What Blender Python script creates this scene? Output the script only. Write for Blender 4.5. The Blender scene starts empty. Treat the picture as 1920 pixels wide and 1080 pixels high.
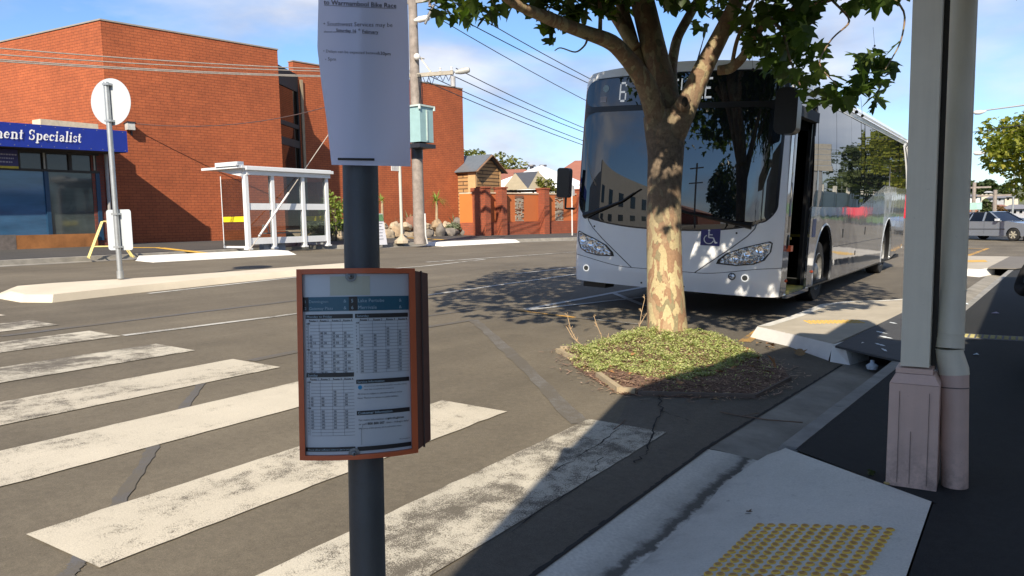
import bpy, bmesh, math, random
from math import radians, sin, cos, pi, sqrt, atan2
from mathutils import Vector, Matrix, noise
random.seed(7)
R = random.random
def U(a, b): return a + (b - a) * R()

# ------------------------------------------------------------------ camera
F = 1487.0; YP = 568.0; H = 1.45
YAW, PITCH, ROLL = radians(33.1603), radians(5.97888), radians(1.01403)
fwd = Vector((-sin(YAW) * cos(PITCH), cos(YAW) * cos(PITCH), -sin(PITCH)))
rt0 = Vector((cos(YAW), sin(YAW), 0)); up0 = rt0.cross(fwd)
rt = rt0 * cos(ROLL) - up0 * sin(ROLL); up = rt0 * sin(ROLL) + up0 * cos(ROLL)
CAM = Vector((0, 0, H))
scene = bpy.context.scene
cd = bpy.data.cameras.new('camera'); cam = bpy.data.objects.new('camera', cd)
scene.collection.objects.link(cam); scene.camera = cam
cam.matrix_world = Matrix(((rt.x, up.x, -fwd.x, 0), (rt.y, up.y, -fwd.y, 0), (rt.z, up.z, -fwd.z, H), (0, 0, 0, 1)))
cd.sensor_width = 36; cd.lens = F / 1920 * 36; cd.shift_y = (YP - 540) / 1920
cd.clip_start = .05; cd.clip_end = 5000

# ------------------------------------------------------------------ sun and sky
SAZ, SEL = radians(22), radians(35)          # light travels towards -X/+Y
L = Vector((-sin(SAZ) * cos(SEL), cos(SAZ) * cos(SEL), -sin(SEL)))
LH = Vector((L.x, L.y, 0)) / -L.z            # shadow offset per metre of height
sd = bpy.data.lights.new('sun', 'SUN'); so = bpy.data.objects.new('sun', sd)
scene.collection.objects.link(so)
sd.energy = 4.4; sd.angle = radians(.55); sd.color = (1, .88, .70)
so.rotation_euler = L.to_track_quat('-Z', 'Y').to_euler()
so.location = (10, -20, 30)
w = bpy.data.worlds.new("World"); scene.world = w; w.use_nodes = True
nt = w.node_tree; N = nt.nodes; K = nt.links
bg = N['Background']
sky = N.new('ShaderNodeTexSky'); sky.sky_type = 'NISHITA'; sky.sun_disc = False
sky.sun_elevation = SEL; sky.sun_rotation = atan2(-L.x, -L.y)
sky.air_density = 1.0; sky.dust_density = .1; sky.ozone_density = 3
tc = N.new('ShaderNodeTexCoord'); mp = N.new('ShaderNodeMapping')
mp.inputs['Scale'].default_value = (1.0, 1.0, 2.6); mp.inputs['Location'].default_value = (.35, .62, .1)
K.new(tc.outputs['Generated'], mp.inputs['Vector'])
n1 = N.new('ShaderNodeTexNoise'); n1.inputs['Scale'].default_value = 2.6; n1.inputs['Detail'].default_value = 9; n1.inputs['Roughness'].default_value = .52
n1.inputs['Distortion'].default_value = .25
K.new(mp.outputs[0], n1.inputs['Vector'])
cr = N.new('ShaderNodeValToRGB'); cr.color_ramp.elements[0].position = .46; cr.color_ramp.elements[1].position = .62
cr.color_ramp.elements[1].color = (.86, .86, .86, 1)
K.new(n1.outputs['Fac'], cr.inputs[0])
n2 = N.new('ShaderNodeTexNoise'); n2.inputs['Scale'].default_value = 5.5; n2.inputs['Detail'].default_value = 7
K.new(mp.outputs[0], n2.inputs['Vector'])
cc = N.new('ShaderNodeMixRGB'); cc.inputs[1].default_value = (2.7, 3.0, 3.9, 1); cc.inputs[2].default_value = (5.1, 5.2, 5.6, 1)
cr2 = N.new('ShaderNodeValToRGB'); cr2.color_ramp.elements[0].position = .38; cr2.color_ramp.elements[1].position = .66
K.new(n2.outputs['Fac'], cr2.inputs[0]); K.new(cr2.outputs[0], cc.inputs[0])
tn = N.new('ShaderNodeMixRGB'); tn.blend_type = 'MULTIPLY'; tn.inputs[0].default_value = 1; tn.inputs[2].default_value = (.69, .80, .94, 1); K.new(sky.outputs[0], tn.inputs[1])
mx = N.new('ShaderNodeMixRGB'); K.new(cr.outputs[0], mx.inputs[0]); K.new(tn.outputs[0], mx.inputs[1]); K.new(cc.outputs[0], mx.inputs[2])
K.new(mx.outputs[0], bg.inputs['Color']); bg.inputs['Strength'].default_value = .10
scene.view_settings.view_transform = 'Standard'; scene.view_settings.look = 'None'
scene.view_settings.gamma = 1; scene.view_settings.exposure = .88
scene.cycles.max_bounces = 7; scene.cycles.transparent_max_bounces = 16; scene.cycles.glossy_bounces = 4
scene.cycles.caustics_reflective = False; scene.cycles.caustics_refractive = False

# ------------------------------------------------------------------ measuring helpers
SL, X0 = .03, -1.5
def zg(x): return 0.0 if x > X0 else SL * (X0 - max(x, -27.5))
def ray(px, py): return fwd + rt * ((px - 960) / F) - up * ((py - YP) / F)
def gp(px, py, dz=0.0):
    d = ray(px, py); t = (dz + SL * X0 - H) / (d.z + SL * d.x); return CAM + d * t
def onx(px, py, X): d = ray(px, py); return CAM + d * (X / d.x)
def ony(px, py, Y): d = ray(px, py); return CAM + d * (Y / d.y)
def onz(px, py, z): d = ray(px, py); return CAM + d * ((z - H) / d.z)
def atd(px, py, D): return CAM + ray(px, py) * D
def proj(p):
    v = p - CAM; z = v.dot(fwd)
    if z < .05: return (-9999, -9999, z)
    return (960 + F * v.dot(rt) / z, YP - F * v.dot(up) / z, z)

# ------------------------------------------------------------------ materials
MATS = {}
def newmat(name):
    m = bpy.data.materials.new(name); m.use_nodes = True; MATS[name] = m
    return m, m.node_tree.nodes, m.node_tree.links, m.node_tree.nodes['Principled BSDF']
def vcoord(N, K, kind='Object'):
    if kind == 'pos':
        g = N.new('ShaderNodeNewGeometry'); return g.outputs['Position']
    return N.new('ShaderNodeTexCoord').outputs['Object']
def nz(N, K, v, scale, detail=5, rough=.6):
    n = N.new('ShaderNodeTexNoise'); n.inputs['Scale'].default_value = scale
    n.inputs['Detail'].default_value = detail; n.inputs['Roughness'].default_value = rough
    K.new(v, n.inputs['Vector']); return n.outputs['Fac']
def ramp(N, K, f, stops):
    r = N.new('ShaderNodeValToRGB'); e = r.color_ramp.elements
    while len(e) < len(stops): e.new(.5)
    for q, (p, c) in zip(e, stops):
        q.position = p; q.color = (c[0], c[1], c[2], 1) if hasattr(c, '__len__') else (c, c, c, 1)
    K.new(f, r.inputs[0]); return r.outputs[0]
def mixc(N, K, f, a, b, mode='MIX'):
    m = N.new('ShaderNodeMixRGB'); m.blend_type = mode
    for i, s in ((0, f), (1, a), (2, b)):
        if hasattr(s, 'is_linked') or hasattr(s, 'links'): K.new(s, m.inputs[i])
        elif i == 0: m.inputs[0].default_value = s
        else: m.inputs[i].default_value = (s[0], s[1], s[2], 1)
    return m.outputs[0]
def bump(N, K, b, f, strength, dist=.01):
    n = N.new('ShaderNodeBump'); n.inputs['Strength'].default_value = strength; n.inputs['Distance'].default_value = dist
    K.new(f, n.inputs['Height']); K.new(n.outputs[0], b.inputs['Normal'])
def M(name, col, rough=.6, var=.18, scale=6, bmp=0, metal=0, spec=.5, bscale=None, coat=0):
    if name in MATS: return MATS[name]
    m, N, K, b = newmat(name)
    v = vcoord(N, K)
    f = nz(N, K, v, scale, 7, .65)
    lo = [c * (1 - var) for c in col]; hi = [min(1, c * (1 + var)) for c in col]
    K.new(ramp(N, K, f, [(.3, lo), (.7, hi)]), b.inputs['Base Color'])
    b.inputs['Roughness'].default_value = rough; b.inputs['Metallic'].default_value = metal
    b.inputs['Specular IOR Level'].default_value = spec
    b.inputs['Coat Weight'].default_value = coat
    if bmp: bump(N, K, b, nz(N, K, v, bscale or scale * 8, 4), bmp, .01)
    return m
def brick(name, c1, c2, mort, cell=(.24, .086), u='XY', rough=.85, stain=.25, mo=.010, bmp=.6):
    m, N, K, b = newmat(name)
    g = N.new('ShaderNodeNewGeometry'); s = N.new('ShaderNodeSeparateXYZ'); K.new(g.outputs['Position'], s.inputs[0])
    a = N.new('ShaderNodeMath'); a.operation = 'ADD'; K.new(s.outputs[0], a.inputs[0]); K.new(s.outputs[1], a.inputs[1])
    c = N.new('ShaderNodeCombineXYZ'); K.new(a.outputs[0], c.inputs[0]); K.new(s.outputs[2], c.inputs[1])
    t = N.new('ShaderNodeTexBrick'); K.new(c.outputs[0], t.inputs['Vector'])
    t.inputs['Scale'].default_value = 1; t.inputs['Brick Width'].default_value = cell[0]; t.inputs['Row Height'].default_value = cell[1]
    t.inputs['Mortar Size'].default_value = mo; t.inputs['Mortar Smooth'].default_value = .2; t.inputs['Bias'].default_value = -.1
    t.inputs['Color1'].default_value = (*c1, 1); t.inputs['Color2'].default_value = (*c2, 1); t.inputs['Mortar'].default_value = (*mort, 1)
    f = nz(N, K, g.outputs['Position'], .35, 6); f2 = nz(N, K, g.outputs['Position'], 3.1, 5)
    col = mixc(N, K, 1.0, t.outputs['Color'], ramp(N, K, f, [(.3, 1 - stain), (.7, 1 + .12)]), 'MULTIPLY')
    col = mixc(N, K, 1.0, col, ramp(N, K, f2, [(.25, .82), (.75, 1.12)]), 'MULTIPLY')
    K.new(col, b.inputs['Base Color']); b.inputs['Roughness'].default_value = rough
    inv = N.new('ShaderNodeMath'); inv.operation = 'SUBTRACT'; inv.inputs[0].default_value = 1; K.new(t.outputs['Fac'], inv.inputs[1])
    bump(N, K, b, inv.outputs[0], bmp, .012)
    return m
def asphalt(name, c, c2, agg=.35, wear=True):
    m, N, K, b = newmat(name)
    v = vcoord(N, K, 'pos')
    mp = N.new('ShaderNodeMapping'); mp.inputs['Scale'].default_value = (1, .12, 1); K.new(v, mp.inputs[0])
    big = nz(N, K, v, .5, 6); strk = nz(N, K, mp.outputs[0], 1.6, 5)
    vo = N.new('ShaderNodeTexVoronoi'); vo.inputs['Scale'].default_value = 130; K.new(v, vo.inputs['Vector'])
    fine = nz(N, K, v, 210, 3, .8); mid = nz(N, K, v, 22, 4)
    col = mixc(N, K, ramp(N, K, big, [(.35, 0), (.65, 1)]), c, c2)
    if wear: col = mixc(N, K, 1.0, col, ramp(N, K, strk, [(.3, .84), (.7, 1.12)]), 'MULTIPLY')
    col = mixc(N, K, 1.0, col, ramp(N, K, fine, [(.3, 1 - agg), (.72, 1 + agg)]), 'MULTIPLY')
    col = mixc(N, K, 1.0, col, ramp(N, K, mid, [(.3, .88), (.7, 1.10)]), 'MULTIPLY')
    st1 = nz(N, K, v, 2.1, 7, .75); col = mixc(N, K, 1.0, col, ramp(N, K, st1, [(.30, .80), (.40, 1)]), 'MULTIPLY')
    gr = nz(N, K, v, 95, 4, .85); col = mixc(N, K, 1.0, col, ramp(N, K, gr, [(.30, .72), (.45, .98), (.56, 1.02), (.70, 1.38)]), 'MULTIPLY')
    sp = ramp(N, K, vo.outputs['Distance'], [(.0, 1), (.12, 0)])
    spn = nz(N, K, v, 60, 1)
    spm = mixc(N, K, 1.0, sp, ramp(N, K, spn, [(.56, 0), (.6, .55)]), 'MULTIPLY')
    col = mixc(N, K, spm, col, (.30, .28, .25))
    K.new(col, b.inputs['Base Color']); b.inputs['Roughness'].default_value = .88; b.inputs['Specular IOR Level'].default_value = .3
    bump(N, K, b, fine, .55, .004)
    return m, N, K, b, col, v
def paint(name, c, cov=.5, soft=.06, under=(.118, .104, .082), scale=9, streak=False):
    """worn road paint: bare asphalt shows through where the paint has gone"""
    m, N, K, b = newmat(name)
    v = vcoord(N, K, 'pos')
    f = nz(N, K, v, scale, 9, .72); g = nz(N, K, v, .9, 4); fine = nz(N, K, v, 160, 2, .8)
    mp = N.new('ShaderNodeMapping'); mp.inputs['Scale'].default_value = (1, .25, 1); K.new(v, mp.inputs[0])
    h = nz(N, K, mp.outputs[0], 5, 6)
    a = mixc(N, K, .45, f, h); a = mixc(N, K, .35, a, g); a = mixc(N, K, .28, a, fine)
    mask = ramp(N, K, a, [(cov, 0), (cov + soft, 1)])
    col = mixc(N, K, 1.0, c, ramp(N, K, fine, [(.3, .76), (.7, 1.10)]), 'MULTIPLY')
    col = mixc(N, K, 1.0, col, ramp(N, K, g, [(.3, .84), (.7, 1.06)]), 'MULTIPLY')
    K.new(mixc(N, K, mask, under, col), b.inputs['Base Color']); b.inputs['Roughness'].default_value = .8
    bump(N, K, b, mixc(N, K, .6, fine, mask), .6, .004)
    return m
def glassy(name, tint, refl, rough=.0, base=(.02, .025, .03), fac=None):
    """tinted pane: part see-through, part mirror"""
    m, N, K, b = newmat(name)
    out = N['Material Output']; tr = N.new('ShaderNodeBsdfTransparent'); tr.inputs[0].default_value = (*tint, 1)
    gl = N.new('ShaderNodeBsdfGlossy'); gl.inputs['Roughness'].default_value = rough; gl.inputs[0].default_value = (.9, .95, 1, 1)
    lw = N.new('ShaderNodeLayerWeight'); r0 = ((refl - 1) / (refl + 1)) ** 2
    pw_ = N.new('ShaderNodeMath'); pw_.operation = 'POWER'; K.new(lw.outputs['Facing'], pw_.inputs[0]); lw.inputs[0].default_value = .5; pw_.inputs[1].default_value = 4.5
    fr = N.new('ShaderNodeMath'); fr.operation = 'MULTIPLY_ADD'; K.new(pw_.outputs[0], fr.inputs[0]); fr.inputs[1].default_value = 1 - r0; fr.inputs[2].default_value = r0
    mxs = N.new('ShaderNodeMixShader'); K.new(fr.outputs[0], mxs.inputs[0]); K.new(tr.outputs[0], mxs.inputs[1]); K.new(gl.outputs[0], mxs.inputs[2])
    K.new(mxs.outputs[0], out.inputs[0]); N.remove(b)
    return m
def leafmat(name, c1, c2, c3=None, trans=.35):
    m, N, K, b = newmat(name)
    out = N['Material Output']
    g = N.new('ShaderNodeNewGeometry')
    col = ramp(N, K, g.outputs['Random Per Island'], [(0, c1), (.8, c2), (1, c3 or c2)])
    vv = nz(N, K, vcoord(N, K), 30, 3)
    col = mixc(N, K, 1.0, col, ramp(N, K, vv, [(.3, .8), (.7, 1.15)]), 'MULTIPLY')
    K.new(col, b.inputs['Base Color']); b.inputs['Roughness'].default_value = .5; b.inputs['Specular IOR Level'].default_value = .35
    tl = N.new('ShaderNodeBsdfTranslucent'); K.new(mixc(N, K, 1.0, col, (1.3, 1.5, .5), 'MULTIPLY'), tl.inputs[0])
    mxs = N.new('ShaderNodeMixShader'); mxs.inputs[0].default_value = trans
    K.new(b.outputs[0], mxs.inputs[1]); K.new(tl.outputs[0], mxs.inputs[2]); K.new(mxs.outputs[0], out.inputs[0])
    return m

# ------------------------------------------------------------------ mesh helpers
COL = scene.collection
class MB:
    def __init__(s): s.v = []; s.f = []; s.m = []; s.cur = 0; s.marks = []
    def mat(s, i): s.cur = i; return s
    def add(s, vs, fs):
        o = len(s.v); s.v += [Vector(p) for p in vs]
        for f in fs: s.f.append([i + o for i in f]); s.m.append(s.cur)
        return s
    def quad(s, a, b, c, d): return s.add([a, b, c, d], [(0, 1, 2, 3)])
    def box(s, c, d, rz=0.0, mtx=None):
        x, y, z = d[0] / 2, d[1] / 2, d[2] / 2
        vs = [Vector((i * x, j * y, k * z)) for i in (-1, 1) for j in (-1, 1) for k in (-1, 1)]
        Mx = mtx if mtx is not None else Matrix.Rotation(rz, 3, 'Z')
        vs = [Mx @ p + Vector(c) for p in vs]
        return s.add(vs, [(0, 1, 3, 2), (4, 6, 7, 5), (0, 4, 5, 1), (2, 3, 7, 6), (0, 2, 6, 4), (1, 5, 7, 3)])
    def bbox(s, a, b):
        return s.box([(a[i] + b[i]) / 2 for i in range(3)], [abs(a[i] - b[i]) for i in range(3)])
    def beam(s, a, b, w, h, upv=(0, 0, 1)):
        a, b = Vector(a), Vector(b); d = (b - a).normalized(); u = Vector(upv)
        sd_ = d.cross(u)
        if sd_.length < 1e-4: sd_ = d.cross(Vector((1, 0, 0)))
        sd_.normalize(); u2 = sd_.cross(d).normalized()
        vs = [p + sd_ * (i * w / 2) + u2 * (j * h / 2) for p in (a, b) for i, j in ((-1, -1), (1, -1), (1, 1), (-1, 1))]
        return s.add(vs, [(3, 2, 1, 0), (4, 5, 6, 7), (0, 1, 5, 4), (1, 2, 6, 5), (2, 3, 7, 6), (3, 0, 4, 7)])
    def tube(s, pts, rad, n=8, cap=True, jit=0):
        pts = [Vector(p) for p in pts]
        if not hasattr(rad, '__len__'): rad = [rad] * len(pts)
        o = len(s.v); prev = None; base = []
        for i, p in enumerate(pts):
            d = (pts[min(i + 1, len(pts) - 1)] - pts[max(i - 1, 0)]).normalized()
            if prev is None:
                a = d.orthogonal().normalized()
            else:
                a = prev - d * prev.dot(d)
                a = a.normalized() if a.length > 1e-5 else d.orthogonal().normalized()
            prev = a; b = d.cross(a)
            for k in range(n):
                an = 2 * pi * k / n; rr = rad[i]
                if jit: rr *= 1 + jit * (noise.noise(Vector((cos(an) * 1.3, sin(an) * 1.3, 0)) + p * 1.7))
                s.v.append(p + (a * cos(an) + b * sin(an)) * rr)
        for i in range(len(pts) - 1):
            for k in range(n):
                s.f.append([o + i * n + k, o + i * n + (k + 1) % n, o + (i + 1) * n + (k + 1) % n, o + (i + 1) * n + k]); s.m.append(s.cur)
        if cap:
            s.f.append([o + k for k in range(n)][::-1]); s.m.append(s.cur)
            s.f.append([o + (len(pts) - 1) * n + k for k in range(n)]); s.m.append(s.cur)
        return s
    def prism(s, poly, ext):
        """poly: list of 3d points (planar), ext: extrusion vector"""
        n = len(poly); e = Vector(ext); vs = [Vector(p) for p in poly]; vs += [p + e for p in vs]
        return s.add(vs, [list(range(n))[::-1], [n + i for i in range(n)]] + [[i, (i + 1) % n, n + (i + 1) % n, n + i] for i in range(n)])
    def grid(s, fn, nu, nv):
        vs = [fn(i / nu, j / nv) for j in range(nv + 1) for i in range(nu + 1)]
        return s.add(vs, [(j * (nu + 1) + i, j * (nu + 1) + i + 1, (j + 1) * (nu + 1) + i + 1, (j + 1) * (nu + 1) + i) for j in range(nv) for i in range(nu)])
    def lathe(s, c, prof, n=24, axis=(0, 0, 1)):
        ax = Vector(axis).normalized(); a = ax.orthogonal().normalized(); b = ax.cross(a); c = Vector(c)
        vs = [c + ax * h + (a * cos(2 * pi * k / n) + b * sin(2 * pi * k / n)) * r for r, h in prof for k in range(n)]
        fs = [(i * n + k, i * n + (k + 1) % n, (i + 1) * n + (k + 1) % n, (i + 1) * n + k) for i in range(len(prof) - 1) for k in range(n)]
        return s.add(vs, fs)
    def ball(s, c, r, nu=10, nv=7, jit=0, sq=(1, 1, 1), seed=0):
        c = Vector(c)
        def f(u, v):
            t = v * pi; p = 2 * pi * u
            d = Vector((sin(t) * cos(p), sin(t) * sin(p), cos(t)))
            k = 1 + (jit * noise.noise(d * 1.8 + Vector((seed, seed * .7, 0))) if jit else 0)
            return c + Vector((d.x * sq[0], d.y * sq[1], d.z * sq[2])) * r * k
        return s.grid(f, nu, nv)
    def build(s, name, mats, parent=None, origin=None, smooth=40, local=False):
        me = bpy.data.meshes.new(name)
        if parent is not None: org = Vector((0, 0, 0)) if local else world_loc(parent)
        elif origin is not None: org = Vector(origin)
        else:
            mn = [min(p[i] for p in s.v) for i in range(3)]; mxx = [max(p[i] for p in s.v) for i in range(3)]
            org = Vector(((mn[0] + mxx[0]) / 2, (mn[1] + mxx[1]) / 2, mn[2]))
        me.from_pydata([tuple(p - org) for p in s.v], [], s.f)
        if not hasattr(mats, '__len__'): mats = [mats]
        for m in mats: me.materials.append(m)
        me.polygons.foreach_set('material_index', s.m)
        me.validate()
        if smooth:
            me.polygons.foreach_set('use_smooth', [True] * len(me.polygons))
            me.set_sharp_from_angle(angle=radians(smooth))
        me.update()
        o = bpy.data.objects.new(name, me); COL.objects.link(o)
        if parent is not None: o.parent = parent
        else: o.location = org
        return o
def split_build(m, name, mats, parent, **kw):
    """one object per separate piece"""
    par = list(range(len(m.v)))
    def fd(a):
        while par[a] != a: par[a] = par[par[a]]; a = par[a]
        return a
    for f in m.f:
        for q in f[1:]: par[fd(q)] = fd(f[0])
    groups = {}
    for f, mi in zip(m.f, m.m): groups.setdefault(fd(f[0]), []).append((f, mi))
    for fs in groups.values():
        mb = MB(); idx = {}
        for f, mi in fs:
            for q in f:
                if q not in idx: idx[q] = len(mb.v); mb.v.append(m.v[q])
            mb.f.append([idx[q] for q in f]); mb.m.append(mi)
        mb.build(name, mats, parent, **kw)
def build_lines(m, name, mats, parent, **kw):
    """one object per written line"""
    mk = m.marks + [len(m.f)]
    if mk[0] != 0: mk = [0] + mk
    for a, b in zip(mk, mk[1:]):
        if b <= a: continue
        mb = MB(); idx = {}
        for f in m.f[a:b]:
            for q in f:
                if q not in idx: idx[q] = len(mb.v); mb.v.append(m.v[q])
            mb.f.append([idx[q] for q in f]); mb.m.append(0)
        mb.build(name, mats, parent, **kw)
def world_loc(o):
    v = Vector((0, 0, 0))
    while o is not None: v += o.location; o = o.parent
    return v
def fixn(o):
    bm = bmesh.new(); bm.from_mesh(o.data); bmesh.ops.recalc_face_normals(bm, faces=bm.faces); bm.to_mesh(o.data); bm.free(); return o
def tag(o, label, cat, group=None):
    o['label'] = label; o['category'] = cat
    if group: o['group'] = group
    return o
def struct(o): o['kind'] = 'structure'; return o
def stuff(o): o['kind'] = 'stuff'; return o
def thing(name, loc, label, cat, group=None, rot=None):
    o = bpy.data.objects.new(name, None); COL.objects.link(o); o.location = loc; o.empty_display_size = .2
    if rot: o.rotation_euler = rot
    return tag(o, label, cat, group)
def copy_tree(o, parent=None):
    c = o.copy(); COL.objects.link(c); c.parent = parent
    for ch in [x for x in bpy.data.objects if x.parent == o]: copy_tree(ch, c)
    return c
def text_geo(txt, size, bold=0.0, shear=0.0):
    """letters as flat mesh: (verts 2d, faces, width)"""
    cu = bpy.data.curves.new('t', 'FONT'); cu.body = txt; cu.size = size; cu.offset = bold; cu.shear = shear; cu.resolution_u = 2
    ob = bpy.data.objects.new('t', cu); me = bpy.data.meshes.new_from_object(ob)
    vs = [(p.co.x, p.co.y) for p in me.vertices]; fs = [list(p.vertices) for p in me.polygons]
    bpy.data.objects.remove(ob); bpy.data.curves.remove(cu); bpy.data.meshes.remove(me)
    return vs, fs, (max(v[0] for v in vs) if vs else 0)
def sm(e0, e1, x):
    t = max(0, min(1, (x - e0) / (e1 - e0))); return t * t * (3 - 2 * t)
def lerp(a, b, t): return a + (b - a) * t
def pl(pts, x):
    """piecewise linear"""
    if x <= pts[0][0]: return pts[0][1]
    for (a, b), (c, d) in zip(pts, pts[1:]):
        if x <= c: return b + (d - b) * (x - a) / (c - a)
    return pts[-1][1]

# ================================================================== SETTING: ground
def rd(x, y, dz=0.0): return Vector((x, y, zg(x) + dz))
asph, *_ = asphalt('asphalt_road', (.124, .107, .081), (.170, .147, .110))
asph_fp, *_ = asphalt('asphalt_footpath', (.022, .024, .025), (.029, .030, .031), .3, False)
asph_far, *_ = asphalt('asphalt_far_footpath', (.070, .068, .066), (.085, .080, .076), .25, False)
conc = M('concrete', (.34, .33, .30), .85, .16, 2.5, .35, bscale=60)
conc_old = M('old_concrete', (.25, .235, .205), .9, .28, 3.0, .5, bscale=50)
kerbstone = M('kerb_stone', (.27, .265, .25), .9, .22, 5, .5, bscale=40)
kerbwhite = M('kerb_white_paint', (.78, .77, .74), .75, .07, 4, .25, bscale=40)
XLP = [(-150, -1.63), (4.8, -1.63), (8.1, -1.45), (12.8, -1.15), (20, -.82), (24, -.62)]
KI = [(-150, -1.07), (4.56, -1.07), (7.55, -.91), (9.9, -.80), (12.8, -.66), (20, -.34), (24, -.16)]
XL = lambda y: pl(XLP, y)
KIN = lambda y: pl(KI, y)
ys = [-150, -40, -10, 0, 2, 4.8, 8.1, 12.8, 20, 22.6, 22.7, 30, 40, 60, 100, 200, 400]
m = MB()
def cols(y):
    xl = XL(y); low = -.08 if y < 22.65 else 0
    c = [(-400, None), (-60, None), (-27.5, None), (-24, None), (-20.7, None), (-15, None), (-10, None), (-6, None), (-3, None), (-1.9, None), (xl, zg(xl)), (xl + .01, low), (3, low), (60, low), (400, low)]
    return [Vector((x, y, zg(x) if z is None else z)) for x, z in c]
rows = [cols(y) for y in ys]; nc = len(rows[0])
m.add([p for r in rows for p in r], [(j * nc + i, j * nc + i + 1, (j + 1) * nc + i + 1, (j + 1) * nc + i) for j in range(len(ys) - 1) for i in range(nc - 1)])
struct(m.build('road', asph, origin=(0, 0, 0)))
# darker asphalt band along the parking lane in front of the gutter
darka, *_ = asphalt('asphalt_parking', (.108, .096, .078), (.142, .126, .102), .38, True)
m = MB()
yy = [-30, 0, 3, 4.8, 6, 7.5, 9, 12, 16, 22.6]
def edgew(y): return pl([(-30, -1.95), (3, -1.98), (5, -2.35), (6, -2.75), (7.5, -2.6), (9, -2.9), (12, -5.5), (22.6, -5.8)], y) + .05 * noise.noise(Vector((y * 3, 0, 0)))
n_ = 60
for i in range(n_):
    a = lerp(-10, 22.6, i / n_); b = lerp(-10, 22.6, (i + 1) / n_)
    m.quad(rd(edgew(a), a, .003), rd(XL(a) - .004, a, .003), rd(XL(b) - .004, b, .003), rd(edgew(b), b, .003))
struct(m.build('parking_lane', darka, origin=(0, 0, 0)))
# far footpath and its kerb
FK = [(-150, -20.7), (19, -20.72), (20, -20.2), (21.4, -19.7), (24.1, -19.6), (29.6, -18.2), (32, -17.5), (40, -17.2), (60, -17.0)]
m = MB(); k = MB()
ylist = [-150, -40, 0, 8, 12, 16, 19, 20, 21.4, 24.1, 27, 29.6, 32, 36, 40, 50, 60]
for a, b in zip(ylist, ylist[1:]):
    xa, xb = pl(FK, a), pl(FK, b)
    for q in range(4):
        p0, p1, r0, r1 = lerp(xa - .15, -27.5, q / 4), lerp(xa - .15, -27.5, (q + 1) / 4), lerp(xb - .15, -27.5, q / 4), lerp(xb - .15, -27.5, (q + 1) / 4)
        m.quad(rd(p0, a, .12), rd(r0, b, .12), rd(r1, b, .12), rd(p1, a, .12))
    m.quad(rd(-27.5, a, .12), rd(-27.5, b, .12), rd(-70, b, .12), rd(-70, a, .12))
    k.quad(rd(xa, a, .115), rd(xb, b, .115), rd(xb - .15, b, .121), rd(xa - .15, a, .121))
    k.quad(rd(xa + .02, a, 0), rd(xb + .02, b, 0), rd(xb, b, .115), rd(xa, a, .115))
    k.quad(rd(xa + .5, a, .004), rd(xb + .5, b, .004), rd(xb + .02, b, .004), rd(xa + .02, a, .004))
struct(fixn(m.build('footpath_far', asph_far, origin=(0, 0, 0)))); struct(k.build('kerb_far', conc_old, origin=(0, 0, 0), smooth=0))
# near footpath
m = MB()
ylist = [4.56, 5.5, 6.5, 7.55, 9.9, 12.8, 16, 20, 23.2]
for a, b in zip(ylist, ylist[1:]):
    m.quad(Vector((KIN(a), a, .12)), Vector((4, a, .12)), Vector((4, b, .12)), Vector((KIN(b), b, .12)))
m.quad((-1.07, 4.56, .12), (-.30, 4.0, .12), (4, 4.0, .12), (4, 4.56, .12))
m.quad((-.322, .5, .12), (4, .5, .12), (4, 4.0, .12), (-.322, 4.0, .12))
m.quad((-1.07, -30, .12), (4, -30, .12), (4, .5, .12), (-1.07, .5, .12))
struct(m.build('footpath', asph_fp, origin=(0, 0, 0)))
# kerb stones
m = MB()
def kerbseg(a, b, g=.006):
    a2, b2 = a + g, b - g
    P = []
    for y in (a2, b2):
        xi = KIN(y); P.append([(xi - .115, y, -.06), (xi - .11, y, .10), (xi - .095, y, .123), (xi, y, .123), (xi, y, .0)])
    m.add(P[0] + P[1], [(0, 1, 6, 5), (1, 2, 7, 6), (2, 3, 8, 7), (3, 4, 9, 8), (0, 4, 3, 2, 1), (5, 6, 7, 8, 9)])
y = 4.6
while y < 23: kerbseg(y, min(23.2, y + 1.15)); y += 1.15
y = -28
while y < .3: kerbseg(y, y + 1.15); y += 1.15
struct(m.build('kerb', kerbstone, origin=(0, 0, 0)))
# gutter trays
def tray(y0, y1, name, mat, dip=-.028, n=24):
    m = MB()
    def f(u, v):
        y = lerp(y0, y1, v); a = XL(y); b = KIN(y) - .11 if (y > 4.6 or y < .5) else -1.335
        x = lerp(a, b, u); return Vector((x, y, .006 + (dip - .006) * sm(.0, 1, u)))
    m.grid(f, 6, n); return struct(m.build(name, mat, origin=(0, 0, 0)))
# gutter concrete with the wet dirt line at its lowest point
mt, N, K, b = newmat('gutter_concrete')
v = vcoord(N, K, 'pos'); s = N.new('ShaderNodeSeparateXYZ'); K.new(v, s.inputs[0])
f0 = nz(N, K, v, 6, 8, .7); f1 = nz(N, K, v, 60, 3); f3 = nz(N, K, v, 1.2, 4)
mth = N.new('ShaderNodeMath'); mth.operation = 'MULTIPLY_ADD'; K.new(f0, mth.inputs[0]); mth.inputs[1].default_value = .16; K.new(s.outputs[0], mth.inputs[2])
mr = N.new('ShaderNodeMapRange'); mr.inputs[1].default_value = -1.46; mr.inputs[2].default_value = -1.22; K.new(mth.outputs[0], mr.inputs[0])
d = ramp(N, K, mr.outputs[0], [(0, 0), (.45, .30), (.60, .88), (.70, .90), (.78, .15), (1, 0)])
col = mixc(N, K, ramp(N, K, f3, [(.3, 0), (.7, 1)]), (.50, .48, .43), (.62, .60, .54))
col = mixc(N, K, 1.0, col, ramp(N, K, f1, [(.3, .85), (.7, 1.1)]), 'MULTIPLY')
K.new(mixc(N, K, d, col, (.045, .042, .036)), b.inputs['Base Color']); b.inputs['Roughness'].default_value = .85
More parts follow.
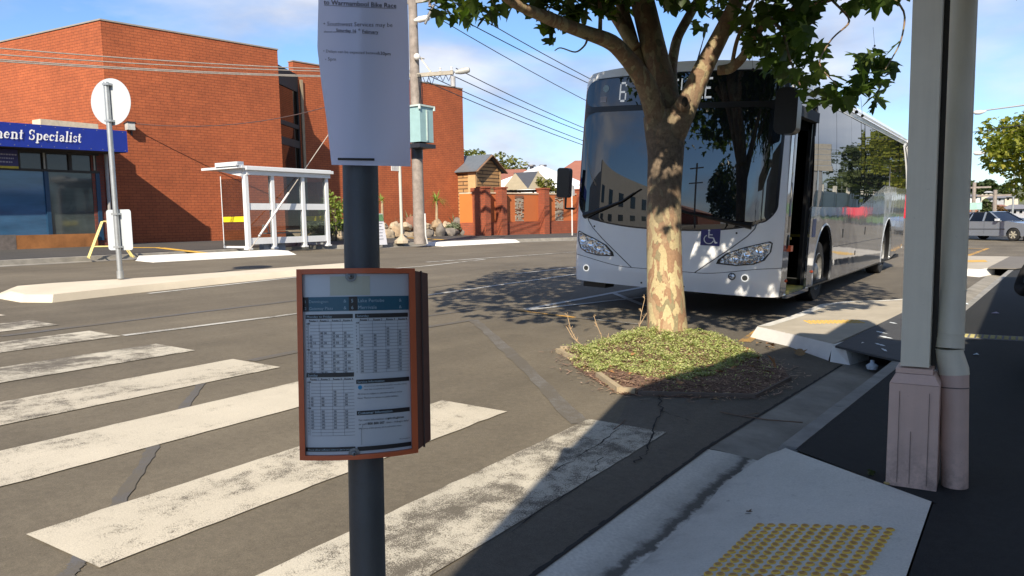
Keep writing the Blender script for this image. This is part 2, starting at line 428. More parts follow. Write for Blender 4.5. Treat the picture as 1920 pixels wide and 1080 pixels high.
bump(N, K, b, f1, .4, .004)
tray(.5, 4.70, 'gutter_apron', mt); tray(4.715, 22.6, 'gutter', conc_old, -.05, 40); tray(-30, .49, 'gutter_behind', conc_old)
# kerb ramp
m = MB()
def framp(u, v):
    x = lerp(-1.335, -.33, u)
    ytop = lerp(4.60, 4.0, sm(0, 1, 0) + max(0, min(1, (x + 1.18) / .88)))
    if x < -1.18: ytop = lerp(4.05, 4.60, (x + 1.335) / .155)
    y = lerp(.5, ytop, v)
    zl = .105 * sm(3.75, 4.6, y) - .022
    z = lerp(zl, .121, min(1, (x + 1.335) / .85) ** .9)
    z = max(z, .121 - .16 * max(0, ytop - y)) if x > -1.15 else z
    return Vector((x, y, z))
m.grid(framp, 24, 40)
mt2, N, K, b = newmat('ramp_concrete')
v = vcoord(N, K, 'pos'); s = N.new('ShaderNodeSeparateXYZ'); K.new(v, s.inputs[0])
f0 = nz(N, K, v, 5, 8, .7); f1 = nz(N, K, v, 90, 3, .8); f2 = nz(N, K, v, 1.7, 6)
mth = N.new('ShaderNodeMath'); mth.operation = 'MULTIPLY_ADD'; K.new(f0, mth.inputs[0]); mth.inputs[1].default_value = .5; K.new(s.outputs[0], mth.inputs[2])
mr = N.new('ShaderNodeMapRange'); mr.inputs[1].default_value = -1.2; mr.inputs[2].default_value = -.55; K.new(mth.outputs[0], mr.inputs[0])
col = mixc(N, K, ramp(N, K, f2, [(.3, 0), (.7, 1)]), (.60, .59, .53), (.72, .70, .635))
col = mixc(N, K, 1.0, col, ramp(N, K, f1, [(.3, .86), (.7, 1.08)]), 'MULTIPLY')
vs1 = N.new('ShaderNodeTexVoronoi'); vs1.inputs['Scale'].default_value = 9; K.new(v, vs1.inputs['Vector']); spn_ = nz(N, K, v, 4, 2)
sp1 = mixc(N, K, 1.0, ramp(N, K, vs1.outputs['Distance'], [(.05, 1), (.11, 0)]), ramp(N, K, spn_, [(.52, 0), (.56, .6)]), 'MULTIPLY'); col = mixc(N, K, sp1, col, (.16, .15, .14))
sc1 = nz(N, K, v, 14, 8, .8); col = mixc(N, K, 1.0, col, ramp(N, K, sc1, [(.28, .72), (.42, 1), (.7, 1.06)]), 'MULTIPLY')
K.new(mixc(N, K, ramp(N, K, mr.outputs[0], [(0, .8), (.3, .35), (1, 0)]), col, (.24, .225, .20)), b.inputs['Base Color']); b.inputs['Roughness'].default_value = .85
bump(N, K, b, f1, .4, .003)
struct(m.build('kerb_ramp', mt2, origin=(0, 0, 0)))
def rampz(x, y):
    zl = .105 * sm(3.75, 4.6, y) - .022; return lerp(zl, .121, min(1, (x + 1.335) / .85) ** .9)
# tactile studs: each one a thing
studY = M('stud_yellow', (.80, .52, .08), .6, .12, 30)
studR = M('stud_worn_top', (.50, .27, .08), .7, .3, 40)
A_, B_, C_ = [onz(q[0], q[1], zz) for q, zz in (((1425.3, 980.8), .055), ((1668.9, 996.4), .115), ((1355, 1046.7), .05))]
eu = (B_ - A_) / 11; ev = (C_ - A_) / 9
stud0 = None
for j in range(-1 + 1, 18):
    for i in range(12):
        p = A_ + eu * i + ev * j
        z = rampz(p.x, p.y)
        if j == 0 and i == 0:
            mb = MB(); mb.lathe((0, 0, 0), [(.0185, -.001), (.0178, .003), (.0135, .0055)], 14)
            mb.mat(1).lathe((0, 0, 0), [(.0135, .0055), (.011, .0058), (0, .0058)], 14)
            stud0 = mb.build('tactile_stud', [studY, studR], origin=(0, 0, 0), smooth=25)
            o = stud0
        else:
            o = stud0.copy(); COL.objects.link(o)
        o.location = (p.x, p.y, z + .001); o.rotation_euler = (radians(-1), radians(-7.5), R() * 3)
        tag(o, 'small round yellow warning stud on the pale concrete kerb ramp', 'tactile stud', 'yellow studs set in rows on the nearest kerb ramp')
# painted markings
pz = paint('zebra_paint', (.58, .53, .43), .43, .05)
pz2 = paint('zebra_paint_worn', (.56, .52, .43), .47, .045)
pw = paint('line_paint', (.56, .55, .51), .42, .08)
pline = paint('bay_line_paint', (.50, .50, .48), .30, .12)
pfaint = paint('faint_line_paint', (.34, .34, .33), .50, .12)
pyel = paint('yellow_line_paint', (.60, .33, .06), .43, .08)
pblue = paint('blacked_out_line', (.125, .124, .130), .47, .10, scale=14)
def strip_(name, a, b, w, mat, dz=.007, n=12, w2=None, jag=.0):
    m = MB(); a, b = Vector((a[0], a[1])), Vector((b[0], b[1])); d = (b - a).normalized(); s_ = Vector((-d.y, d.x))
    if w2 is None: w2 = w
    for i in range(n):
        q = []
        for t in (i / n, (i + 1) / n):
            ww = lerp(w, w2, t) / 2; c = a.lerp(b, t)
            for sg in (-1, 1):
                e = c + s_ * sg * (ww + jag * noise.noise(Vector((t * 40, sg * 5, 1))))
                q.append(rd(e.x, e.y, dz))
        m.quad(q[0], q[2], q[3], q[1])
    return struct(m.build(name, mat, origin=(0, 0, 0)))
zst = [((12, 592), None), ((111, 610), (55, 601.5)), ((227, 631), (164, 621.6)), ((366, 658), (296, 645)), ((526, 689.5), (443, 673)), None, ((950, 773), (835, 750)), ((1250, 812), (1083, 797))]
YL = gp(38, 999).y
for i, q in enumerate(zst):
    if q is None: xr, xl_ = -4.50, -5.16; yr = 4.92
    else:
        pr = gp(*q[0]); xr = pr.x; yr = pr.y
        xl_ = gp(*q[1]).x if q[1] else xr - .66
    m = MB(); n = 26
    for j in range(n):
        a = lerp(YL, yr, j / n); b = lerp(YL, yr, (j + 1) / n)
        jg = lambda y, s: .012 * noise.noise(Vector((y * 9, s * 3, i)))
        sh = lambda y: (yr - 4.9) * 0
        m.quad(rd(xl_ + jg(a, 1), a, .007), rd(xr + jg(a, 2), a, .007), rd(xr + jg(b, 2), b, .007), rd(xl_ + jg(b, 1), b, .007))
    struct(m.build('crossing_stripe', pz2 if i in (1, 2, 3, 7) else pz, origin=(0, 0, 0)))
def line(p, q, w, mat, name='lane_line', dz=.0075, **k):
    a, b = gp(*p), gp(*q); return strip_(name, (a.x, a.y), (b.x, b.y), w, mat, dz, **k)
line((231, 630), (556, 589), .10, pw); line((556, 589), (1080, 514.5), .10, pw); a = gp(1080, 514.5); strip_('lane_line', (a.x, a.y), (a.x - .1, a.y + 14), .1, pw)
line((278, 551), (620, 513), .10, pw); line((620, 513), (800, 499), .10, pw); line((800, 499), (909, 486.5), .10, pw)
line((800, 492), (1088, 472.3), .12, pw, dz=.009)
line((966, 514), (1082, 501), .08, pline)
line((986, 580.5), (1211, 538), .11, pline); line((988, 582), (1215, 557), .09, pline, dz=.009); line((1152, 551), (1211, 575), .10, pline, dz=.0105)
line((640, 562), (980, 516), .04, pfaint, dz=.006)
line((960, 581), (1078, 596), .09, pyel, 'yellow_line'); line((1078, 596), (1211, 610), .09, pfaint, 'yellow_line')
line((1395, 642), (1430, 618), .14, pyel, 'yellow_line')
pghost = paint('ghost_line', (.21, .205, .20), .49, .10, scale=14)
line((888, 600), (957, 662), .13, pghost, 'removed_line', .005, jag=.03); line((957, 662), (1088, 795), .13, pghost, 'removed_line', .005, jag=.03)
line((800, 614), (888, 600), .11, pblue, 'removed_line', .006); line((800, 593), (953, 573), .06, pblue, 'removed_line', .005)
line((0, 631), (560, 563), .11, pblue, 'removed_line', .005, jag=.03); line((471, 677), (560, 659), .12, pblue, 'removed_line', .005)
pts = [(395, 692), (383, 711), (343, 767), (310, 791), (284, 846), (233, 926), (146, 1057), (120, 1085)]
for a, b in zip(pts, pts[1:]): line(a, b, .065, pblue, 'removed_line', .005, jag=.02)
a = onz(1570, 565, .0); b_ = onz(1690, 524, .0); strip_('bay_line', (a.x, a.y), (b_.x, b_.y), .11, pline, .0095)
a = onz(1660, 512, .0); b_ = onz(1690, 508, .0); strip_('yellow_line', (a.x, a.y), (b_.x, b_.y + .5), .12, pyel)
a = onz(1811, 470.5, .0); b_ = onz(1852, 466, .0); c_ = onz(1815, 480, 0)
strip_('yellow_line', (a.x - 2, a.y), (b_.x, b_.y), .14, pyel); strip_('yellow_line', (c_.x, c_.y), (b_.x, b_.y), .14, pyel, .009)
# cracks in the asphalt
crk = M('crack_dark', (.02, .019, .018), 1)
m = MB()
def crack(pts, w, dz=.0085):
    P = [gp(*q) for q in pts]; Q = []
    for a, b in zip(P, P[1:]):
        for i in range(7):
            c = a.lerp(b, i / 7); c += Vector((U(-.018, .018), U(-.018, .018), 0)); Q.append(c)
    Q.append(P[-1])
    for i, (a, b) in enumerate(zip(Q, Q[1:])):
        d = (b - a).normalized(); s_ = Vector((-d.y, d.x, 0)) * w * U(.2, 1)
        m.quad(rd(a.x - s_.x, a.y - s_.y, dz), rd(b.x - s_.x, b.y - s_.y, dz), rd(b.x + s_.x, b.y + s_.y, dz), rd(a.x + s_.x, a.y + s_.y, dz))
crack([(1235, 742), (1240, 770), (1225, 810), (1215, 845)], .008); crack([(1215, 845), (1190, 870)], .006); crack([(1400, 740), (1440, 715), (1500, 690)], .005)
crack([(1130, 860), (1100, 905), (960, 1000)], .004); crack([(1160, 805), (1110, 845), (1040, 885)], .005)
crack([(1240, 770), (1290, 790)], .004)
struct(m.build('road_crack', crk, origin=(0, 0, 0), smooth=0))
m = MB()
y = 1.5
while y < 8:
    y2 = y + U(.04, .10); wv = .012 + .014 * R()
    m.quad((XL(y) - wv, y, zg(XL(y)) + .0095), (XL(y) + .003, y, zg(XL(y)) + .0095), (XL(y2) + .003, y2, zg(XL(y2)) + .0095), (XL(y2) - .012 - .014 * R(), y2, zg(XL(y2)) + .0095)); y = y2
struct(m.build('road_edge_crack', crk, origin=(0, 0, 0), smooth=0))
# median island
cream = M('median_cream', (.62, .55, .43), .8, .09, 1.2, .3, bscale=50)
base = [(-18, 557), (38, 567), (98, 567.5), (250, 550), (400, 534), (557, 518), (705, 505), (705, 494), (317, 523), (100, 535), (22, 540)]
top = [(20, 546), (48, 552), (100, 552), (250, 536), (400, 521), (557, 506), (695, 494.5), (695, 489.5), (317, 517.5), (100, 530.5), (33, 536)]
m = MB(); nb = len(base)
m.add([gp(*q) for q in base] + [gp(q[0], q[1], .12) for q in top], [(i, (i + 1) % nb, nb + (i + 1) % nb, nb + i) for i in range(nb)] + [[nb + i for i in range(nb)]])
struct(fixn(m.build('median_island', cream, smooth=25)))
# far white kerb blocks
def kblock(p, q, lab, grp='white kerb blisters beside the far kerb'):
    a, b = gp(*p), gp(*q); d = (b - a).normalized(); s_ = Vector((-abs(d.y), d.x, 0)); m = MB()
    w_ = .9
    pr = [a, b, b + s_ * w_ + Vector((0, 0, .03)), a + s_ * w_ + Vector((0, 0, .03))]
    tp = [a + d * .08 + s_ * .07 + Vector((0, 0, .13)), b - d * .25 + s_ * .07 + Vector((0, 0, .13)), b - d * .2 + s_ * (w_ - .03) + Vector((0, 0, .155)), a + d * .1 + s_ * (w_ - .03) + Vector((0, 0, .155))]
    m.add(pr + tp, [(i, (i + 1) % 4, 4 + (i + 1) % 4, 4 + i) for i in range(4)] + [(4, 5, 6, 7)])
    o = fixn(m.build('kerb_block', kerbwhite, smooth=20)); return tag(o, lab, 'kerb block')
kblock((288, 492), (556, 477.5), 'long low white painted kerb block below the glass bus shelter')
kblock((831, 462), (976, 454.5), 'low white painted kerb block near the utility pole and garden wall')
# near kerb-extension island
IZ = .17
isl_conc = M('island_concrete', (.42, .38, .31), .85, .12, 3, .3, bscale=60)
t_ = [onz(q[0], q[1], IZ) for q in ((1420, 612), (1492, 628), (1562, 645), (1690, 586), (1692, 565), (1640, 564), (1584, 565), (1538, 571), (1485, 592))]
b0 = [gp(1406, 633), gp(1478, 650), gp(1553, 677)]
m = MB()
t2 = t_[:]; t2[3] = Vector((t_[2].x + .35, t_[3].y, IZ)); ext = Vector((-.9, 13.4, IZ))
ring_t = [t_[0], t_[1], t_[2], onz(1690, 588, IZ), Vector((-1.1, 12.6, IZ)), Vector((-1.4, 13.3, IZ)), t_[5], t_[6], t_[7], t_[8]]
m.mat(0).add(ring_t, [list(range(len(ring_t)))])
low = [b0[0], b0[1], b0[2]]
m.mat(1).add([t_[0], t_[1], t_[2]] + low, [(0, 1, 4, 3), (1, 2, 5, 4)])
outer = [ring_t[0], ring_t[9], ring_t[8], ring_t[7], ring_t[6], ring_t[5], ring_t[4]]
ol = [Vector((p.x - .12, p.y + .02, zg(p.x - .12))) for p in outer]; ol[0] = b0[0]
m.add(outer + ol, [(i, i + 1, 8 + i, 7 + i) for i in range(6)])
m.mat(0).quad(ring_t[2], ring_t[3], Vector((ring_t[3].x, ring_t[3].y, -.05)), Vector((ring_t[2].x, ring_t[2].y, -.05)))
m.quad(ring_t[3], ring_t[4], Vector((ring_t[4].x, ring_t[4].y, -.05)), Vector((ring_t[3].x, ring_t[3].y, -.05)))
struct(fixn(m.build('kerb_extension', [isl_conc, kerbwhite], smooth=30)))
# painted white band along its outer edge
m = MB()
inn = [Vector((p.x + .13, p.y - .02 + (.1 if i == 0 else 0), IZ + .003)) for i, p in enumerate(outer[:6])]; oo = [Vector((p.x, p.y, IZ + .003)) for p in outer[:6]]
m.add(oo + inn, [(i, i + 1, 7 + i, 6 + i) for i in range(5)])
struct(fixn(m.build('kerb_extension_edge', M('kerb_white_worn', (.60, .59, .55), .8, .2, 7), smooth=0)))
e1 = [onz(1555, 645, IZ), onz(1575, 652, IZ), onz(1597, 662, .12)]
m = MB()
p0, p1 = gp(1556, 679), gp(1594, 686)
q0, q1 = onz(1560, 646, IZ), onz(1585, 652, IZ)
dv = Vector((.10, .42, 0))
m.add([p0, p1, onz(1597, 664, .10), q1, q0], [(0, 1, 2, 3, 4)]); v5 = [p + dv for p in (p0, p1, onz(1597, 664, .10), q1, q0)]
m.add([p0, p1, onz(1597, 664, .10), q1, q0] + v5, [(1, 6, 7, 2), (2, 7, 8, 3), (3, 8, 9, 4), (5, 9, 8, 7, 6), (0, 4, 9, 5)])
tag(fixn(m.build('kerb_end_block', kerbwhite, smooth=0)), 'white painted kerb end block beside the open gutter', 'kerb block')
# dark rubber ramp plate bridging the gutter
plate = M('rubber_plate', (.055, .057, .062), .75, .15, 8, .3)
pA, pB, pC, pD = onz(1566, 648, IZ + .012), onz(1691, 677, .135), onz(1740, 668, .135), onz(1740, 575, .14)
pE = onz(1692, 586, IZ + .01)
m = MB(); m.prism([pA, pB, pC, pD, pE], (0, 0, -.02))
struct(fixn(m.build('gutter_plate', plate, smooth=0)))
m = MB()
for px, py, l in ((1668, 605, 30), (1652, 624, 26), (1660, 633, 30), (1650, 647, 22), (1658, 657, 12)):
    c = onz(px, py, .158); d = (onz(px + l / 2, py + 3, .155) - c)
    for t in range(7):
        a = c - d + d * 2 * t / 7; bq = c - d + d * 2 * (t + 1) / 7; h1 = .05 * sin(pi * (t + .02) / 7) * U(.5, 1.1); h2 = .05 * sin(pi * (t + .98) / 7) * U(.5, 1.1)
        m.quad(a + Vector((0, -h1, .006)), bq + Vector((0, -h2, .006)), bq + Vector((0, h2, .006)), a + Vector((0, h1, .006)))
mk = m.build('plate_paint_marks', M('white_mark', (.70, .76, .82), .7, .1, 40), smooth=0); struct(mk)
# tactile strip on the kerb extension and across the footpath
def tpaint(name, a, b, n, lab, wdt=.3, cols=(.60, .38, .05)):
    m = MB(); d = (b - a); ln = d.length; d.normalize(); s_ = Vector((-d.y, d.x, 0)); k = int(ln / .05)
    for i in range(k):
        for j in range(n):
            c = a + d * (i + .5) * ln / k + s_ * (j + .5) * .05
            m.lathe(c, [(.018, -.003), (.016, .004), (.009, .006), (0, .006)], 8)
    o = m.build(name, M(name + '_y', cols, .7, .2, 20), smooth=0); tag(o, lab, 'tactile strip'); return o
tpaint('tactile_strip', onz(1518, 607, IZ) , onz(1625, 606, IZ), 6, 'yellow studded strip on top of the kerb extension behind the tree bed')
a = onz(1812, 633, .121); b_ = Vector((1.2, a.y + .06, .121))
m = MB(); m.quad(a + Vector((-.3, -.07, .002)), b_ + Vector((0, -.07, .002)), b_ + Vector((0, .30, .002)), a + Vector((-.3, .30, .002)))
struct(m.build('tactile_base', M('tactile_grey', (.13, .13, .14), .8, .15, 12), smooth=0))
m = MB(); x = a.x - .2
while x < 1.1:
    for j in range(5):
        m.box((x, a.y + .03 + j * .048, .127), (.034 if j % 2 else .042, .022, .008))
    x += .062
tag(m.build('tactile_strip', M('tactile_yellow_grey', (.42, .38, .16), .8, .3, 15), smooth=0), 'grey strip with rows of yellow bars across the shaded footpath', 'tactile strip')
# second kerb extension further down the street
m = MB()
P2 = [onz(q[0], q[1], .17) for q in ((1780, 502), (1838, 505), (1866, 500), (1905, 498), (1903, 481), (1780, 479))]
m.add(P2, [list(range(6))])
lo = [Vector((p.x, p.y - .15, 0)) for p in P2[:3]]
m.mat(1).add(P2[:3] + lo, [(0, 1, 4, 3), (1, 2, 5, 4)])
struct(fixn(m.build('kerb_extension_far', [isl_conc, kerbwhite], smooth=0)))
m = MB(); a, b_ = onz(1800, 492, .173), onz(1852, 491, .173); m.quad(a, b_, b_ + Vector((-.1, 1.0, 0)), a + Vector((-.1, 1.0, 0)))
struct(m.build('tactile_patch_far', M('tact_far', (.62, .38, .08), .7), smooth=0))
m = MB(); m.prism([onz(1852, 502, .185), onz(1905, 503, .16), Vector((.6, 24.5, .15)), Vector((.5, 27, .16)), onz(1893, 481, .18)], (0, 0, -.02))
struct(fixn(m.build('gutter_plate_far', M('plate_far', (.16, .145, .125), .8, .1, 4), smooth=0)))
# yellow warning line on far footpath
def fl(p, q, w, mat):
    a, b = gp(p[0], p[1], .12), gp(q[0], q[1], .12); return strip_('yellow_footpath_line', (a.x, a.y), (b.x, b.y), w, mat, .126)
yf = M('yellow_mark', (.68, .40, .06), .8, .12, 4)
fl((246, 464.5), (300, 464.5), .34, yf); fl((300, 465), (388, 475), .30, yf); fl((765, 446), (836, 450), .35, yf)
# distant hill
hill = M('hill_ground', (.10, .11, .05), .95, .3, .02)
m = MB()
def fh(u, v):
    x = lerp(-260, 160, u); y = lerp(85, 700, v)
    return Vector((x, y, -1 + (13 * sm(95, 420, y) + 3 * noise.noise(Vector((x * .01, y * .01, 0)))) * (1 - .95 * sm(-5, 50, x))))
m.grid(fh, 40, 40); struct(m.build('hillside', hill, origin=(0, 0, 0)))

# ================================================================== BUILDINGS across the road
brick_a = brick('brick_orange', (.385, .100, .035), (.345, .086, .031), (.16, .042, .017), cell=(.30, .100), mo=.0075, stain=.2, bmp=.3)
brick_b = brick('brick_red', (.31, .072, .032), (.25, .058, .028), (.20, .075, .04), stain=.14, mo=.012)
dark_metal = M('dark_frame', (.018, .02, .026), .45, .1)
coping = M('coping_metal', (.30, .27, .24), .5, .1, 5)
win_dark = glassy('window_dark', (.05, .07, .09), 1.7)
TOP = 8.4
A1 = onz(188, 38, TOP); A2 = onz(520, 94, TOP); TOPW = 1.45 + (TOP - 1.45) * 1.045; A3 = onz(549, 115, TOPW); A4 = onz(867, 167, TOPW); A0 = onz(0, 80, TOP)
dF = (A2 - A1).normalized(); nB = Vector((-dF.y, dF.x, 0)) ; nB = nB if nB.x < 0 else -nB      # into the building
dL = (A0 - A1).normalized()
GZ = .6
bld = thing('brick_building', (A1.x, A1.y, GZ), 'two storey orange brick office building with blank street wall behind the bus shelter', 'building')
bl = world_loc(bld)
def wallbox(m, a, b, back, z0, z1):
    a, b = Vector((a.x, a.y, z0)), Vector((b.x, b.y, z0)); m.prism([a, b, b + back, a + back], (0, 0, z1 - z0))
m = MB()
a_, b_ = A1, A2
c_ = A2 + nB * 9; d_ = A1 + dL * 16
m.prism([Vector((p.x, p.y, GZ)) for p in (a_, b_, c_, d_)], (0, 0, TOP - GZ)); fixn(m.build('wall', brick_a, bld, smooth=0))
m = MB()
ov = .03
m.prism([Vector((p.x, p.y, TOP + .003)) for p in (a_ - nB * ov - dF * ov, b_ - nB * ov + dF * ov, c_ + dF * ov, d_ - dF * ov)], (0, 0, .05)); fixn(m.build('coping', coping, bld, smooth=0))
# second wing
m = MB(); c3 = A4 + nB * 10; d3 = A3 + nB * 10
dW = (A4 - A3).normalized(); nW = Vector((-dW.y, dW.x, 0)); nW = nW if nW.x < 0 else -nW
m.prism([Vector((p.x, p.y, GZ)) for p in (A3, A4, A4 + nW * 10, A3 + nW * 10 + dW * 1.5, A3 + dW * 1.5 + nW * .35, A3 + nW * .35)], (0, 0, TOPW - GZ)); fixn(m.build('wing_wall', brick_a, bld, smooth=0))
m = MB(); m.prism([Vector((p.x, p.y, TOPW + .003)) for p in (A3 - nW * .03 - dW * .03, A4 - nW * .03 + dW * .03, A4 + nW * 10, A3 + nW * 10 + dW * 1.5, A3 + dW * 1.5 + nW * .38, A3 + nW * .38 - dW * .03)], (0, 0, .05)); fixn(m.build('wing_coping', coping, bld, smooth=0))
# glazed link between the two
g0 = A2 + nB * .55 - dF * .2; g1 = A3 + nW * .5 + dW * .9
dG = (g1 - g0).normalized(); nG = Vector((-dG.y, dG.x, 0)); nG = nG if nG.x < 0 else -nG
def gpt(s, z, o=0): p = g0.lerp(g1, s); return Vector((p.x, p.y, z)) - nG * o
fascm = M('dark_fascia', (.035, .032, .030), .7, .12)
m = MB()
def gbox(m, s0, s1, z0, z1, t=.12, o=0): m.prism([gpt(s0, z0, o), gpt(s1, z0, o), gpt(s1, z0, o) + nG * t, gpt(s0, z0, o) + nG * t], (0, 0, z1 - z0))
zl = lambda y: onx(530, y, (g0.x + g1.x) / 2).z
Z = [zl(y) for y in (128, 162, 227, 235, 258, 272, 333)]
Z0t = 8.15
gbox(m, 0, 1, Z[1], Z0t); gbox(m, 0, 1, Z[3], Z[2], .1); gbox(m, 0, 1, Z[5], Z[4], .1); gbox(m, 0, 1, GZ, .95 + .3, .1)
gbox(m, .80, 1, .95, Z[1], .11, .0)
fixn(m.build('link_fascia', fascm, bld, smooth=0))
for za, zb in ((Z[2], Z[1]), (Z[4], Z[3]), (1.25, Z[5])):
    m = MB(); gbox(m, .02, .80, za + .004, zb - .004, .02, -.05); fixn(m.build('window', win_dark, bld, smooth=0))
m = MB(); gbox(m, 0, 1, GZ, Z0t, .05, -.6); fixn(m.build('link_back', fascm, bld, smooth=0))
# timber batten / downpipe on the wing wall
def wpt(px, py, off=.0):
    """point on the wing facade plane under a pixel"""
    d = ray(px, py); n = nW; t = (A3 - CAM).dot(n) / d.dot(n); return CAM + d * t - n * off
def fpt(px, py, off=.0):
    d = ray(px, py); t = (A1 - CAM).dot(nB) / d.dot(nB); return CAM + d * t - nB * off
pa, pb = wpt(563, 150, .06), wpt(571, 332, .06)
m = MB(); m.beam(pa, Vector((pa.x, pa.y, .9)), .13, .08, upv=nW); m.build('downpipe', M('batten_tan', (.30, .23, .15), .7), bld, smooth=0)
# garden sign & flood lamp on the first facade
fl_ = fpt(240, 238, .0)
t = thing('flood_lamp', fl_, 'small grey flood lamp box on the brick wall above the blue fascia', 'flood lamp')
m = MB(); m.box(fl_ - nB * .16, (.26, .22, .24), rz=atan2(dF.y, dF.x)); m.build('housing', M('lamp_grey', (.45, .45, .43), .5), t, smooth=0)
m = MB(); m.beam(fl_ - nB * .0 + Vector((0, 0, .10)), fl_ - nB * .3 + Vector((0, 0, .14)), .3, .03); m.build('hood', dark_metal, t, smooth=0)
m = MB(); m.box(fl_ - nB * .08 + Vector((0, .08, -.2)), (.05, .05, .18)); m.build('bracket', dark_metal, t, smooth=0)

# ---- shop with the blue fascia
SX = -25.45; FX = -24.45
shop = thing('shop', (SX, 12, GZ), 'low shopfront with blue fascia sign and blue tinted windows left of the brick building', 'shop')
shop_brick = brick('brick_shop', (.20, .05, .035), (.15, .04, .03), (.10, .06, .05), stain=.1)
y_end = 14.72
m = MB()
m.bbox((SX - .3, onx(176, 380, SX).y, GZ), (SX, y_end, 4.0)); m.bbox((SX - 6, y_end - .25, GZ), (SX - .31, y_end, 4.0))
m.build('wall', shop_brick, shop, smooth=0)
m = MB(); m.bbox((SX - .25, 2, GZ), (SX + .12, onx(180, 455, SX).y, 1.25))
m.build('sill_wall', M('orange_plinth', (.30, .125, .04), .85, .35, 2.2, .4, bscale=30), shop, smooth=0)
m = MB(); m.bbox((SX - .2, 2, GZ), (SX + .125, onx(28, 470, SX).y, 1.27)); m.build('plinth_patch', M('grey_plinth', (.14, .12, .11), .9, .35, 4), shop, smooth=0)
zt, zb = onx(120, 323, SX).z, onx(100, 446, SX).z
ya, yb, yc, yd = 2.0, onx(88, 380, SX).y, onx(92, 380, SX).y, onx(185, 380, SX).y
blueframe = M('blue_frame', (.012, .05, .11), .5, .1)
m = MB()
for y0, y1 in ((yb - .03, yc + .03), (yd - .05, yd + .08)): m.bbox((SX - .1, y0, zb), (SX + .03, y1, zt))
m.bbox((SX - .1, 2, zb - .12), (SX + .04, yd + .08, zb)); m.build('window_frame', blueframe, shop, smooth=0)
def panem(name, c, rf=.08):
    mm, N, K, b = newmat(name); v = vcoord(N, K, 'pos'); mp_ = N.new('ShaderNodeMapping'); mp_.inputs['Scale'].default_value = (.6, .6, 3.2); K.new(v, mp_.inputs[0])
    f = nz(N, K, mp_.outputs[0], 1.1, 5); K.new(ramp(N, K, f, [(.3, [x * .75 for x in c]), (.7, [x * 1.25 for x in c])]), b.inputs['Base Color'])
    b.inputs['Roughness'].default_value = rf; b.inputs['Specular IOR Level'].default_value = .7; return mm
m = MB(); m.bbox((SX - .08, ya, zb), (SX - .02, yb - .03, zt)); m.build('window', panem('pane_blue', (.045, .12, .22)), shop, smooth=0)
m = MB(); m.bbox((SX - .08, yc + .03, zb), (SX - .02, yd - .05, zt)); m.build('window', panem('pane_grey', (.05, .065, .068)), shop, smooth=0)
ztt = onx(120, 289, SX).z
m = MB(); m.bbox((SX - .1, 2, zt), (SX + .02, yd + .1, zt + .07)); m.bbox((SX - .1, 2, ztt), (SX + .02, yd + .1, 4.0))
for px in (34, 84, 131, 177): yy_ = onx(px, 300, SX).y; m.bbox((SX - .1, yy_ - .05, zt + .07), (SX + .02, yy_ + .05, ztt))
m.build('transom_frame', fascm, shop, smooth=0)
m = MB(); m.bbox((SX - .07, 2, zt + .07), (SX - .04, yd, ztt)); m.build('transom_window', panem('pane_dark', (.035, .030, .026)), shop, smooth=0)
m = MB(); yy_ = onx(81, 300, SX).y; m.bbox((SX + .02, yy_ - .02, zt + .08), (SX + .05, yy_ + .03, ztt)); yy_ = onx(175, 300, SX).y; m.bbox((SX + .02, yy_ - .02, zt + .1), (SX + .05, yy_ + .02, ztt)); m.build('glazing_bar', M('pale_bar', (.35, .34, .30), .6), shop, smooth=0)
# small purple and yellow board in the window
ys0 = onx(32, 300, SX).y
m = MB(); m.bbox((SX + .03, 8, onx(10, 311, SX).z), (SX + .06, ys0, ztt + .05)); pb_ = m.build('window_sign', M('sign_purple', (.03, .025, .13), .5), shop, smooth=0)
m = MB(); zc = onx(10, 311, SX).z; m.bbox((SX + .03, 8, zc - .07), (SX + .062, ys0, zc - .004)); m.build('yellow_band', M('sign_yellow', (.55, .42, .03), .5), pb_, smooth=0)
def put_text(mb, txt, size, org, ex, ey, off=Vector((0, 0, 0)), bold=0, shear=0, center=False):
    vs, fs, wd = text_geo(txt, size, bold, shear); ex, ey = Vector(ex), Vector(ey)
    o = Vector(org) - (ex * wd / 2 if center else ex * 0)
    mb.add([o + ex * a + ey * b + off for a, b in vs], fs); return wd
m = MB(); put_text(m, 'BOOKKEEPING', .10, (SX + .065, ys0 - .95, ztt - .12), (0, 1, 0), (0, 0, 1)); m.bbox((SX + .061, ys0 - .9, ztt - .22), (SX + .064, ys0 - .1, ztt - .2)); m.bbox((SX + .061, ys0 - .75, ztt - .32), (SX + .064, ys0 - .2, ztt - .29))
bpy.data.objects.remove(m.build('tmp', pyel)) if False else None
m = MB()
for r_, (a0, a1) in enumerate(((.92, .08), (.80, .12), (.66, .18))):
    x = ys0 - a0
    while x < ys0 - a1: wv = U(.03, .07); m.bbox((SX + .061, x, ztt - .13 - .11 * r_), (SX + .064, x + wv, ztt - .09 - .11 * r_)); x += wv + .02
split_build(m, 'sign_print', M('sign_pale', (.35, .33, .42), .6), pb_, smooth=0)
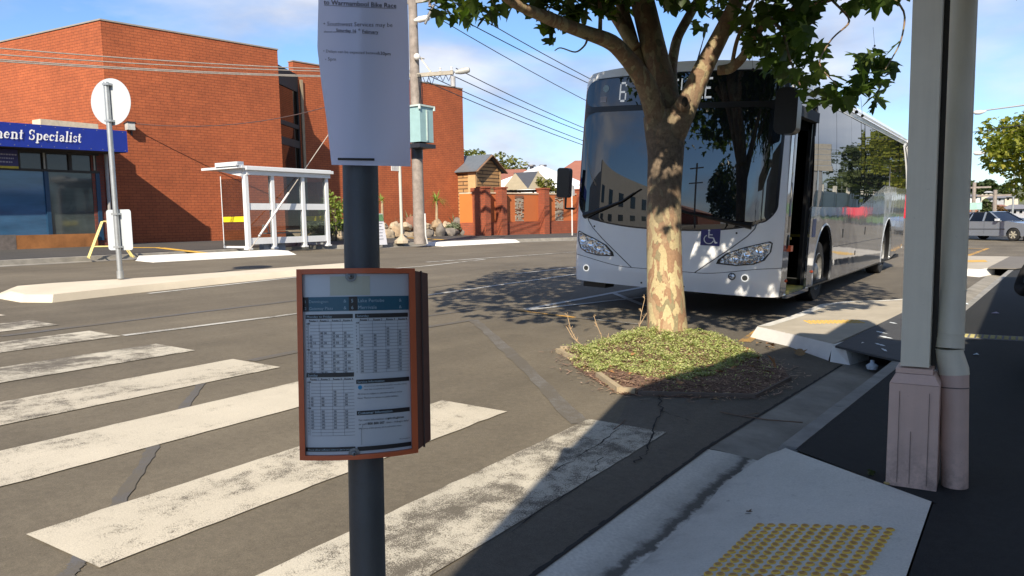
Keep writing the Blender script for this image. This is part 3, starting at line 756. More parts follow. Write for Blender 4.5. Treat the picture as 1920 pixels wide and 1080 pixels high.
# canopy and fascia sign
zt1, zb1 = 4.50, 3.82
fy1 = onx(240, 285, FX).y
m = MB(); m.bbox((SX - 1.7, 2, zb1 - .0), (FX - .065, fy1 - .02, zb1 + .12)); m.bbox((SX - 1.7, fy1 - .10, zb1 + .122), (FX - .065, fy1 - .02, zt1 - .04)); m.build('canopy', M('soffit_dark', (.05, .045, .04), .8), shop, smooth=0)
blu = M('fascia_blue', (.008, .026, .27), .35, .10, 1.5)
def zf(y, t): return lerp(zb1, zt1, t) + (fy1 - y) * (-.012 if t > .5 else -.014)
m = MB(); m.prism([Vector((FX, 2, zf(2, 0))), Vector((FX, fy1, zb1 + .01)), Vector((FX, fy1, zt1)), Vector((FX, 2, zf(2, 1)))], (-.06, 0, 0)); fa = fixn(m.build('fascia_sign', blu, shop, smooth=0))
m = MB()
for k_ in range(22): m.bbox((FX, fy1 - .15 - k_ * .42, zt1 - .06 - k_ * .005), (FX + .004, fy1 - .13 - k_ * .42, zt1 - .04 - k_ * .005)); m.bbox((FX, fy1 - .1 - k_ * .37, zb1 + .05 - k_ * .005), (FX + .004, fy1 - .08 - k_ * .37, zb1 + .07 - k_ * .005))
m.build('rivet', coping, fa, smooth=0)
# serif lettering drawn from pen strokes: "ment Specialist"
stk_ = 0
def stroke(mb, pts, wd, S):
    global stk_
    P = [Vector((p[0], p[1])) for p in pts]
    for (a, b), w_ in zip(zip(P, P[1:]), wd if hasattr(wd, '__len__') else [wd] * (len(P) - 1)):
        d = (b - a); n = Vector((-d.y, d.x)).normalized() * w_ / 2; e = d.normalized() * w_ * .28
        stk_ = (stk_ + 1) % 60; mb.add([S(q) + Vector((stk_ * .0005, 0, 0)) for q in (a - n - e, b - n + e, b + n + e, a + n - e)], [(0, 1, 2, 3)])
T_, t_n = .165, .07
def arc(cx, cy, rx, ry, a0, a1, n=9): return [(cx + rx * cos(radians(lerp(a0, a1, i / n))), cy + ry * sin(radians(lerp(a0, a1, i / n)))) for i in range(n + 1)]
def serif(x, y, w_=.30): return ([(x - w_ / 2, y), (x + w_ / 2, y)], t_n)
XH = .62
GL = {
 'i': (.36, [([(.18, 0), (.18, XH)], T_), serif(.18, .03), ([(.04, XH - .03), (.2, XH - .03)], t_n), ([(.18, .82), (.18, .93)], T_)]),
 'l': (.36, [([(.18, 0), (.18, 1.02)], T_), serif(.18, .03), ([(.04, .98), (.2, .98)], t_n)]),
 'n': (.72, [([(.18, 0), (.18, XH)], T_), serif(.18, .03), ([(.04, XH - .03), (.2, XH - .03)], t_n), (arc(.36, XH - .19, .18, .17, 160, 0), [.08] * 4 + [.13] * 5), ([(.54, XH - .19), (.54, 0)], T_), serif(.54, .03)]),
 'm': (1.08, [([(.18, 0), (.18, XH)], T_), serif(.18, .03), ([(.04, XH - .03), (.2, XH - .03)], t_n), (arc(.36, XH - .19, .18, .17, 160, 0), [.08] * 4 + [.13] * 5), ([(.54, XH - .19), (.54, 0)], T_), serif(.54, .03, .26), (arc(.72, XH - .19, .18, .17, 160, 0), [.08] * 4 + [.13] * 5), ([(.90, XH - .19), (.90, 0)], T_), serif(.90, .03)]),
 'e': (.58, [(arc(.29, .31, .20, .27, 5, 320, 16), [.09] * 4 + [.16] * 8 + [.08] * 4), ([(.12, .34), (.49, .34)], t_n)]),
 'c': (.54, [(arc(.29, .31, .20, .27, 45, 315, 14), [.09] * 3 + [.16] * 8 + [.08] * 3), ([(.43, .45), (.43, .51)], .13)]),
 't': (.42, [([(.2, .1), (.2, .84)], T_), ([(.04, XH - .03), (.38, XH - .03)], t_n), (arc(.3, .12, .1, .1, 180, 330, 5), .08)]),
 's': (.48, [(arc(.24, .46, .14, .13, 20, 230, 8), .10), (arc(.24, .17, .15, .14, 60, -150, 8), .11), ([(.36, .44), (.36, .58)], .05), ([(.1, .04), (.1, .2)], .05)]),
 'a': (.58, [(arc(.27, XH - .17, .16, .15, 160, 0, 7), .09), ([(.43, XH - .17), (.43, .05)], T_), ([(.43, .04), (.54, .05)], t_n), (arc(.26, .17, .15, .15, 80, 320, 9), .11), ([(.26, .33), (.42, .38)], .07)]),
 'p': (.66, [([(.18, -.28), (.18, XH)], T_), serif(.18, -.26), ([(.04, XH - .03), (.2, XH - .03)], t_n), (arc(.36, .31, .19, .27, 140, -140, 14), [.08] * 4 + [.15] * 6 + [.08] * 4)]),
 'S': (.70, [(arc(.34, .73, .20, .21, 25, 235, 9), [.09] * 3 + [.14] * 6), (arc(.35, .25, .22, .23, 65, -150, 10), [.14] * 6 + [.09] * 4), ([(.53, .70), (.53, .95)], .06), ([(.13, .03), (.13, .28)], .06)]),
}
GL['s'] = (.48, GL['s'][1])
mlet = MB()
sz = .292
pe = onx(152, 263, FX)      # right end of the wording
chars = 'ment Specialist'; adv = sum((GL[c][0] if c in GL else .42) + .03 for c in chars) * sz
x = 0
for c in chars:
    if c in GL:
        for pts_, wd in GL[c][1]:
            def S(q, x=x): 
                yy_ = pe.y - adv + x + (q[0] + q[1] * .16) * sz; return Vector((FX + .006, yy_, zf(yy_, 0) + .235 + q[1] * sz))
            stroke(mlet, pts_, wd, S)
        x += (GL[c][0] + .03) * sz
    else: x += .45 * sz; mlet.marks.append(len(mlet.f))
build_lines(mlet, 'lettering', M('letter_white', (.85, .85, .85), .5, .02), fa, smooth=0)
m = MB(); yk = onx(112, 235, FX - .3).y; m.bbox((SX - .9, yk, zt1 - .3), (SX - .4, onx(198, 235, SX).y - .02, zt1 + .32)); m.build('parapet_block', M('cream_block', (.62, .53, .40), .8), shop, smooth=0)
m = MB(); dp = Vector((SX + .12, onx(199, 300, SX + .12).y, 0)); m.tube([dp + Vector((0, 0, .85)), dp + Vector((0, 0, 3.8))], .055, 8); m.build('downpipe', M('pipe_grey', (.30, .30, .30), .5), shop)

# ---- garden wall (rendered panels with brick piers)
RX = -21.3
rend = M('orange_render', (.40, .115, .035), .8, .06, .8); rend_sun = M('orange_render_sunlit', (.52, .15, .03), .8, .05, .8)
capm = M('cream_cap', (.50, .40, .30), .8)
fy = [gp(q, 440.5, .12) for q in (905, 935, 1012, 1062, 1100)]
wy = lambda px, py=400: None
W0 = gp(905, 441.5, .12); W1 = gp(1064, 437.2, .12); dw = (W1 - W0); dw.z = 0; dw.normalize(); nw_ = Vector((-dw.y, dw.x, 0)); nw_ = nw_ if nw_.x < 0 else -nw_
def gw(px, py, off=0):
    d = ray(px, py); t = (W0 - CAM).dot(nw_) / d.dot(nw_); return CAM + d * t - nw_ * off
gwall = thing('garden_wall', W0, 'orange rendered garden wall with brick piers and brick base beyond the utility pole', 'garden wall')
zbase = W0.z - .25; ztop = gw(1000, 364).z; zbr = gw(1000, 415).z; zpier = gw(1010, 352.5).z
def wseg(m, s0, s1, z0, z1, o=0, t=.25):
    a = Vector((s0.x, s0.y, z0)) - nw_ * o; b = Vector((s1.x, s1.y, z0)) - nw_ * o; m.prism([a, b, b + nw_ * t, a + nw_ * t], (0, 0, z1 - z0))
wend = gw(1150, 400)
m = MB(); wseg(m, gw(912, 400), wend, zbr, ztop, -.1, .2); fixn(m.build('render_panel', rend, gwall, smooth=0))
m = MB(); wseg(m, gw(912, 400), wend, zbase, zbr, 0, .3); fixn(m.build('brick_base', brick_b, gwall, smooth=0))
m = MB(); wseg(m, gw(912, 400), wend, ztop + .002, ztop + .07, -.06, .26); fixn(m.build('wall_cap', capm, gwall, smooth=0))
for px0, px1 in ((901, 911), (932, 941.5), (1012, 1021), (1083, 1092)):
    s0, s1 = gw(px0, 400), gw(px1, 400); m = MB(); wseg(m, s0, s1, zbase, zpier - .08, .35, .55); pr = fixn(m.build('pier', brick_b, gwall, smooth=0))
    m = MB(); wseg(m, s0 - dw * .04, s1 + dw * .04, zpier - .078, zpier, .39, .63); fixn(m.build('pier_cap', brick_b, pr, smooth=0))
slotm = M('slot_grille', (.30, .26, .21), .9, .5, 30, .8)
for px0, px1 in ((968, 983.5), (1043, 1058)):
    s0, s1 = gw(px0, 400), gw(px1, 400); za, zb_ = gw(px0, 414).z, gw(px0, 371).z
    m = MB(); wseg(m, s0, s1, za, za + .04, -.06, .05)
    for i in range(6):
        for j in range(20):
            if R() < .72: a = s0.lerp(s1, (i + .12) / 6); b = s0.lerp(s1, (i + .88) / 6); z0 = lerp(za + .06, zb_, j / 20); h_ = (zb_ - za) / 22; wseg(m, a, b, z0, z0 + h_, -.06 + .015 * R(), .05)
    g_ = fixn(m.build('grille', slotm, gwall, smooth=0))
    m = MB(); wseg(m, s0, s1, lerp(za, zb_, .47), lerp(za, zb_, .53), -.04, .05); wseg(m, s0, s1, zb_, zb_ + .12, -.04, .05); wseg(m, s0 - dw * .0, s1, za - .06, za, -.04, .05); fixn(m.build('slot_sill', M('slot_brown', (.16, .08, .05), .8), g_, smooth=0))
# return wall, the sun's brightness put into its render colour
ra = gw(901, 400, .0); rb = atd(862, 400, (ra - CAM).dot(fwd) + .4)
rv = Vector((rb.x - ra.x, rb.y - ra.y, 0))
m = MB(); a = Vector((ra.x, ra.y, zbr)); m.prism([a, a + rv, a + rv + Vector((0, .25, 0)), a + Vector((0, .25, 0))], (0, 0, ztop - zbr)); fixn(m.build('return_panel', rend_sun, gwall, smooth=0))
m = MB(); a = Vector((ra.x, ra.y, zbase)); m.prism([a, a + rv, a + rv + Vector((0, .27, 0)), a + Vector((0, .27, 0))], (0, 0, zbr - zbase)); fixn(m.build('return_base', brick_b, gwall, smooth=0))
m = MB(); a = Vector((ra.x, ra.y, ztop + .002)); m.prism([a, a + rv, a + rv + Vector((0, .28, 0)), a + Vector((0, .28, 0))], (0, 0, .06)); fixn(m.build('return_cap', capm, gwall, smooth=0))
s0, s1 = gw(888, 400), gw(901, 400)
m = MB(); q0 = atd(888, 400, (ra - CAM).dot(fwd) + .1); wseg(m, q0, Vector((ra.x, ra.y, 0)), zbase, zpier - .05, .1, .3)
fixn(m.build('pier', brick_b, gwall, smooth=0))

# ---- timber shed
shX = -25.6
s1_, s2_ = onx(893, 400, shX), onx(940, 400, shX); ap = onx(916, 293, shX)
ev_ = onx(893, 318, shX).z
wood = brick('weatherboard', (.42, .24, .10), (.36, .20, .085), (.06, .035, .02), cell=(3.1, .20), mo=.028, stain=.15)
wood2 = M('corner_board', (.50, .32, .16), .8, .12, 5); wood_d = brick('weatherboard_dark', (.09, .055, .035), (.07, .045, .03), (.02, .015, .01), cell=(3.1, .2), mo=.03)
slate = M('metal_roof', (.13, .15, .17), .35, .1, 4)
shed = thing('timber_shed', (shX - 2, s1_.y, .7), 'tall brown weatherboard shed with grey gable roof behind the garden wall', 'shed')
ym = (s1_.y + s2_.y) / 2
m = MB(); m.prism([(shX, s1_.y, .7), (shX, s2_.y, .7), (shX, s2_.y, ev_), (shX, ym, ap.z), (shX, s1_.y, ev_)], (-5, 0, 0)); fixn(m.build('wall', wood, shed, smooth=0))
m = MB(); m.bbox((shX - .5, s1_.y - .03, .7), (shX + .03, s1_.y - .002, ev_)); m.bbox((shX + .002, s1_.y - .03, .7), (shX + .03, s1_.y + .12, ev_)); m.bbox((shX + .002, s2_.y - .1, .7), (shX + .03, s2_.y, ev_)); split_build(m, 'corner_board', wood2, shed, smooth=0)
for sgn, yy_ in ((-1, s1_.y), (1, s2_.y)):
    m = MB(); e = Vector((shX + .25, yy_ + sgn * .25, ev_ - .12)); r_ = Vector((shX + .25, ym, ap.z + .04)); m.prism([e, r_, r_ + Vector((0, 0, .06)), e + Vector((0, 0, .06))], (-5.6, 0, 0)); fixn(m.build('roof', slate, shed, smooth=0))
    m = MB(); m.beam(e + Vector((.02, 0, 0)), r_ + Vector((.02, 0, 0)), .05, .16, upv=(1, 0, 0)); m.build('barge_board', M('barge_brown', (.22, .13, .08), .8), shed, smooth=0)
# ---- marquee, shade sail, houses beyond
def atx(px, py, D): return atd(px, py, D)
tent = M('marquee_white', (.82, .84, .86), .6, .03)
c = atx(1015, 310, 60); ce = atx(1015, 352, 60)
t = thing('marquee', (c.x, c.y, .7), 'white peaked marquee roof behind the garden wall', 'marquee')
m = MB(); ez = ce.z - .2; hw = 4.3; A = 60
cor = [Vector((c.x + hw * 1.3 * cos(radians(k * 90 + A)), c.y + hw * 1.3 * sin(radians(k * 90 + A)), ez)) for k in range(4)]
for k_ in range(4): m.add([cor[k_], cor[(k_ + 1) % 4], Vector((c.x, c.y, c.z))], [(0, 1, 2)])
m.build('roof', tent, t, smooth=0)
m = MB()
for k_ in range(4): a, b = cor[k_], cor[(k_ + 1) % 4]; m.quad(a, b, b - Vector((0, 0, .35)), a - Vector((0, 0, .35)))
m.build('valance', tent, t, smooth=0)
for k_ in range(4): m = MB(); m.tube([cor[k_], Vector((cor[k_].x, cor[k_].y, .7))], .05, 6); m.build('leg', M('marquee_leg', (.5, .5, .5), .4), t)
# shade sail frame
sail_l = M('sail_tan', (.34, .29, .20), .9, .1, 3); sail_d = M('sail_dark', (.07, .075, .09), .9, .1, 3)
D = 49
q = [atx(940, 357, D - 1.5), atx(966, 324, D), atx(1009, 321, D + 1.5), atx(1044, 356, D - .5), atx(990, 354, D - 3)]
t = thing('shade_sail', (q[0].x, q[0].y, .7), 'tan and dark mesh shade sail stretched over poles in front of the white marquee', 'shade sail')
for nm, idx, mt_ in (('sail_panel', (0, 1, 4), sail_l), ('sail_panel', (1, 2, 4), sail_d), ('sail_panel', (2, 3, 4), sail_l)):
    m = MB(); pp = [q[i] for i in idx]; m.add(pp + [p + Vector((0, 0, -.02)) for p in pp], [(0, 1, 2), (5, 4, 3), (0, 3, 4, 1), (1, 4, 5, 2), (2, 5, 3, 0)]); fixn(m.build(nm, mt_, t, smooth=0))
for i in (1, 2): m = MB(); m.tube([q[i], Vector((q[i].x, q[i].y, .7))], .09, 8); m.build('pole', M('sail_pole' + str(i), (.06, .07, .10) if i == 1 else (.30, .24, .16), .6), t)
# pergola rail seen over the wall
t = thing('pergola', (q[4].x, q[4].y, .7), 'dark timber pergola beam just above the garden wall cap', 'pergola')
m = MB(); a, b = atx(938, 359, 47), atx(1062, 357, 48); m.beam(a, b, .15, .14); m.build('beam', M('perg', (.07, .045, .03), .8), t, smooth=0)
for px in (948, 975, 1000, 1030, 1052): a = atx(px, 360, 47.4); m = MB(); m.tube([a, Vector((a.x, a.y, .7))], .06, 6); m.build('post', M('perg_post', (.35, .28, .2), .8), t)
# cream panels/windows seen above cap at right
t = thing('cream_house', (0, 0, 0), 'low cream house wall seen between the bus mirror and the marquee', 'house')
a, b = atx(1068, 377, 56), atx(1110, 377, 57); t.location = (a.x, a.y, .7); bpy.context.view_layer.update()
m = MB(); n_ = Vector((-.6, .8, 0)); z1 = atx(1060, 334, 47).z; m.prism([Vector((a.x, a.y, .7)), Vector((b.x, b.y, .7)), Vector((b.x, b.y, .7)) + n_ * 3, Vector((a.x, a.y, .7)) + n_ * 3], (0, 0, z1 - .7)); fixn(m.build('wall', M('cream_wall', (.50, .45, .33), .8), t, smooth=0))
for s_ in (.18, .5): a2 = a.lerp(b, s_); b2 = a.lerp(b, s_ + .22); m = MB(); m.prism([Vector((a2.x, a2.y, a.z - .1)) - n_ * .03, Vector((b2.x, b2.y, a.z - .1)) - n_ * .03, Vector((b2.x, b2.y, a.z - .1)), Vector((a2.x, a2.y, a.z - .1))], (0, 0, .55)); fixn(m.build('window', win_dark, t, smooth=0))
tile = brick('terracotta_tile', (.30, .11, .07), (.25, .09, .06), (.12, .05, .035), cell=(.33, .16), stain=.1)
tilef = M('terracotta_roof', (.30, .12, .08), .8, .10, 1.2, .3, bscale=12)
def house(px0, px1, pxr0, pxr1, pyr, pye, D, lab, wallc=(.45, .35, .25)):
    a, b = atx(px0, pye, D), atx(px1, pye, D); r0, r1 = atx(pxr0, pyr, D + 5), atx(pxr1, pyr, D + 5); r0.z = r1.z
    back = (r0 + r1) / 2 - (a + b) / 2; back.z = 0; a.z = b.z = (a.z + b.z) / 2
    c, d = b + back * 2, a + back * 2
    t = thing('tiled_house', (a.x, a.y, .6), lab, 'house', 'tiled roof houses beyond the garden wall')
    m = MB(); m.add([a, b, c, d, r0, r1], [(0, 1, 5, 4), (1, 2, 5), (2, 3, 4, 5), (3, 0, 4)]); fixn(m.build('roof', tilef, t, smooth=0))
    m = MB(); f_ = lambda p: Vector((p.x, p.y, .6)); m.prism([f_(a), f_(b), f_(c), f_(d)], (0, 0, a.z - .65)); fixn(m.build('wall', M(lab[:12], wallc, .8), t, smooth=0))
    return t, r0, r1
h1, r0, r1 = house(900, 1010, 930, 985, 317, 345, 58, 'long low terracotta tiled roof between the timber shed and the marquee')
h2, r0, r1 = house(1010, 1170, 1078, 1135, 300, 345, 62, 'larger terracotta hipped roof rising behind the marquee towards the bus')
for px in (997, 1018): a = atx(px, 312, 64); m = MB(); m.tube([a - Vector((0, 0, 1)), a], .16, 8); m.tube([a, a + Vector((0, 0, .12))], [.34, .30], 8); m.build('chimney', M('flue', (.08, .08, .10), .5), h2)

# ---- bus shelter
sh = [gp(461, 468, .12), gp(517, 466, .12), gp(570, 463, .12), gp(618, 461, .12)]
SXp = -20.12; sy = [p.y for p in sh]; sz0 = zg(SXp) + .12; sht = 2.28
white = M('white_powdercoat', (.68, .70, .72), .4, .04, 3, coat=.2)
t = thing('bus_shelter', (SXp, sy[0], sz0), 'white framed glass bus shelter with flat roof in front of the brick building', 'bus shelter')
for i, y in enumerate(sy):
    m = MB(); m.bbox((SXp - .07, y - .06, sz0), (SXp + .07, y + .06, sz0 + sht)); m.bbox((SXp - .10, y - .09, sz0), (SXp + .10, y + .09, sz0 + .05)); m.build('post', white, t, smooth=0)
for z0, h_, nm in ((.16, .20, 'bottom_rail'), (1.22, .20, 'middle_rail')):
    m = MB(); m.bbox((SXp - .04, sy[0] + .06, sz0 + z0), (SXp + .04, sy[3] - .06, sz0 + z0 + h_)); m.build(nm, white, t, smooth=0)
m = MB(); m.bbox((SXp - .05, sy[0] - .02, sz0 + sht), (SXp + .12, sy[3] + .12, sz0 + sht + .14)); m.bbox((SXp - .02, sy[0] - .1, sz0 + sht + .142), (SXp + .22, sy[3] + .18, sz0 + sht + .24)); m.build('gutter_beam', white, t, smooth=0)
m = MB(); zz = sz0 + sht + .244; m.bbox((SXp - 1.75, sy[0] - .25, zz - .05), (SXp + .18, sy[3] + .1, zz + .02)); m.bbox((SXp - 1.0, sy[0] - .3, zz + .022), (SXp + .1, sy[0] - .1, zz + .14)); m.build('roof', white, t, smooth=0)
m = MB(); m.prism([Vector((SXp - .05, sy[0] - .05, zz - .3)), Vector((SXp - .05, sy[0] - .05, zz - .06)), Vector((SXp - 1.3, sy[0] - .05, zz - .06))], (0, .05, 0)); fixn(m.build('roof_bracket', white, t, smooth=0))
shgl = glassy('shelter_glass', (.72, .74, .74), 1.5)
for i in range(3):
    for z0, z1 in ((.36, 1.22), (1.42, sht)):
        m = MB(); m.bbox((SXp - .006, sy[i] + .07, sz0 + z0), (SXp + .006, sy[i + 1] - .07, sz0 + z1)); m.build('glass_pane', shgl, t, smooth=0)
for yy_ in (sy[0] + .0, sy[3]):
    m = MB(); m.bbox((SXp - 1.15, yy_ - .006, sz0 + .12), (SXp - .08, yy_ + .006, sz0 + sht - .1)); g_ = m.build('end_pane', shgl, t, smooth=0)
    m = MB(); m.bbox((SXp - 1.12, yy_ - .010, sz0 + .86), (SXp - .10, yy_ + .010, sz0 + 1.02)); m.build('yellow_band', M('band_yellow', (.75, .62, .02), .5, .03), g_, smooth=0)
    m = MB(); m.bbox((SXp - 1.16, yy_ - .03, sz0 + .05), (SXp - .07, yy_ + .03, sz0 + .11)); m.tube([(SXp - 1.16, yy_, sz0), (SXp - 1.16, yy_, sz0 + sht)], .015, 6); m.build('end_rail', white, t, smooth=0)
m = MB(); m.bbox((SXp - .75, sy[0] + 1.2, sz0 + .46), (SXp - .35, sy[2] + .6, sz0 + .50)); bn = m.build('bench_seat', M('bench_grey', (.25, .30, .32), .5), t, smooth=0)
for y in (sy[0] + 1.4, sy[2] + .3): m = MB(); m.tube([(SXp - .3, y, sz0), (SXp - .55, y + .15, sz0 + .46)], .03, 6); m.tube([(SXp - .8, y, sz0), (SXp - .55, y + .15, sz0 + .46)], .03, 6); m.build('bench_leg', M('bench_dark', (.12, .12, .12), .5), bn)
m = MB(); m.tube([(SXp - .4, sy[0] + 1.15, sz0 + .5), (SXp - .4, sy[0] + 1.1, sz0 + .72), (SXp - .6, sy[0] + 1.1, sz0 + .74), (SXp - .75, sy[0] + 1.15, sz0 + .55)], .02, 6); m.build('bench_arm', white, bn)
m = MB(); m.bbox((SXp - .35, sy[1] - .3, sz0 - .1), (SXp - .12, sy[2] - .7, sz0 + .16)); m.build('base_box', M('box_bluegrey', (.22, .26, .32), .6), t, smooth=0)

# ---- A-frame trestle, sandwich board, sign poles
yt = M('trestle_yellow', (.72, .60, .24), .5, .08, 6)
p = gp(168, 483, .12); q_ = gp(250, 481, .12)
t = thing('yellow_trestle', (p.x, p.y, p.z), 'folding yellow tube trestle standing on the far footpath behind the median sign', 'trestle')
dd = Vector((-.25, .45, 0)); ax = (q_ - p); ln = ax.length; ax.normalize(); pe_ = Vector((-ax.y, ax.x, 0)) * .55
apx = p + ax * ln * .36 + Vector((0, 0, .92)); apx2 = p + ax * ln * .47 + Vector((0, 0, .92))
for k_ in range(4):
    o_ = pe_ * k_ / 3 * .9; m = MB(); m.tube([p + o_, apx + o_ * .9], .018, 6); m.build('leg', yt, t)
    m = MB(); m.tube([q_ + o_, apx2 + o_ * .9], .018, 6); m.build('leg', yt, t)
m = MB(); m.tube([p, p + pe_ * .9], .03, 6); m.tube([q_, q_ + pe_ * .9], .03, 6)
for tt_ in (.3, .95): m.tube([p.lerp(apx, tt_), p.lerp(apx, tt_) + pe_ * .9], .02, 6); m.tube([q_.lerp(apx2, tt_), q_.lerp(apx2, tt_) + pe_ * .9], .02, 6)
m.tube([apx, apx2], .02, 6); m.tube([p.lerp(apx, .3), q_.lerp(apx2, .3)], .022, 6); split_build(m, 'cross_bar', yt, t)
a = gp(717, 459, .12); z0 = a.z
t = thing('sandwich_board', a, 'white sandwich board with green band beside the shelter, half hidden by the stop pole', 'sign board')
sb = M('board_white', (.72, .73, .78), .6, .03)
m = MB(); m.prism([a + Vector((-.02, -.28, 0)), a + Vector((-.02, .28, 0)), a + Vector((-.2, .28, 1.1)), a + Vector((-.2, -.28, 1.1))], (-.03, 0, 0)); pn = fixn(m.build('panel', sb, t, smooth=0))
m = MB(); m.prism([a + Vector((-.149, -.27, .84)), a + Vector((-.149, .27, .84)), a + Vector((-.189, .27, 1.08)), a + Vector((-.189, -.27, 1.08))], (.006, 0, 0)); fixn(m.build('green_band', M('board_green', (.12, .25, .12), .6, .5, 12), pn, smooth=0))
m = MB()
for k_ in range(6): zz = .75 - k_ * .11; m.bbox((a.x - .03 - zz * .163, a.y - .2, a.z + zz), (a.x - .012 - zz * .163, a.y + .1 + .1 * R(), a.z + zz + .018))
m.build('board_print', M('print_grey', (.3, .3, .33), .7), pn, smooth=0)
m = MB(); m.prism([a + Vector((-.42, -.28, 0)), a + Vector((-.42, .28, 0)), a + Vector((-.24, .28, 1.1)), a + Vector((-.24, -.28, 1.1))], (-.03, 0, 0)); fixn(m.build('back_panel', sb, t, smooth=0))
a = gp(754, 456, .12)
t = thing('footpath_post', a, 'slim pale post on a stepped octagonal base beside the utility pole', 'post')
m = MB(); m.lathe(a, [(.28, 0), (.28, .10), (.22, .14), (.09, .26), (.06, .34)], 8); m.build('base', M('post_base', (.42, .36, .27), .8, .12, 6), t, smooth=30)
m = MB(); m.tube([a + Vector((0, 0, .3)), a + Vector((0, 0, 3.1))], .055, 10); m.build('shaft', M('post_pale', (.50, .50, .45), .5, .08, 4), t)
m = MB(); m.box(a + Vector((0, -.25, 2.85)), (.03, .42, .42)); m.build('stop_flag', M('flag_white', (.6, .6, .6), .5), t)
a = gp(1073, 446, .0)
t = thing('sign_post', a, 'thin pale sign post by the garden wall, half hidden by the bus mirror', 'post')
m = MB(); m.tube([a, a + Vector((0, 0, 2.6))], .035, 8); m.build('shaft', M('post_pale2', (.6, .6, .58), .4), t)
m = MB(); m.box(a + Vector((0, .03, 2.3)), (.03, .45, .5)); m.build('sign_plate', M('plate_grey', (.5, .5, .5), .4), t)

# ---- median sign
a = gp(226, 522, .14); dv_ = Vector((cos(radians(20)), sin(radians(20)), 0))     # along the plates
galv = M('galvanised', (.42, .44, .45), .38, .12, 9, metal=.6)
alum = M('aluminium_sheet', (.46, .50, .54), .45, .04, 3, metal=.1)
topz = 4.02; lean = Vector((-.03, 0, 0))
t = thing('median_sign', a, 'galvanised pole with round and rectangular sign backs standing on the cream median island', 'road sign')
m = MB(); m.tube([a, a + Vector((0, 0, topz - a.z)) + lean], .048, 12); m.build('pole', galv, t)
m = MB(); m.tube([a - Vector((0, 0, .0)), a + Vector((0, 0, .14))], .062, 12); m.build('socket', galv, t)
nn = Vector((-dv_.y, dv_.x, 0)) * .06
c = a + Vector((0, 0, (onx(208, 191, a.x).z - a.z))) + nn
m = MB(); rr = .415
m.prism([c + dv_ * cos(2 * pi * i / 40) * rr + Vector((0, 0, sin(2 * pi * i / 40) * rr)) for i in range(40)], nn * .06); fixn(m.build('round_plate', alum, t, smooth=30))
z0_, z1_ = onx(226, 469, a.x).z, onx(226, 393, a.x).z
m = MB(); hw, hh = .26, (z1_ - z0_) / 2; cc_ = Vector((a.x, a.y, (z0_ + z1_) / 2)) + nn; rc = .05; pts = []
for k_, (sx, sz_) in enumerate(((1, 1), (-1, 1), (-1, -1), (1, -1))):
    for q in range(5):
        an = radians(90 * k_ + 90 * q / 4); pts.append(cc_ + dv_ * (sx * (hw - rc) + cos(an) * rc) + Vector((0, 0, sz_ * (hh - rc) + sin(an) * rc)))
m.prism(pts, nn * .06); fixn(m.build('rectangular_plate', alum, t, smooth=30))
m = MB()
for z in (c.z + .30, c.z - .34, z0_ + .06, z1_ - .08): m.box((a.x, a.y, z), (.13, .11, .035), rz=radians(20))
split_build(m, 'clamp', galv, t, smooth=0)

# ---- utility pole
up_ = gp(787, 457.5, .12)
t = thing('utility_pole', up_, 'tall weathered timber utility pole with transformer box and crossarm beside the garden rocks', 'utility pole')
polew = M('pole_timber', (.26, .225, .20), .9, .28, 5, .5, bscale=30)
ptop = up_ + Vector((0, 0, 10.5)) 
m = MB(); m.tube([up_, up_ + Vector((0, 0, 4)), ptop], [.215, .19, .14], 16, jit=.03); m.build('shaft', polew, t)
zc = lambda y: onx(787, y, up_.x).z
teal = M('transformer_teal', (.27, .42, .43), .45, .08, 4)
zb_, zt_ = zc(270), zc(206)
tc_ = up_ + Vector((.35, -.18, 0)); 
m = MB(); m.bbox((tc_.x - .28, tc_.y - .36, zb_), (tc_.x + .28, tc_.y + .36, zt_)); tb = m.build('transformer', teal, t, smooth=0)
m = MB(); m.bbox((tc_.x - .33, tc_.y - .42, zt_ + .002), (tc_.x + .33, tc_.y + .42, zt_ + .06))
for sy_ in (-.4, .4): m.tube([(tc_.x + .3, tc_.y + sy_, zt_ - .1), (tc_.x + .3, tc_.y + sy_, zt_ + .05)], .05, 8)
m.bbox((tc_.x + .282, tc_.y - .03, zb_ + .05), (tc_.x + .31, tc_.y + .03, zt_ - .1)); m.build('lid', M('teal_pale', (.45, .55, .52), .5), tb, smooth=30)
m = MB(); m.bbox((tc_.x - .3, tc_.y - .45, zb_ - .2), (tc_.x + .3, tc_.y + .45, zb_ - .06)); m.tube([up_ + Vector((0, 0, zb_ - up_.z - .55)), up_ + Vector((0, 0, zb_ - up_.z - .05))], .21, 16)
for s_ in (-.3, .3): m.tube([(tc_.x - .1, tc_.y + s_, zb_ - .06), (tc_.x - .1, tc_.y + s_, zb_)], .06, 8)
m.build('bracket', dark_metal, t, smooth=30)
insul = M('insulator_white', (.68, .66, .62), .35)
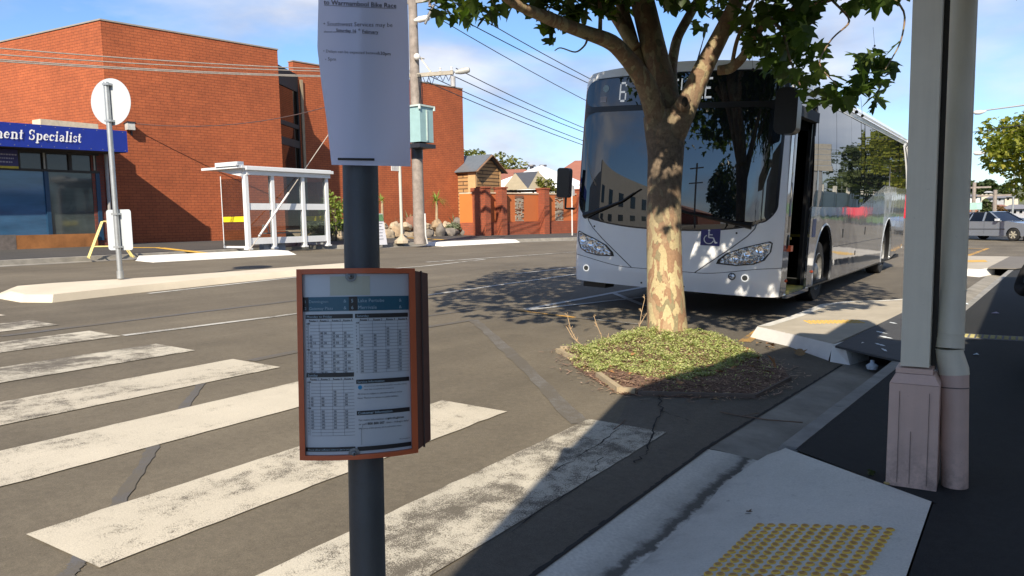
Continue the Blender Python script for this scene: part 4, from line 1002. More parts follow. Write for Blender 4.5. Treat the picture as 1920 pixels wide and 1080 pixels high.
# crossarm with the street lamp
zcr = zc(144)
e0 = up_ + Vector((0, 0, zcr - up_.z)) + Vector((.2, 0, 0)); e1 = onx(850, 135, up_.x + .3)
e1 = atd(850, 136, (e0 - CAM).dot(fwd) - .3)
m = MB(); m.beam(e0 - (e1 - e0).normalized() * .4, e1, .11, .13); ca = m.build('crossarm', M('arm_timber', (.33, .30, .25), .85, .2, 6), t, smooth=0)
m = MB()
for s_ in (.62, .95): q = e0.lerp(e1, s_) + Vector((0, 0, .06)); m.lathe(q, [(.02, 0), (.05, .03), (.03, .08), (.05, .11), (.02, .15)], 10)
m.build('insulator', insul, ca)
m = MB(); m.beam(e0.lerp(e1, .35) + Vector((0, 0, .08)), up_ + Vector((.15, 0, zc(105) - up_.z)), .04, .05); m.build('brace', M('brace_pale', (.5, .47, .42), .6), ca, smooth=0)
m = MB(); q = atd(849, 138, (e0 - CAM).dot(fwd) - .3); m.tube([q + Vector((0, 0, -.45)), q + Vector((0, 0, -.1))], .09, 10); m.build('fuse_box', M('fuse_grey', (.35, .35, .36), .5), ca)
lh = atd(868, 133, (e0 - CAM).dot(fwd) - .5)
ld = (atd(878, 131, (e0 - CAM).dot(fwd) - .5) - atd(858, 135, (e0 - CAM).dot(fwd) - .5)).normalized()
m = MB(); m.tube([lh - ld * .28, lh - ld * .1, lh + ld * .1, lh + ld * .22, lh + ld * .25], [.05, .10, .11, .09, .04], 12); lm = m.build('street_lamp', M('lamp_body', (.40, .40, .38), .5), t)
m = MB(); m.tube([e1, e1.lerp(lh, .6) + Vector((0, 0, .04)), lh - ld * .2], .025, 8); m.build('lamp_arm', galv, lm)
m = MB()
for i in range(5):
    a = e0.lerp(e1, .1 + .17 * i) + Vector((0, 0, -.05)); b = e0.lerp(e1, .3 + .16 * i) + Vector((0, 0, -.05)); c = (a + b) / 2 - Vector((0, 0, U(.12, .35))); m.tube([a, a.lerp(c, .7), c, b.lerp(c, .7), b], .012, 5)
q = up_ + Vector((.2, 0, 0))
for i in range(5):
    o_ = Vector((U(-.02, .14), U(-.2, .12), 0)); m.tube([q + o_ + Vector((0, 0, zcr - q.z)), q + o_ * 1.5 + Vector((.05, U(-.1, .1), zcr - q.z - .7)), q + o_ + Vector((.03, 0, zt_ + .1 - q.z))], .014, 5)
m.build('cable_loop', dark_metal, t)
m = MB(); q = up_ + Vector((.25, -.15, zc(112) - up_.z)); m.ball(q, .12, sq=(1, 1, 1)); m.tube([q, q + Vector((0, .4, 0))], .03, 6); m.build('insulator', insul, t)
# upper hardware by the leaves
zu = zc(8); u0 = up_ + Vector((0, 0, zu - up_.z)); u1 = atd(835, -4, (u0 - CAM).dot(fwd) - .5)
m = MB(); m.beam(u0 - (u1 - u0) * .25, u1, .1, .12); ua = m.build('upper_crossarm', M('arm_grey', (.30, .28, .25), .8), t, smooth=0)
for px, py in ((806, 8), (818, 2), (828, 6)):
    q = atd(px, py, (u0 - CAM).dot(fwd) - .4); m = MB(); m.lathe(q - Vector((0, 0, .1)), [(.02, 0), (.07, .03), (.04, .07), (.07, .11), (.04, .15), (.07, .19), (.02, .24)], 10); m.build('insulator', M('insul_brown', (.30, .25, .22), .4), ua)
q = atd(790, 36, (u0 - CAM).dot(fwd) - .3); m = MB(); m.tube([q - Vector((.25, .1, .03)), q - Vector((.1, 0, 0)), q + Vector((.2, .15, .05)), q + Vector((.26, .18, .06))], [.04, .11, .10, .03], 10); m.build('flood_head', insul, t)
m = MB(); a, b = atd(804, 30, (u0 - CAM).dot(fwd) - .3), atd(813, 10, (u0 - CAM).dot(fwd) - .3)
m.tube([a, b], [.07, .05], 8); m.tube([atd(797, 45, 25), atd(806, 25, 25)], .04, 8); m.build('fuse_link', M('fuse_dark', (.12, .12, .12), .5), t)
m = MB(); q = up_ + Vector((.22, .06, 0)); m.tube([q + Vector((.02, .1, 0)), q + Vector((0, .02, .3)), q + Vector((0, .02, 1.1))], .03, 8); m.build('conduit', M('conduit_white', (.6, .6, .6), .5), t)
# wires
wirem = M('wire_dark', (.05, .05, .055), .6); wirel = M('wire_pale', (.42, .38, .33), .6)
def wire(a, b, sag, r, mat, lab, n=14):
    m = MB(); m.tube([a.lerp(b, i / n) - Vector((0, 0, sag * 4 * (i / n) * (1 - i / n))) for i in range(n + 1)], r, 5, cap=False)
    return tag(m.build('overhead_wire', mat), lab, 'wire', 'overhead wires along the far side of the street')
LW = ((72, 119, 'topmost pale wire crossing in front of the brick building'), (84, 123.5, 'second pale wire from the top crossing the brick building'), (93.5, 132, 'third pale wire crossing the brick building, one of a close pair'), (96.5, 134, 'lowest pale wire crossing the brick building'))
for y0, y1, lab in LW:
    a, b = onx(0, y0, -18.8), onx(600, y1, -18.8); d = b - a; a2 = a - d * 1.2; t_ = (up_.y - a.y) / d.y; b2 = a + d * t_
    sg = .35; m = wire(a2 + Vector((0, 0, .25)), b2, sg, .016, wirel, lab)
RW = ((855, 128, 1098, 223), (845, 140, 1098, 231), (800, 140, 1094, 246), (800, 153, 1094, 254), (805, 24, 1102, 172), (813, 8, 1116, 144), (830, -8, 1122, 138))
for i, (x0, y0, x1, y1) in enumerate(RW):
    X_ = -18.7; a = atd(x0, y0, (up_ - CAM).dot(fwd)); b = onx(x1, y1, X_); c = b + (b - a) * 1.6
    wire(a, c, .5, .017 if i < 5 else .02, wirem, 'dark wire number from bottom to top') ['label'] = ('second', 'first', 'third', 'lowest', 'fifth', 'sixth', 'highest')[i] + ' of the dark wires running from the utility pole towards the bus' if False else ['dark wire from the crossarm lamp to the bus roof, upper of its pair', 'dark wire from the crossarm to the bus, lower of its pair', 'dark wire passing right of the brick wall top, upper of the lowest pair', 'lowest dark wire between the brick wall and the bus windscreen', 'single dark wire from the pole top down to the bus side', 'dark wire below the leaves, lower of the top pair', 'highest dark wire under the leaves, ending above the bus corner'][i]
a = fl_ - nB * .15 + Vector((0, 0, .12)); b = atd(700, 170, (up_ - CAM).dot(fwd) + 1); m = MB(); m.tube([a.lerp(b, i / 12) - Vector((0, 0, .55 * 4 * (i / 12) * (1 - i / 12))) for i in range(13)], .016, 5)
tag(m.build('service_wire', M('wire_brown', (.06, .03, .03), .6)), 'dark service wire sagging across the brick wall from the flood lamp', 'wire')
g_top = up_ + Vector((0, 0, 8.8)); g_bot = gp(467, 470.5, .12)
g1_ = gp(617, 250); 
t = thing('stay_wire', g_bot, 'diagonal stay wire with white guard crossing in front of the bus shelter', 'stay wire')
# keep it straight through the pixel line seen in the photo
ga = g_bot; gb = atd(541, 362, (g_bot - CAM).dot(fwd) + 1.6); dG_ = gb - ga
m = MB(); m.tube([ga, ga + dG_ * 3.6], .013, 6); m.build('wire', wirel, t)
m = MB(); m.tube([ga + dG_ * .27, ga + dG_ * 1.0], .035, 8); m.build('guard', M('guard_white', (.62, .60, .58), .5), t)
m = MB(); m.ball(ga + dG_ * .25, .045); split_build(m, 'clamp', galv, t)

# ================================================================== BUS STOP POLE (nearest thing)
def unit(v): v = Vector(v); return v.normalized()
DP = 1.56
PT, PB = atd(672.5, 150, DP), atd(690, 1080, DP)
pd = unit(PB - PT)
polem = M('stop_pole_grey', (.060, .068, .075), .5, .12, 14, .15, metal=.2)
foot = PB + pd * ((PB.z - .12) / -pd.z)
pole_t = thing('bus_stop_pole', foot, 'dark grey bus stop pole at the kerb ramp carrying an orange timetable case', 'pole')
m = MB(); m.tube([foot, PT + (PT - PB).normalized() * .55], .0345, 28); m.build('post', polem, pole_t)
m = MB(); m.lathe(foot, [(.075, 0), (.075, .012), (.04, .02), (.036, .06)], 24); m.build('base_flange', polem, pole_t)
# timetable case: bowed panel in front of the post
TL, TR, BL, BR = atd(557, 502, 1.50), atd(783, 505, 1.555), atd(572, 846, 1.50), atd(788, 862, 1.555)
ctr_t, ctr_b = (TL + TR) / 2, (BL + BR) / 2
upc = unit(-pd); rc_ = unit((TR - TL) + (BR - BL)); rc_ = unit(rc_ - upc * rc_.dot(upc)); nc_ = rc_.cross(-upc); nc_ = nc_ if nc_.dot(CAM - ctr_t) > 0 else -nc_
Wc = ((TR - TL).length + (BR - BL).length) / 2; zt0 = ctr_t; hc = (ctr_t - ctr_b).length
O_ = atd(670, 503, 1.50)        # middle of the top edge, on the bulge
bulge = .030
def cs(s, t, o=0.0):
    """case surface: s 0..1 across, t 0..1 down, o outwards"""
    k = (2 * s - 1)
    return O_ + rc_ * (k * Wc / 2) - upc * (t * hc) - nc_ * (bulge * k * k) + nc_ * o
def cslab(m, s0, s1, t0, t1, o0, o1, n=14):
    nu = max(2, int(n * (s1 - s0) + 1))
    fr = lambda o: (lambda u, v: cs(lerp(s0, s1, u), lerp(t0, t1, v), o))
    m.grid(fr(o1), nu, 1); m.grid(fr(o0), nu, 1)
    m.grid(lambda u, v: cs(lerp(s0, s1, u), t0, lerp(o0, o1, v)), nu, 1); m.grid(lambda u, v: cs(lerp(s0, s1, u), t1, lerp(o0, o1, v)), nu, 1)
    m.grid(lambda u, v: cs(s0, lerp(t0, t1, u), lerp(o0, o1, v)), 1, 1); m.grid(lambda u, v: cs(s1, lerp(t0, t1, u), lerp(o0, o1, v)), 1, 1)
    return m
orange = M('case_orange', (.50, .11, .035), .5, .12, 7, .1, coat=.1); caseb = M('case_back', (.045, .022, .018), .6, .15, 6)
case = thing('timetable_case', cs(.5, 1, -.02), 'orange framed timetable case bolted to the dark grey bus stop pole', 'timetable case')
fwS, fwT = .055, .030
for nm, a in (('side_frame', (0, fwS - .010, 0, 1)), ('side_frame', (1 - fwS, 1, 0, 1)), ('top_frame', (fwS - .0095, 1 - fwS - .0005, 0, fwT - .003)), ('bottom_frame', (fwS - .0095, 1 - fwS - .0005, 1 - fwT + .006, 1))):
    m = MB(); cslab(m, *a, -.022, .006, 30); fixn(m.build(nm, orange, case, smooth=30))
m = MB(); cslab(m, .01, .99, .005, .995, -.030, -.0225, 24); m.mat(0)
side = [cs(1, 0, -.022), cs(1, 1, -.022)]
fixn(m.build('back_shell', caseb, case, smooth=30))
# deep back box seen edge-on at the right
m = MB()
q0, q1 = cs(1.003, .012, .002), cs(1.003, .985, .002); dr = unit(atd(803, 505, 1.62) - cs(1, 0)); wd_ = (atd(803, 505, 1.62) - cs(1, 0)).length * .92
m.prism([q0, q1, q1 + dr * wd_ + upc * .008, q0 + dr * wd_ - upc * .004], -nc_ * .10 + rc_ * .0)
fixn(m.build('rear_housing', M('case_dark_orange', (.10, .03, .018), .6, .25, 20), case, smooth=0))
m = MB(); m.tube([q0 + dr * wd_ * .45 + nc_ * .001, q1 + dr * wd_ * .45 + nc_ * .001], .0022, 6); m.build('housing_seam', caseb, case)
paper = M('timetable_paper', (.46, .51, .56), .35, .05, 4, coat=.35)
m = MB(); cslab(m, fwS - .008, 1 - fwS - .001, fwT - .002, 1 - fwT + .005, -.010, -.002, 30); sheet = fixn(m.build('timetable_sheet', paper, case, smooth=30))
ink = M('ink_black', (.012, .012, .014), .5, .05); inkg = M('ink_grey', (.10, .11, .13), .6, .1); teal_ = M('ink_teal', (.012, .09, .15), .4, .1); palei = M('ink_pale', (.30, .42, .50), .5); cyan = M('ink_cyan', (.02, .25, .50), .5); yel_ = M('ink_pale_yellow', (.42, .44, .36), .4, .1)
S0, S1, T0, T1 = fwS - .004, 1 - fwS - .005, fwT, 1 - fwT
SS = lambda s: lerp(S0, S1, s)
TT = lambda t: lerp(T0, T1, t)
def cbar(m, s0, s1, t0, t1, o): 
    nu = max(1, int(16 * (s1 - s0))); m.grid(lambda u, v: cs(SS(lerp(s0, s1, u)), TT(lerp(t0, t1, v)), o), nu, 1)
def ctext(m, txt, s, t, size, o=.0, bold=0.0, center=False):
    """size in fractions of the sheet height (metres = size*hc)"""
    m.marks.append(len(m.f)); vs, fs, wd = text_geo(txt, size * hc, bold * size * hc)
    if center: s = s - wd / Wc / 2
    m.add([cs(SS(s) + a / Wc, TT(t) - b / hc, o) for a, b in vs], fs)
o1, o2, o3 = -.0012, -.0006, .0000
m = MB(); cbar(m, .0, 1, .125, .205, o1); m.build('route_band', teal_, sheet, smooth=0)
m = MB(); cbar(m, .0, .05, .125, .205, o2); cbar(m, .42, .50, .125, .205, o2)
for s0, s1, t in ((.02, .455, .222), (.475, .99, .222), (.02, .455, .548), (.475, .99, .590), (.475, .99, .765), (.0, .455, .962), (.475, 1, .965)): cbar(m, s0, s1, t, t + .024, o2)
split_build(m, 'heading_bar', ink, sheet, smooth=0)
m = MB(); cbar(m, .25, .62, .012, .118, o1); m.build('pale_patch', yel_, sheet, smooth=0)
m = MB()
ctext(m, '1  Dennington', .012, .158, .021, o3); ctext(m, '2  Gateway Plaza', .012, .196, .021, o3); ctext(m, '5   Lake Pertobe', .44, .158, .026, o3); ctext(m, '6   Merrivale', .44, .196, .026, o3)
for s_ in (.37, .90):
    for t in (.158, .196): ctext(m, '&', s_, t, .024, o3)
ctext(m, 'Monday to Friday', .03, .241, .018, o3); ctext(m, 'Saturday', .49, .241, .018, o3); ctext(m, 'Sunday', .03, .567, .018, o3); ctext(m, 'Service Information', .485, .609, .018, o3); ctext(m, 'Customer Information', .485, .784, .020, o3, .01)
ctext(m, 'Please allow sufficient time to get to your stop', .02, .980, .013, o3)
build_lines(m, 'heading_text', palei, sheet, smooth=0)
m = MB()
for k_, s_ in enumerate((.07, .17, .28, .385)): ctext(m, 'Route %d' % (k_ + 1), s_ - .02, .262, .014, o3, .02); ctext(m, 'Route %d' % (k_ + 1), s_ - .02, .588, .014, o3, .02)
for k_, s_ in enumerate((.54, .665, .79, .91)): ctext(m, 'Route %d' % (k_ + 1), s_ - .02, .262, .015, o3, .02)
ctext(m, 'For more information visit', .49, .822, .0150, o3); ctext(m, 'ptv.vic.gov.au', .77, .822, .0165, o3, .02)
ctext(m, 'or call', .49, .845, .0150, o3); ctext(m, '1800 800 007', .56, .845, .0175, o3, .02); ctext(m, '(6am - midnight daily)', .755, .845, .0140, o3)
ctext(m, 'Effective as of 26th January 2014 until further notice', .49, .868, .0108, o3)
ctext(m, 'All services are operated by wheelchair accessible vehicles', .545, .632, .0098, o3); ctext(m, 'other than exceptional circumstances.', .545, .650, .0105, o3)
ctext(m, 'All times are subject to alteration without notice.', .485, .675, .012, o3); ctext(m, 'Note: There is no service on public holidays.', .485, .698, .012, o3)
ctext(m, 'Warrnambool', .88, .945, .010, o3)
build_lines(m, 'body_text', ink, sheet, smooth=0)
mg = MB(); ml = MB(); tabs = []
def tbl(s0, s1, t0, rows, hours, cols, data):
    ml = MB(); tabs.append(ml)
    for r_ in range(rows + 1):
        t = t0 + r_ * .0182
        mg.grid(lambda u, v: cs(SS(lerp(s0 + .04, s1, u)), TT(t + v * .0016), o1), 8, 1)
    for c_ in cols: mg.grid(lambda u, v: cs(SS(c_ - .028 + u * .002), TT(t0 + v * rows * .0182), o1), 1, 1)
    for r_, hlab in enumerate(hours):
        if r_ < rows: ctext(ml, hlab, s0 + .005, t0 + (r_ + 1) * .0182 - .003, .0125, o3, .02 if hlab in ('AM', 'PM') else 0)
    for k_, c_ in enumerate(cols):
        for r_, s_ in data[k_]: ctext(ml, s_, c_ - .018, t0 + (r_ + 1) * .0182 - .003, .0145, o3, .015)
hh = ['AM', '5', '6', '7', '8', '9', '10', '11', 'PM', '12', '1', '2', '3', '4', '5', '6', '7']
tbl(.02, .455, .262, 16, hh, (.07, .17, .28, .385), [[(r_, '20' if r_ % 3 else '05 35') for r_ in (4, 5, 6, 7, 9, 10, 11, 12, 13, 14, 15)], [(r_, '00' if r_ % 3 else '00 30') for r_ in (3, 4, 5, 6, 7, 9, 10, 11, 12, 13, 14, 15)], [(r_, '50' if r_ % 2 else '20 50') for r_ in (3, 4, 5, 6, 7, 9, 10, 11, 12, 13, 14, 15)], [(r_, '50' if r_ % 2 else '20 50') for r_ in (3, 4, 5, 6, 7, 9, 10, 11, 12, 13, 14, 15)]])
tbl(.475, .99, .262, 16, hh, (.54, .665, .79, .91), [[(r_, '00') for r_ in (4, 5, 6, 7, 9, 10, 11, 12, 13, 14, 15)], [(r_, '00') for r_ in (4, 5, 6, 7, 9, 10, 11, 12, 13, 14, 15)], [(r_, '50') for r_ in (2, 3, 4, 5, 6, 7, 9, 10, 11, 12, 13, 14)], [(r_, '50') for r_ in (3, 4, 5, 6, 7, 9, 10, 11, 12, 13, 14, 15)]])
tbl(.02, .455, .588, 17, hh, (.07, .17, .28, .385), [[(r_, '20') for r_ in (5, 6, 7, 9, 10, 11, 12, 13, 14)], [(r_, '00') for r_ in (5, 6, 7, 9, 10, 11, 12, 13, 14)], [(r_, '50') for r_ in (3, 4, 5, 6, 7, 9, 10, 11, 12, 13, 14)], [(r_, '50') for r_ in (4, 5, 6, 7, 9, 10, 11, 12, 13, 14)]])
mg.build('table_rule', inkg, sheet, smooth=0); [(q_.marks.clear(), q_.build('table_figures', M('ink_figures', (.045, .05, .06), .6), sheet, smooth=0)) for q_ in tabs] if True else [build_lines(q_, 'table_figures', M('ink_figures', (.045, .05, .06), .6), sheet, smooth=0) for q_ in tabs]
m = MB(); m.add([cs(SS(.51) + cos(i * pi / 8) * .018, TT(.634) + sin(i * pi / 8) * .018 * Wc / hc, o2) for i in range(16)], [list(range(16))]); m.build('info_dot', cyan, sheet, smooth=0)
m = MB(); pts = [cs(SS(.52) + a, TT(b), .001) for a, b in ((.008, .845), (-.002, .865), (-.006, .90), (-.004, .955))]; m.tube(pts, .0004, 5); m.build('scratch', M('scratch_grey', (.20, .22, .24), .6), sheet)
boltm = M('bolt_steel', (.16, .17, .18), .4, .2, 60, metal=.7)
for t in (.022 + .02, .978 - .008):
    c = cs(.445, t, .0); m = MB(); m.lathe(c, [(.0105, 0), (.0105, .002), (.0055, .0022), (.0050, .0055), (.0035, .0062), (0, .0062)], 20, nc_); bo = m.build('bolt', boltm, case, smooth=30)
    m = MB(); m.lathe(c + nc_ * .0063, [(.0022, 0), (.0015, .0003), (0, .0003)], 6, nc_); m.build('bolt_socket', ink, bo)
# paper notice tied round the pole
def npos(px, py, o=0):
    u = (px - 674) / 88.0
    return atd(px, py, DP - .050 + .030 * u * u - (.012 * max(0, 1 - abs(u)) ) * 0 + .010 * sin(py / 70 + u) * abs(u) + .012 * (1 - py / 300) * (u < 0) * abs(u) - o)
def nedge(py):
    l = pl([(-90, 594), (0, 597), (90, 595), (160, 603), (230, 613), (312, 622)], py); r_ = pl([(-90, 758), (0, 764), (100, 767), (312, 770)], py); return l, r_
def nfn(u, v):
    py = lerp(-90, 309, v); l, r_ = nedge(py); px = lerp(l, r_, u); return npos(px, py + 3 * u)
paperw = newmat('notice_paper'); b = paperw[3]; b.inputs['Base Color'].default_value = (.80, .82, .97, 1); b.inputs['Roughness'].default_value = .35; b.inputs['Coat Weight'].default_value = .3
N, K = paperw[1], paperw[2]; tl = N.new('ShaderNodeBsdfTranslucent'); tl.inputs[0].default_value = (.72, .75, 1, 1); mxs = N.new('ShaderNodeMixShader'); mxs.inputs[0].default_value = .42
K.new(b.outputs[0], mxs.inputs[1]); K.new(tl.outputs[0], mxs.inputs[2]); K.new(mxs.outputs[0], N['Material Output'].inputs[0])
nt_ = thing('paper_notice', npos(674, 309), 'laminated white paper notice tied around the top of the bus stop pole', 'notice')
m = MB(); m.grid(nfn, 30, 50); m.build('sheet', paperw[0], nt_, smooth=80)
lt = MB(); bt = MB()
def ntext(m, txt, px, py, hpx, slope=.05, bold=0, under=False, m2=None):
    m.marks.append(len(m.f)); vs, fs, wd = text_geo(txt, 1.0, bold); k = hpx
    f = lambda a, b: npos(px + a * k, py + slope * a * k - b * k, .0012)
    m.add([f(a, b) for a, b in vs], fs)
    if under:
        n = 16
        for i in range(n): a, b2 = wd * i / n, wd * (i + 1) / n; m.add([f(a, -.16), f(b2, -.16), f(b2, -.10), f(a, -.10)], [(0, 1, 2, 3)])
ntext(bt, 'to Warrnambool Bike Race', 607, 8, 12.2, .05, .012, True); ntext(lt, '\u2022 Southwest Services may be', 606, 48, 11.2, .02)
ntext(lt, 'altered on', 607, 61, 5.6, .02); ntext(bt, 'Saturday 16', 630, 59, 8.0, .05, .012, True); ntext(bt, 'th', 671.5, 57, 5, .05, .012); ntext(bt, 'February', 679, 61.5, 8.4, .05, .012, True)
ntext(lt, '\u2022 Delays can be expected between', 606, 98, 7.6, .04); ntext(bt, '1:30pm', 707, 102.5, 8.6, .05, .012); ntext(lt, '  - 5pm', 604, 113, 9, .04)
build_lines(lt, 'light_text', M('ink_notice', (.10, .10, .16), .6), nt_, smooth=0); build_lines(bt, 'bold_text', M('ink_notice_b', (.03, .03, .06), .6), nt_, smooth=0)
m = MB(); m.tube([npos(lerp(634, 702, i / 10), lerp(298, 299, i / 10), .0022) for i in range(11)], .0022, 6); m.build('cable_tie', ink, nt_)
m = MB(); m.tube([npos(lerp(635, 702, i / 10), -60, .0022) for i in range(11)], .0022, 6); m.build('cable_tie', ink, nt_)

# ================================================================== VERANDA POST AND DOWNPIPE
cA, cB = onz(1660, 912, .12), onz(1755, 918, .12)
cw = (cB - cA).length; ccx = (cA + cB) / 2
cdir = unit(Vector((1, .03, 0))); cw *= .985; cback = Vector((-cdir.y, cdir.x, 0)); cback = cback if cback.y > 0 else -cback
zsh = onx(1690, 690, (cA.x + cB.x) / 2 - .1).z
ztopc = 3.02
def colpt(px, py):   # on the front plane of the post
    d = ray(px, py); n = cback; t = (cA + cback * .03 - CAM).dot(n) / d.dot(n); return CAM + d * t
postm = M('post_grey_paint', (.72, .68, .55), .5, .06, 3, .1, bscale=30); basem = M('post_base_pink', (.64, .46, .385), .55, .08, 4, .12, bscale=30)
def wornpaint(mm, dirt, amt=.5):
    N, K = mm.node_tree.nodes, mm.node_tree.links; b = N['Principled BSDF']; src = b.inputs['Base Color'].links[0].from_socket
    v = vcoord(N, K, 'pos'); sp = N.new('ShaderNodeSeparateXYZ'); K.new(v, sp.inputs[0]); mr_ = N.new('ShaderNodeMapRange'); mr_.inputs[1].default_value = .12; mr_.inputs[2].default_value = .40; mr_.inputs[3].default_value = .75; mr_.inputs[4].default_value = .0; K.new(sp.outputs[2], mr_.inputs[0])
    f = nz(N, K, v, 9, 8, .75); mm2 = N.new('ShaderNodeMath'); mm2.operation = 'MULTIPLY'; K.new(mr_.outputs[0], mm2.inputs[0]); K.new(ramp(N, K, f, [(.42, 0), (.62, 1)]), mm2.inputs[1])
    c1 = mixc(N, K, mm2.outputs[0], src, dirt)
    g = nz(N, K, v, 38, 6, .8); c1 = mixc(N, K, ramp(N, K, g, [(.66, 0), (.70, amt)]), c1, dirt)
    mp_ = N.new('ShaderNodeMapping'); mp_.inputs['Scale'].default_value = (14, 14, .7); K.new(v, mp_.inputs[0]); h = nz(N, K, mp_.outputs[0], 3, 5); c1 = mixc(N, K, 1.0, c1, ramp(N, K, h, [(.3, .95), (.6, 1.0)]), 'MULTIPLY')
    K.new(c1, b.inputs['Base Color'])
wornpaint(postm, (.30, .27, .22)); wornpaint(basem, (.22, .17, .15))
vp_ = thing('veranda_post', (cA + cB) / 2 + cback * .12, 'square grey timber veranda post with pinkish boxed base on the footpath', 'veranda post')
zs = colpt(1700, 692).z; cmid = (cA + cB) / 2 + cback * (cw / 2)
def sqr(c, h, z): return [Vector((c.x, c.y, 0)) + cdir * i * h + cback * j * h + Vector((0, 0, z)) for i, j in ((-1, -1), (1, -1), (1, 1), (-1, 1))]
def frust(m, c, h0, z0, h1, z1):
    m.add(sqr(c, h0, z0) + sqr(c, h1, z1), [(0, 1, 5, 4), (1, 2, 6, 5), (2, 3, 7, 6), (3, 0, 4, 7), (4, 5, 6, 7), (3, 2, 1, 0)])
pl_, pr_ = colpt(1699, 350), colpt(1759, 350); hwp = (pr_ - pl_).length / 2 * .93
pm = (pl_ + pr_) / 2 + cback * hwp; off = Vector((pm.x - cmid.x, pm.y - cmid.y, 0)); csh = cmid + cdir * off.dot(cdir) * 1.0
csh = cmid + cdir * (((pl_ + pr_) / 2 - (cA + cB) / 2).dot(cdir) - .008)
m = MB(); frust(m, csh, hwp, zs + .005, hwp, ztopc); fixn(m.build('shaft', postm, vp_, smooth=0))
m = MB(); frust(m, cmid, cw / 2, .12, cw / 2 * .97, zs - .075); fixn(m.build('base', basem, vp_, smooth=0))
m = MB(); frust(m, cmid, cw / 2 * .97, zs - .073, hwp + .02, zs - .028); frust(m, csh, hwp + .018, zs - .026, hwp + .018, zs - .003); fixn(m.build('base_moulding', basem, vp_, smooth=0))
m = MB()
for s_, l0 in ((.22, .0), (.80, .02), (.46, .12)):
    a = (cA + cB) / 2 + cdir * cw * (s_ - .5) - cback * .0035; m.prism([a + Vector((0, 0, .02)), a + cdir * .002 + Vector((0, 0, .02)), a + cdir * .002 + Vector((0, 0, (.28 if s_ == .46 else zs - .23))) , a + Vector((0, 0, (.28 if s_ == .46 else zs - .23)))], cback * .002)
split_build(m, 'base_joint', M('joint_dark', (.13, .10, .09), .8), vp_, smooth=0)
m = MB(); rs_ = csh + cdir * (hwp + .0125) + cback * (hwp * .9); m.prism(sqr(Vector((rs_.x, rs_.y, 0)), .0115, zs - .02), (0, 0, ztopc - zs)); fixn(m.build('gap_strip', M('gap_dark', (.035, .032, .028), .8), vp_, smooth=0))  # added dark strip standing in for the dark gap beside the pipe
dpipe = thing('downpipe', onz(1790, 917, .12), 'round grey downpipe with pinkish offset lower section beside the veranda post', 'downpipe')
Dd = (onz(1790, 917, .12) - CAM).dot(fwd) + .045
def pp(px, py, D=Dd): return atd(px, py, D)
rp = 24.3 / F * Dd; rl = 25.5 / F * Dd
m = MB(); top_ = pp(1806, 0); b0_ = pp(1780.5, 640); m.tube([b0_, top_, top_ + (top_ - b0_) * .25], rp, 24); m.build('upper_pipe', postm, dpipe)
m = MB()
for py, px in ((625, 1781), (634, 1780.6), (655, 1779.6), (545, 1784.6)): c = pp(px, py); m.tube([c, c + Vector((0, 0, .004))], rp * 1.05, 24)
split_build(m, 'pipe_collar', postm, dpipe); m = MB(); m.tube([pp(1780.8, 632), pp(1779.8, 652)], rp * 1.03, 24); m.build('socket', postm, dpipe)
e_a, e_b = pp(1773.8, 655), pp(1789, 690, Dd + .0)
m = MB(); m.tube([pp(1779.5, 655), pp(1780, 664), pp(1788.5, 693), pp(1789, 702)], [rp, rp, rl, rl], 24); m.build('offset_bend', postm, dpipe)
m = MB(); m.tube([pp(1789, 700), pp(1790, 917)], [rl * .97, rl * .88], 24)
fixn(m.build('lower_pipe', basem, dpipe))
m = MB(); m.tube([pp(1789.3, 725), pp(1789.3, 727)], rl * 1.0, 24); m.build('lower_joint', M('joint2', (.16, .12, .11), .8), dpipe)
# unseen veranda roof and shop walls, outlined to cast the shade on the pavement
zr = 3.05
def so_(p, z=zr): p = Vector(p); return Vector((p.x - LH.x * (z - zg(p.x)), p.y - LH.y * (z - zg(p.x)), z))
edge = [so_(q) for q in ((-1.91, 2.45, 0), (-2.17, 3.5, 0), (-2.66, 5.62, 0), (-2.42, 6.94, 0), (-2.13, 8.83, 0))]
bk = edge[0] + (edge[0] - edge[1]) * ((edge[0].y + 2.8) / (edge[1].y - edge[0].y))
poly = [bk] + edge + [Vector((edge[-1].x + .02, 5.0, zr)), Vector((2.05, 5.0, zr)), Vector((2.05, -2.8, zr))]
ver = thing('veranda_roof', (2, 0, zr), 'corrugated veranda roof over the near footpath, above the frame', 'veranda')
m = MB(); m.prism(poly, (0, 0, .06)); fixn(m.build('roof_sheet', M('veranda_metal', (.55, .54, .50), .6), ver, smooth=0))
m = MB(); m.bbox((.1, 4.7, zr - .01), (2.0, 4.9, zr - .12)); m.build('fascia', postm, ver, smooth=0)
shopn = thing('corner_shop', (6, 0, .12), 'rendered shop wall with parapet added to shade the near footpath, outside the frame', 'shop')
m = MB(); m.bbox((4.6, -2.6, .12), (9, 5.6, 3.4)); m.build('wall', M('shop_wall', (.50, .46, .40), .8), shopn, smooth=0)
m = MB(); ph = 3.72; m.bbox((.10, 2.0, zr + .07), (.30, 5.6, ph)); m.build('shade_parapet', postm, shopn, smooth=0)  # unseen strip over the roof, placed to cast the shade edge
sh2 = thing('shop_shade_wall', (5, 9, .12), 'low shop wall added for its shade further along the near footpath, outside the frame', 'shop')
m = MB(); m.bbox((1.15, 5.75, .12), (1.45, 15, 3.1)); m.build('wall', M('shop_wall2', (.45, .42, .38), .8), sh2, smooth=0)  # thin unseen wall, sized for its shadow along the footpath

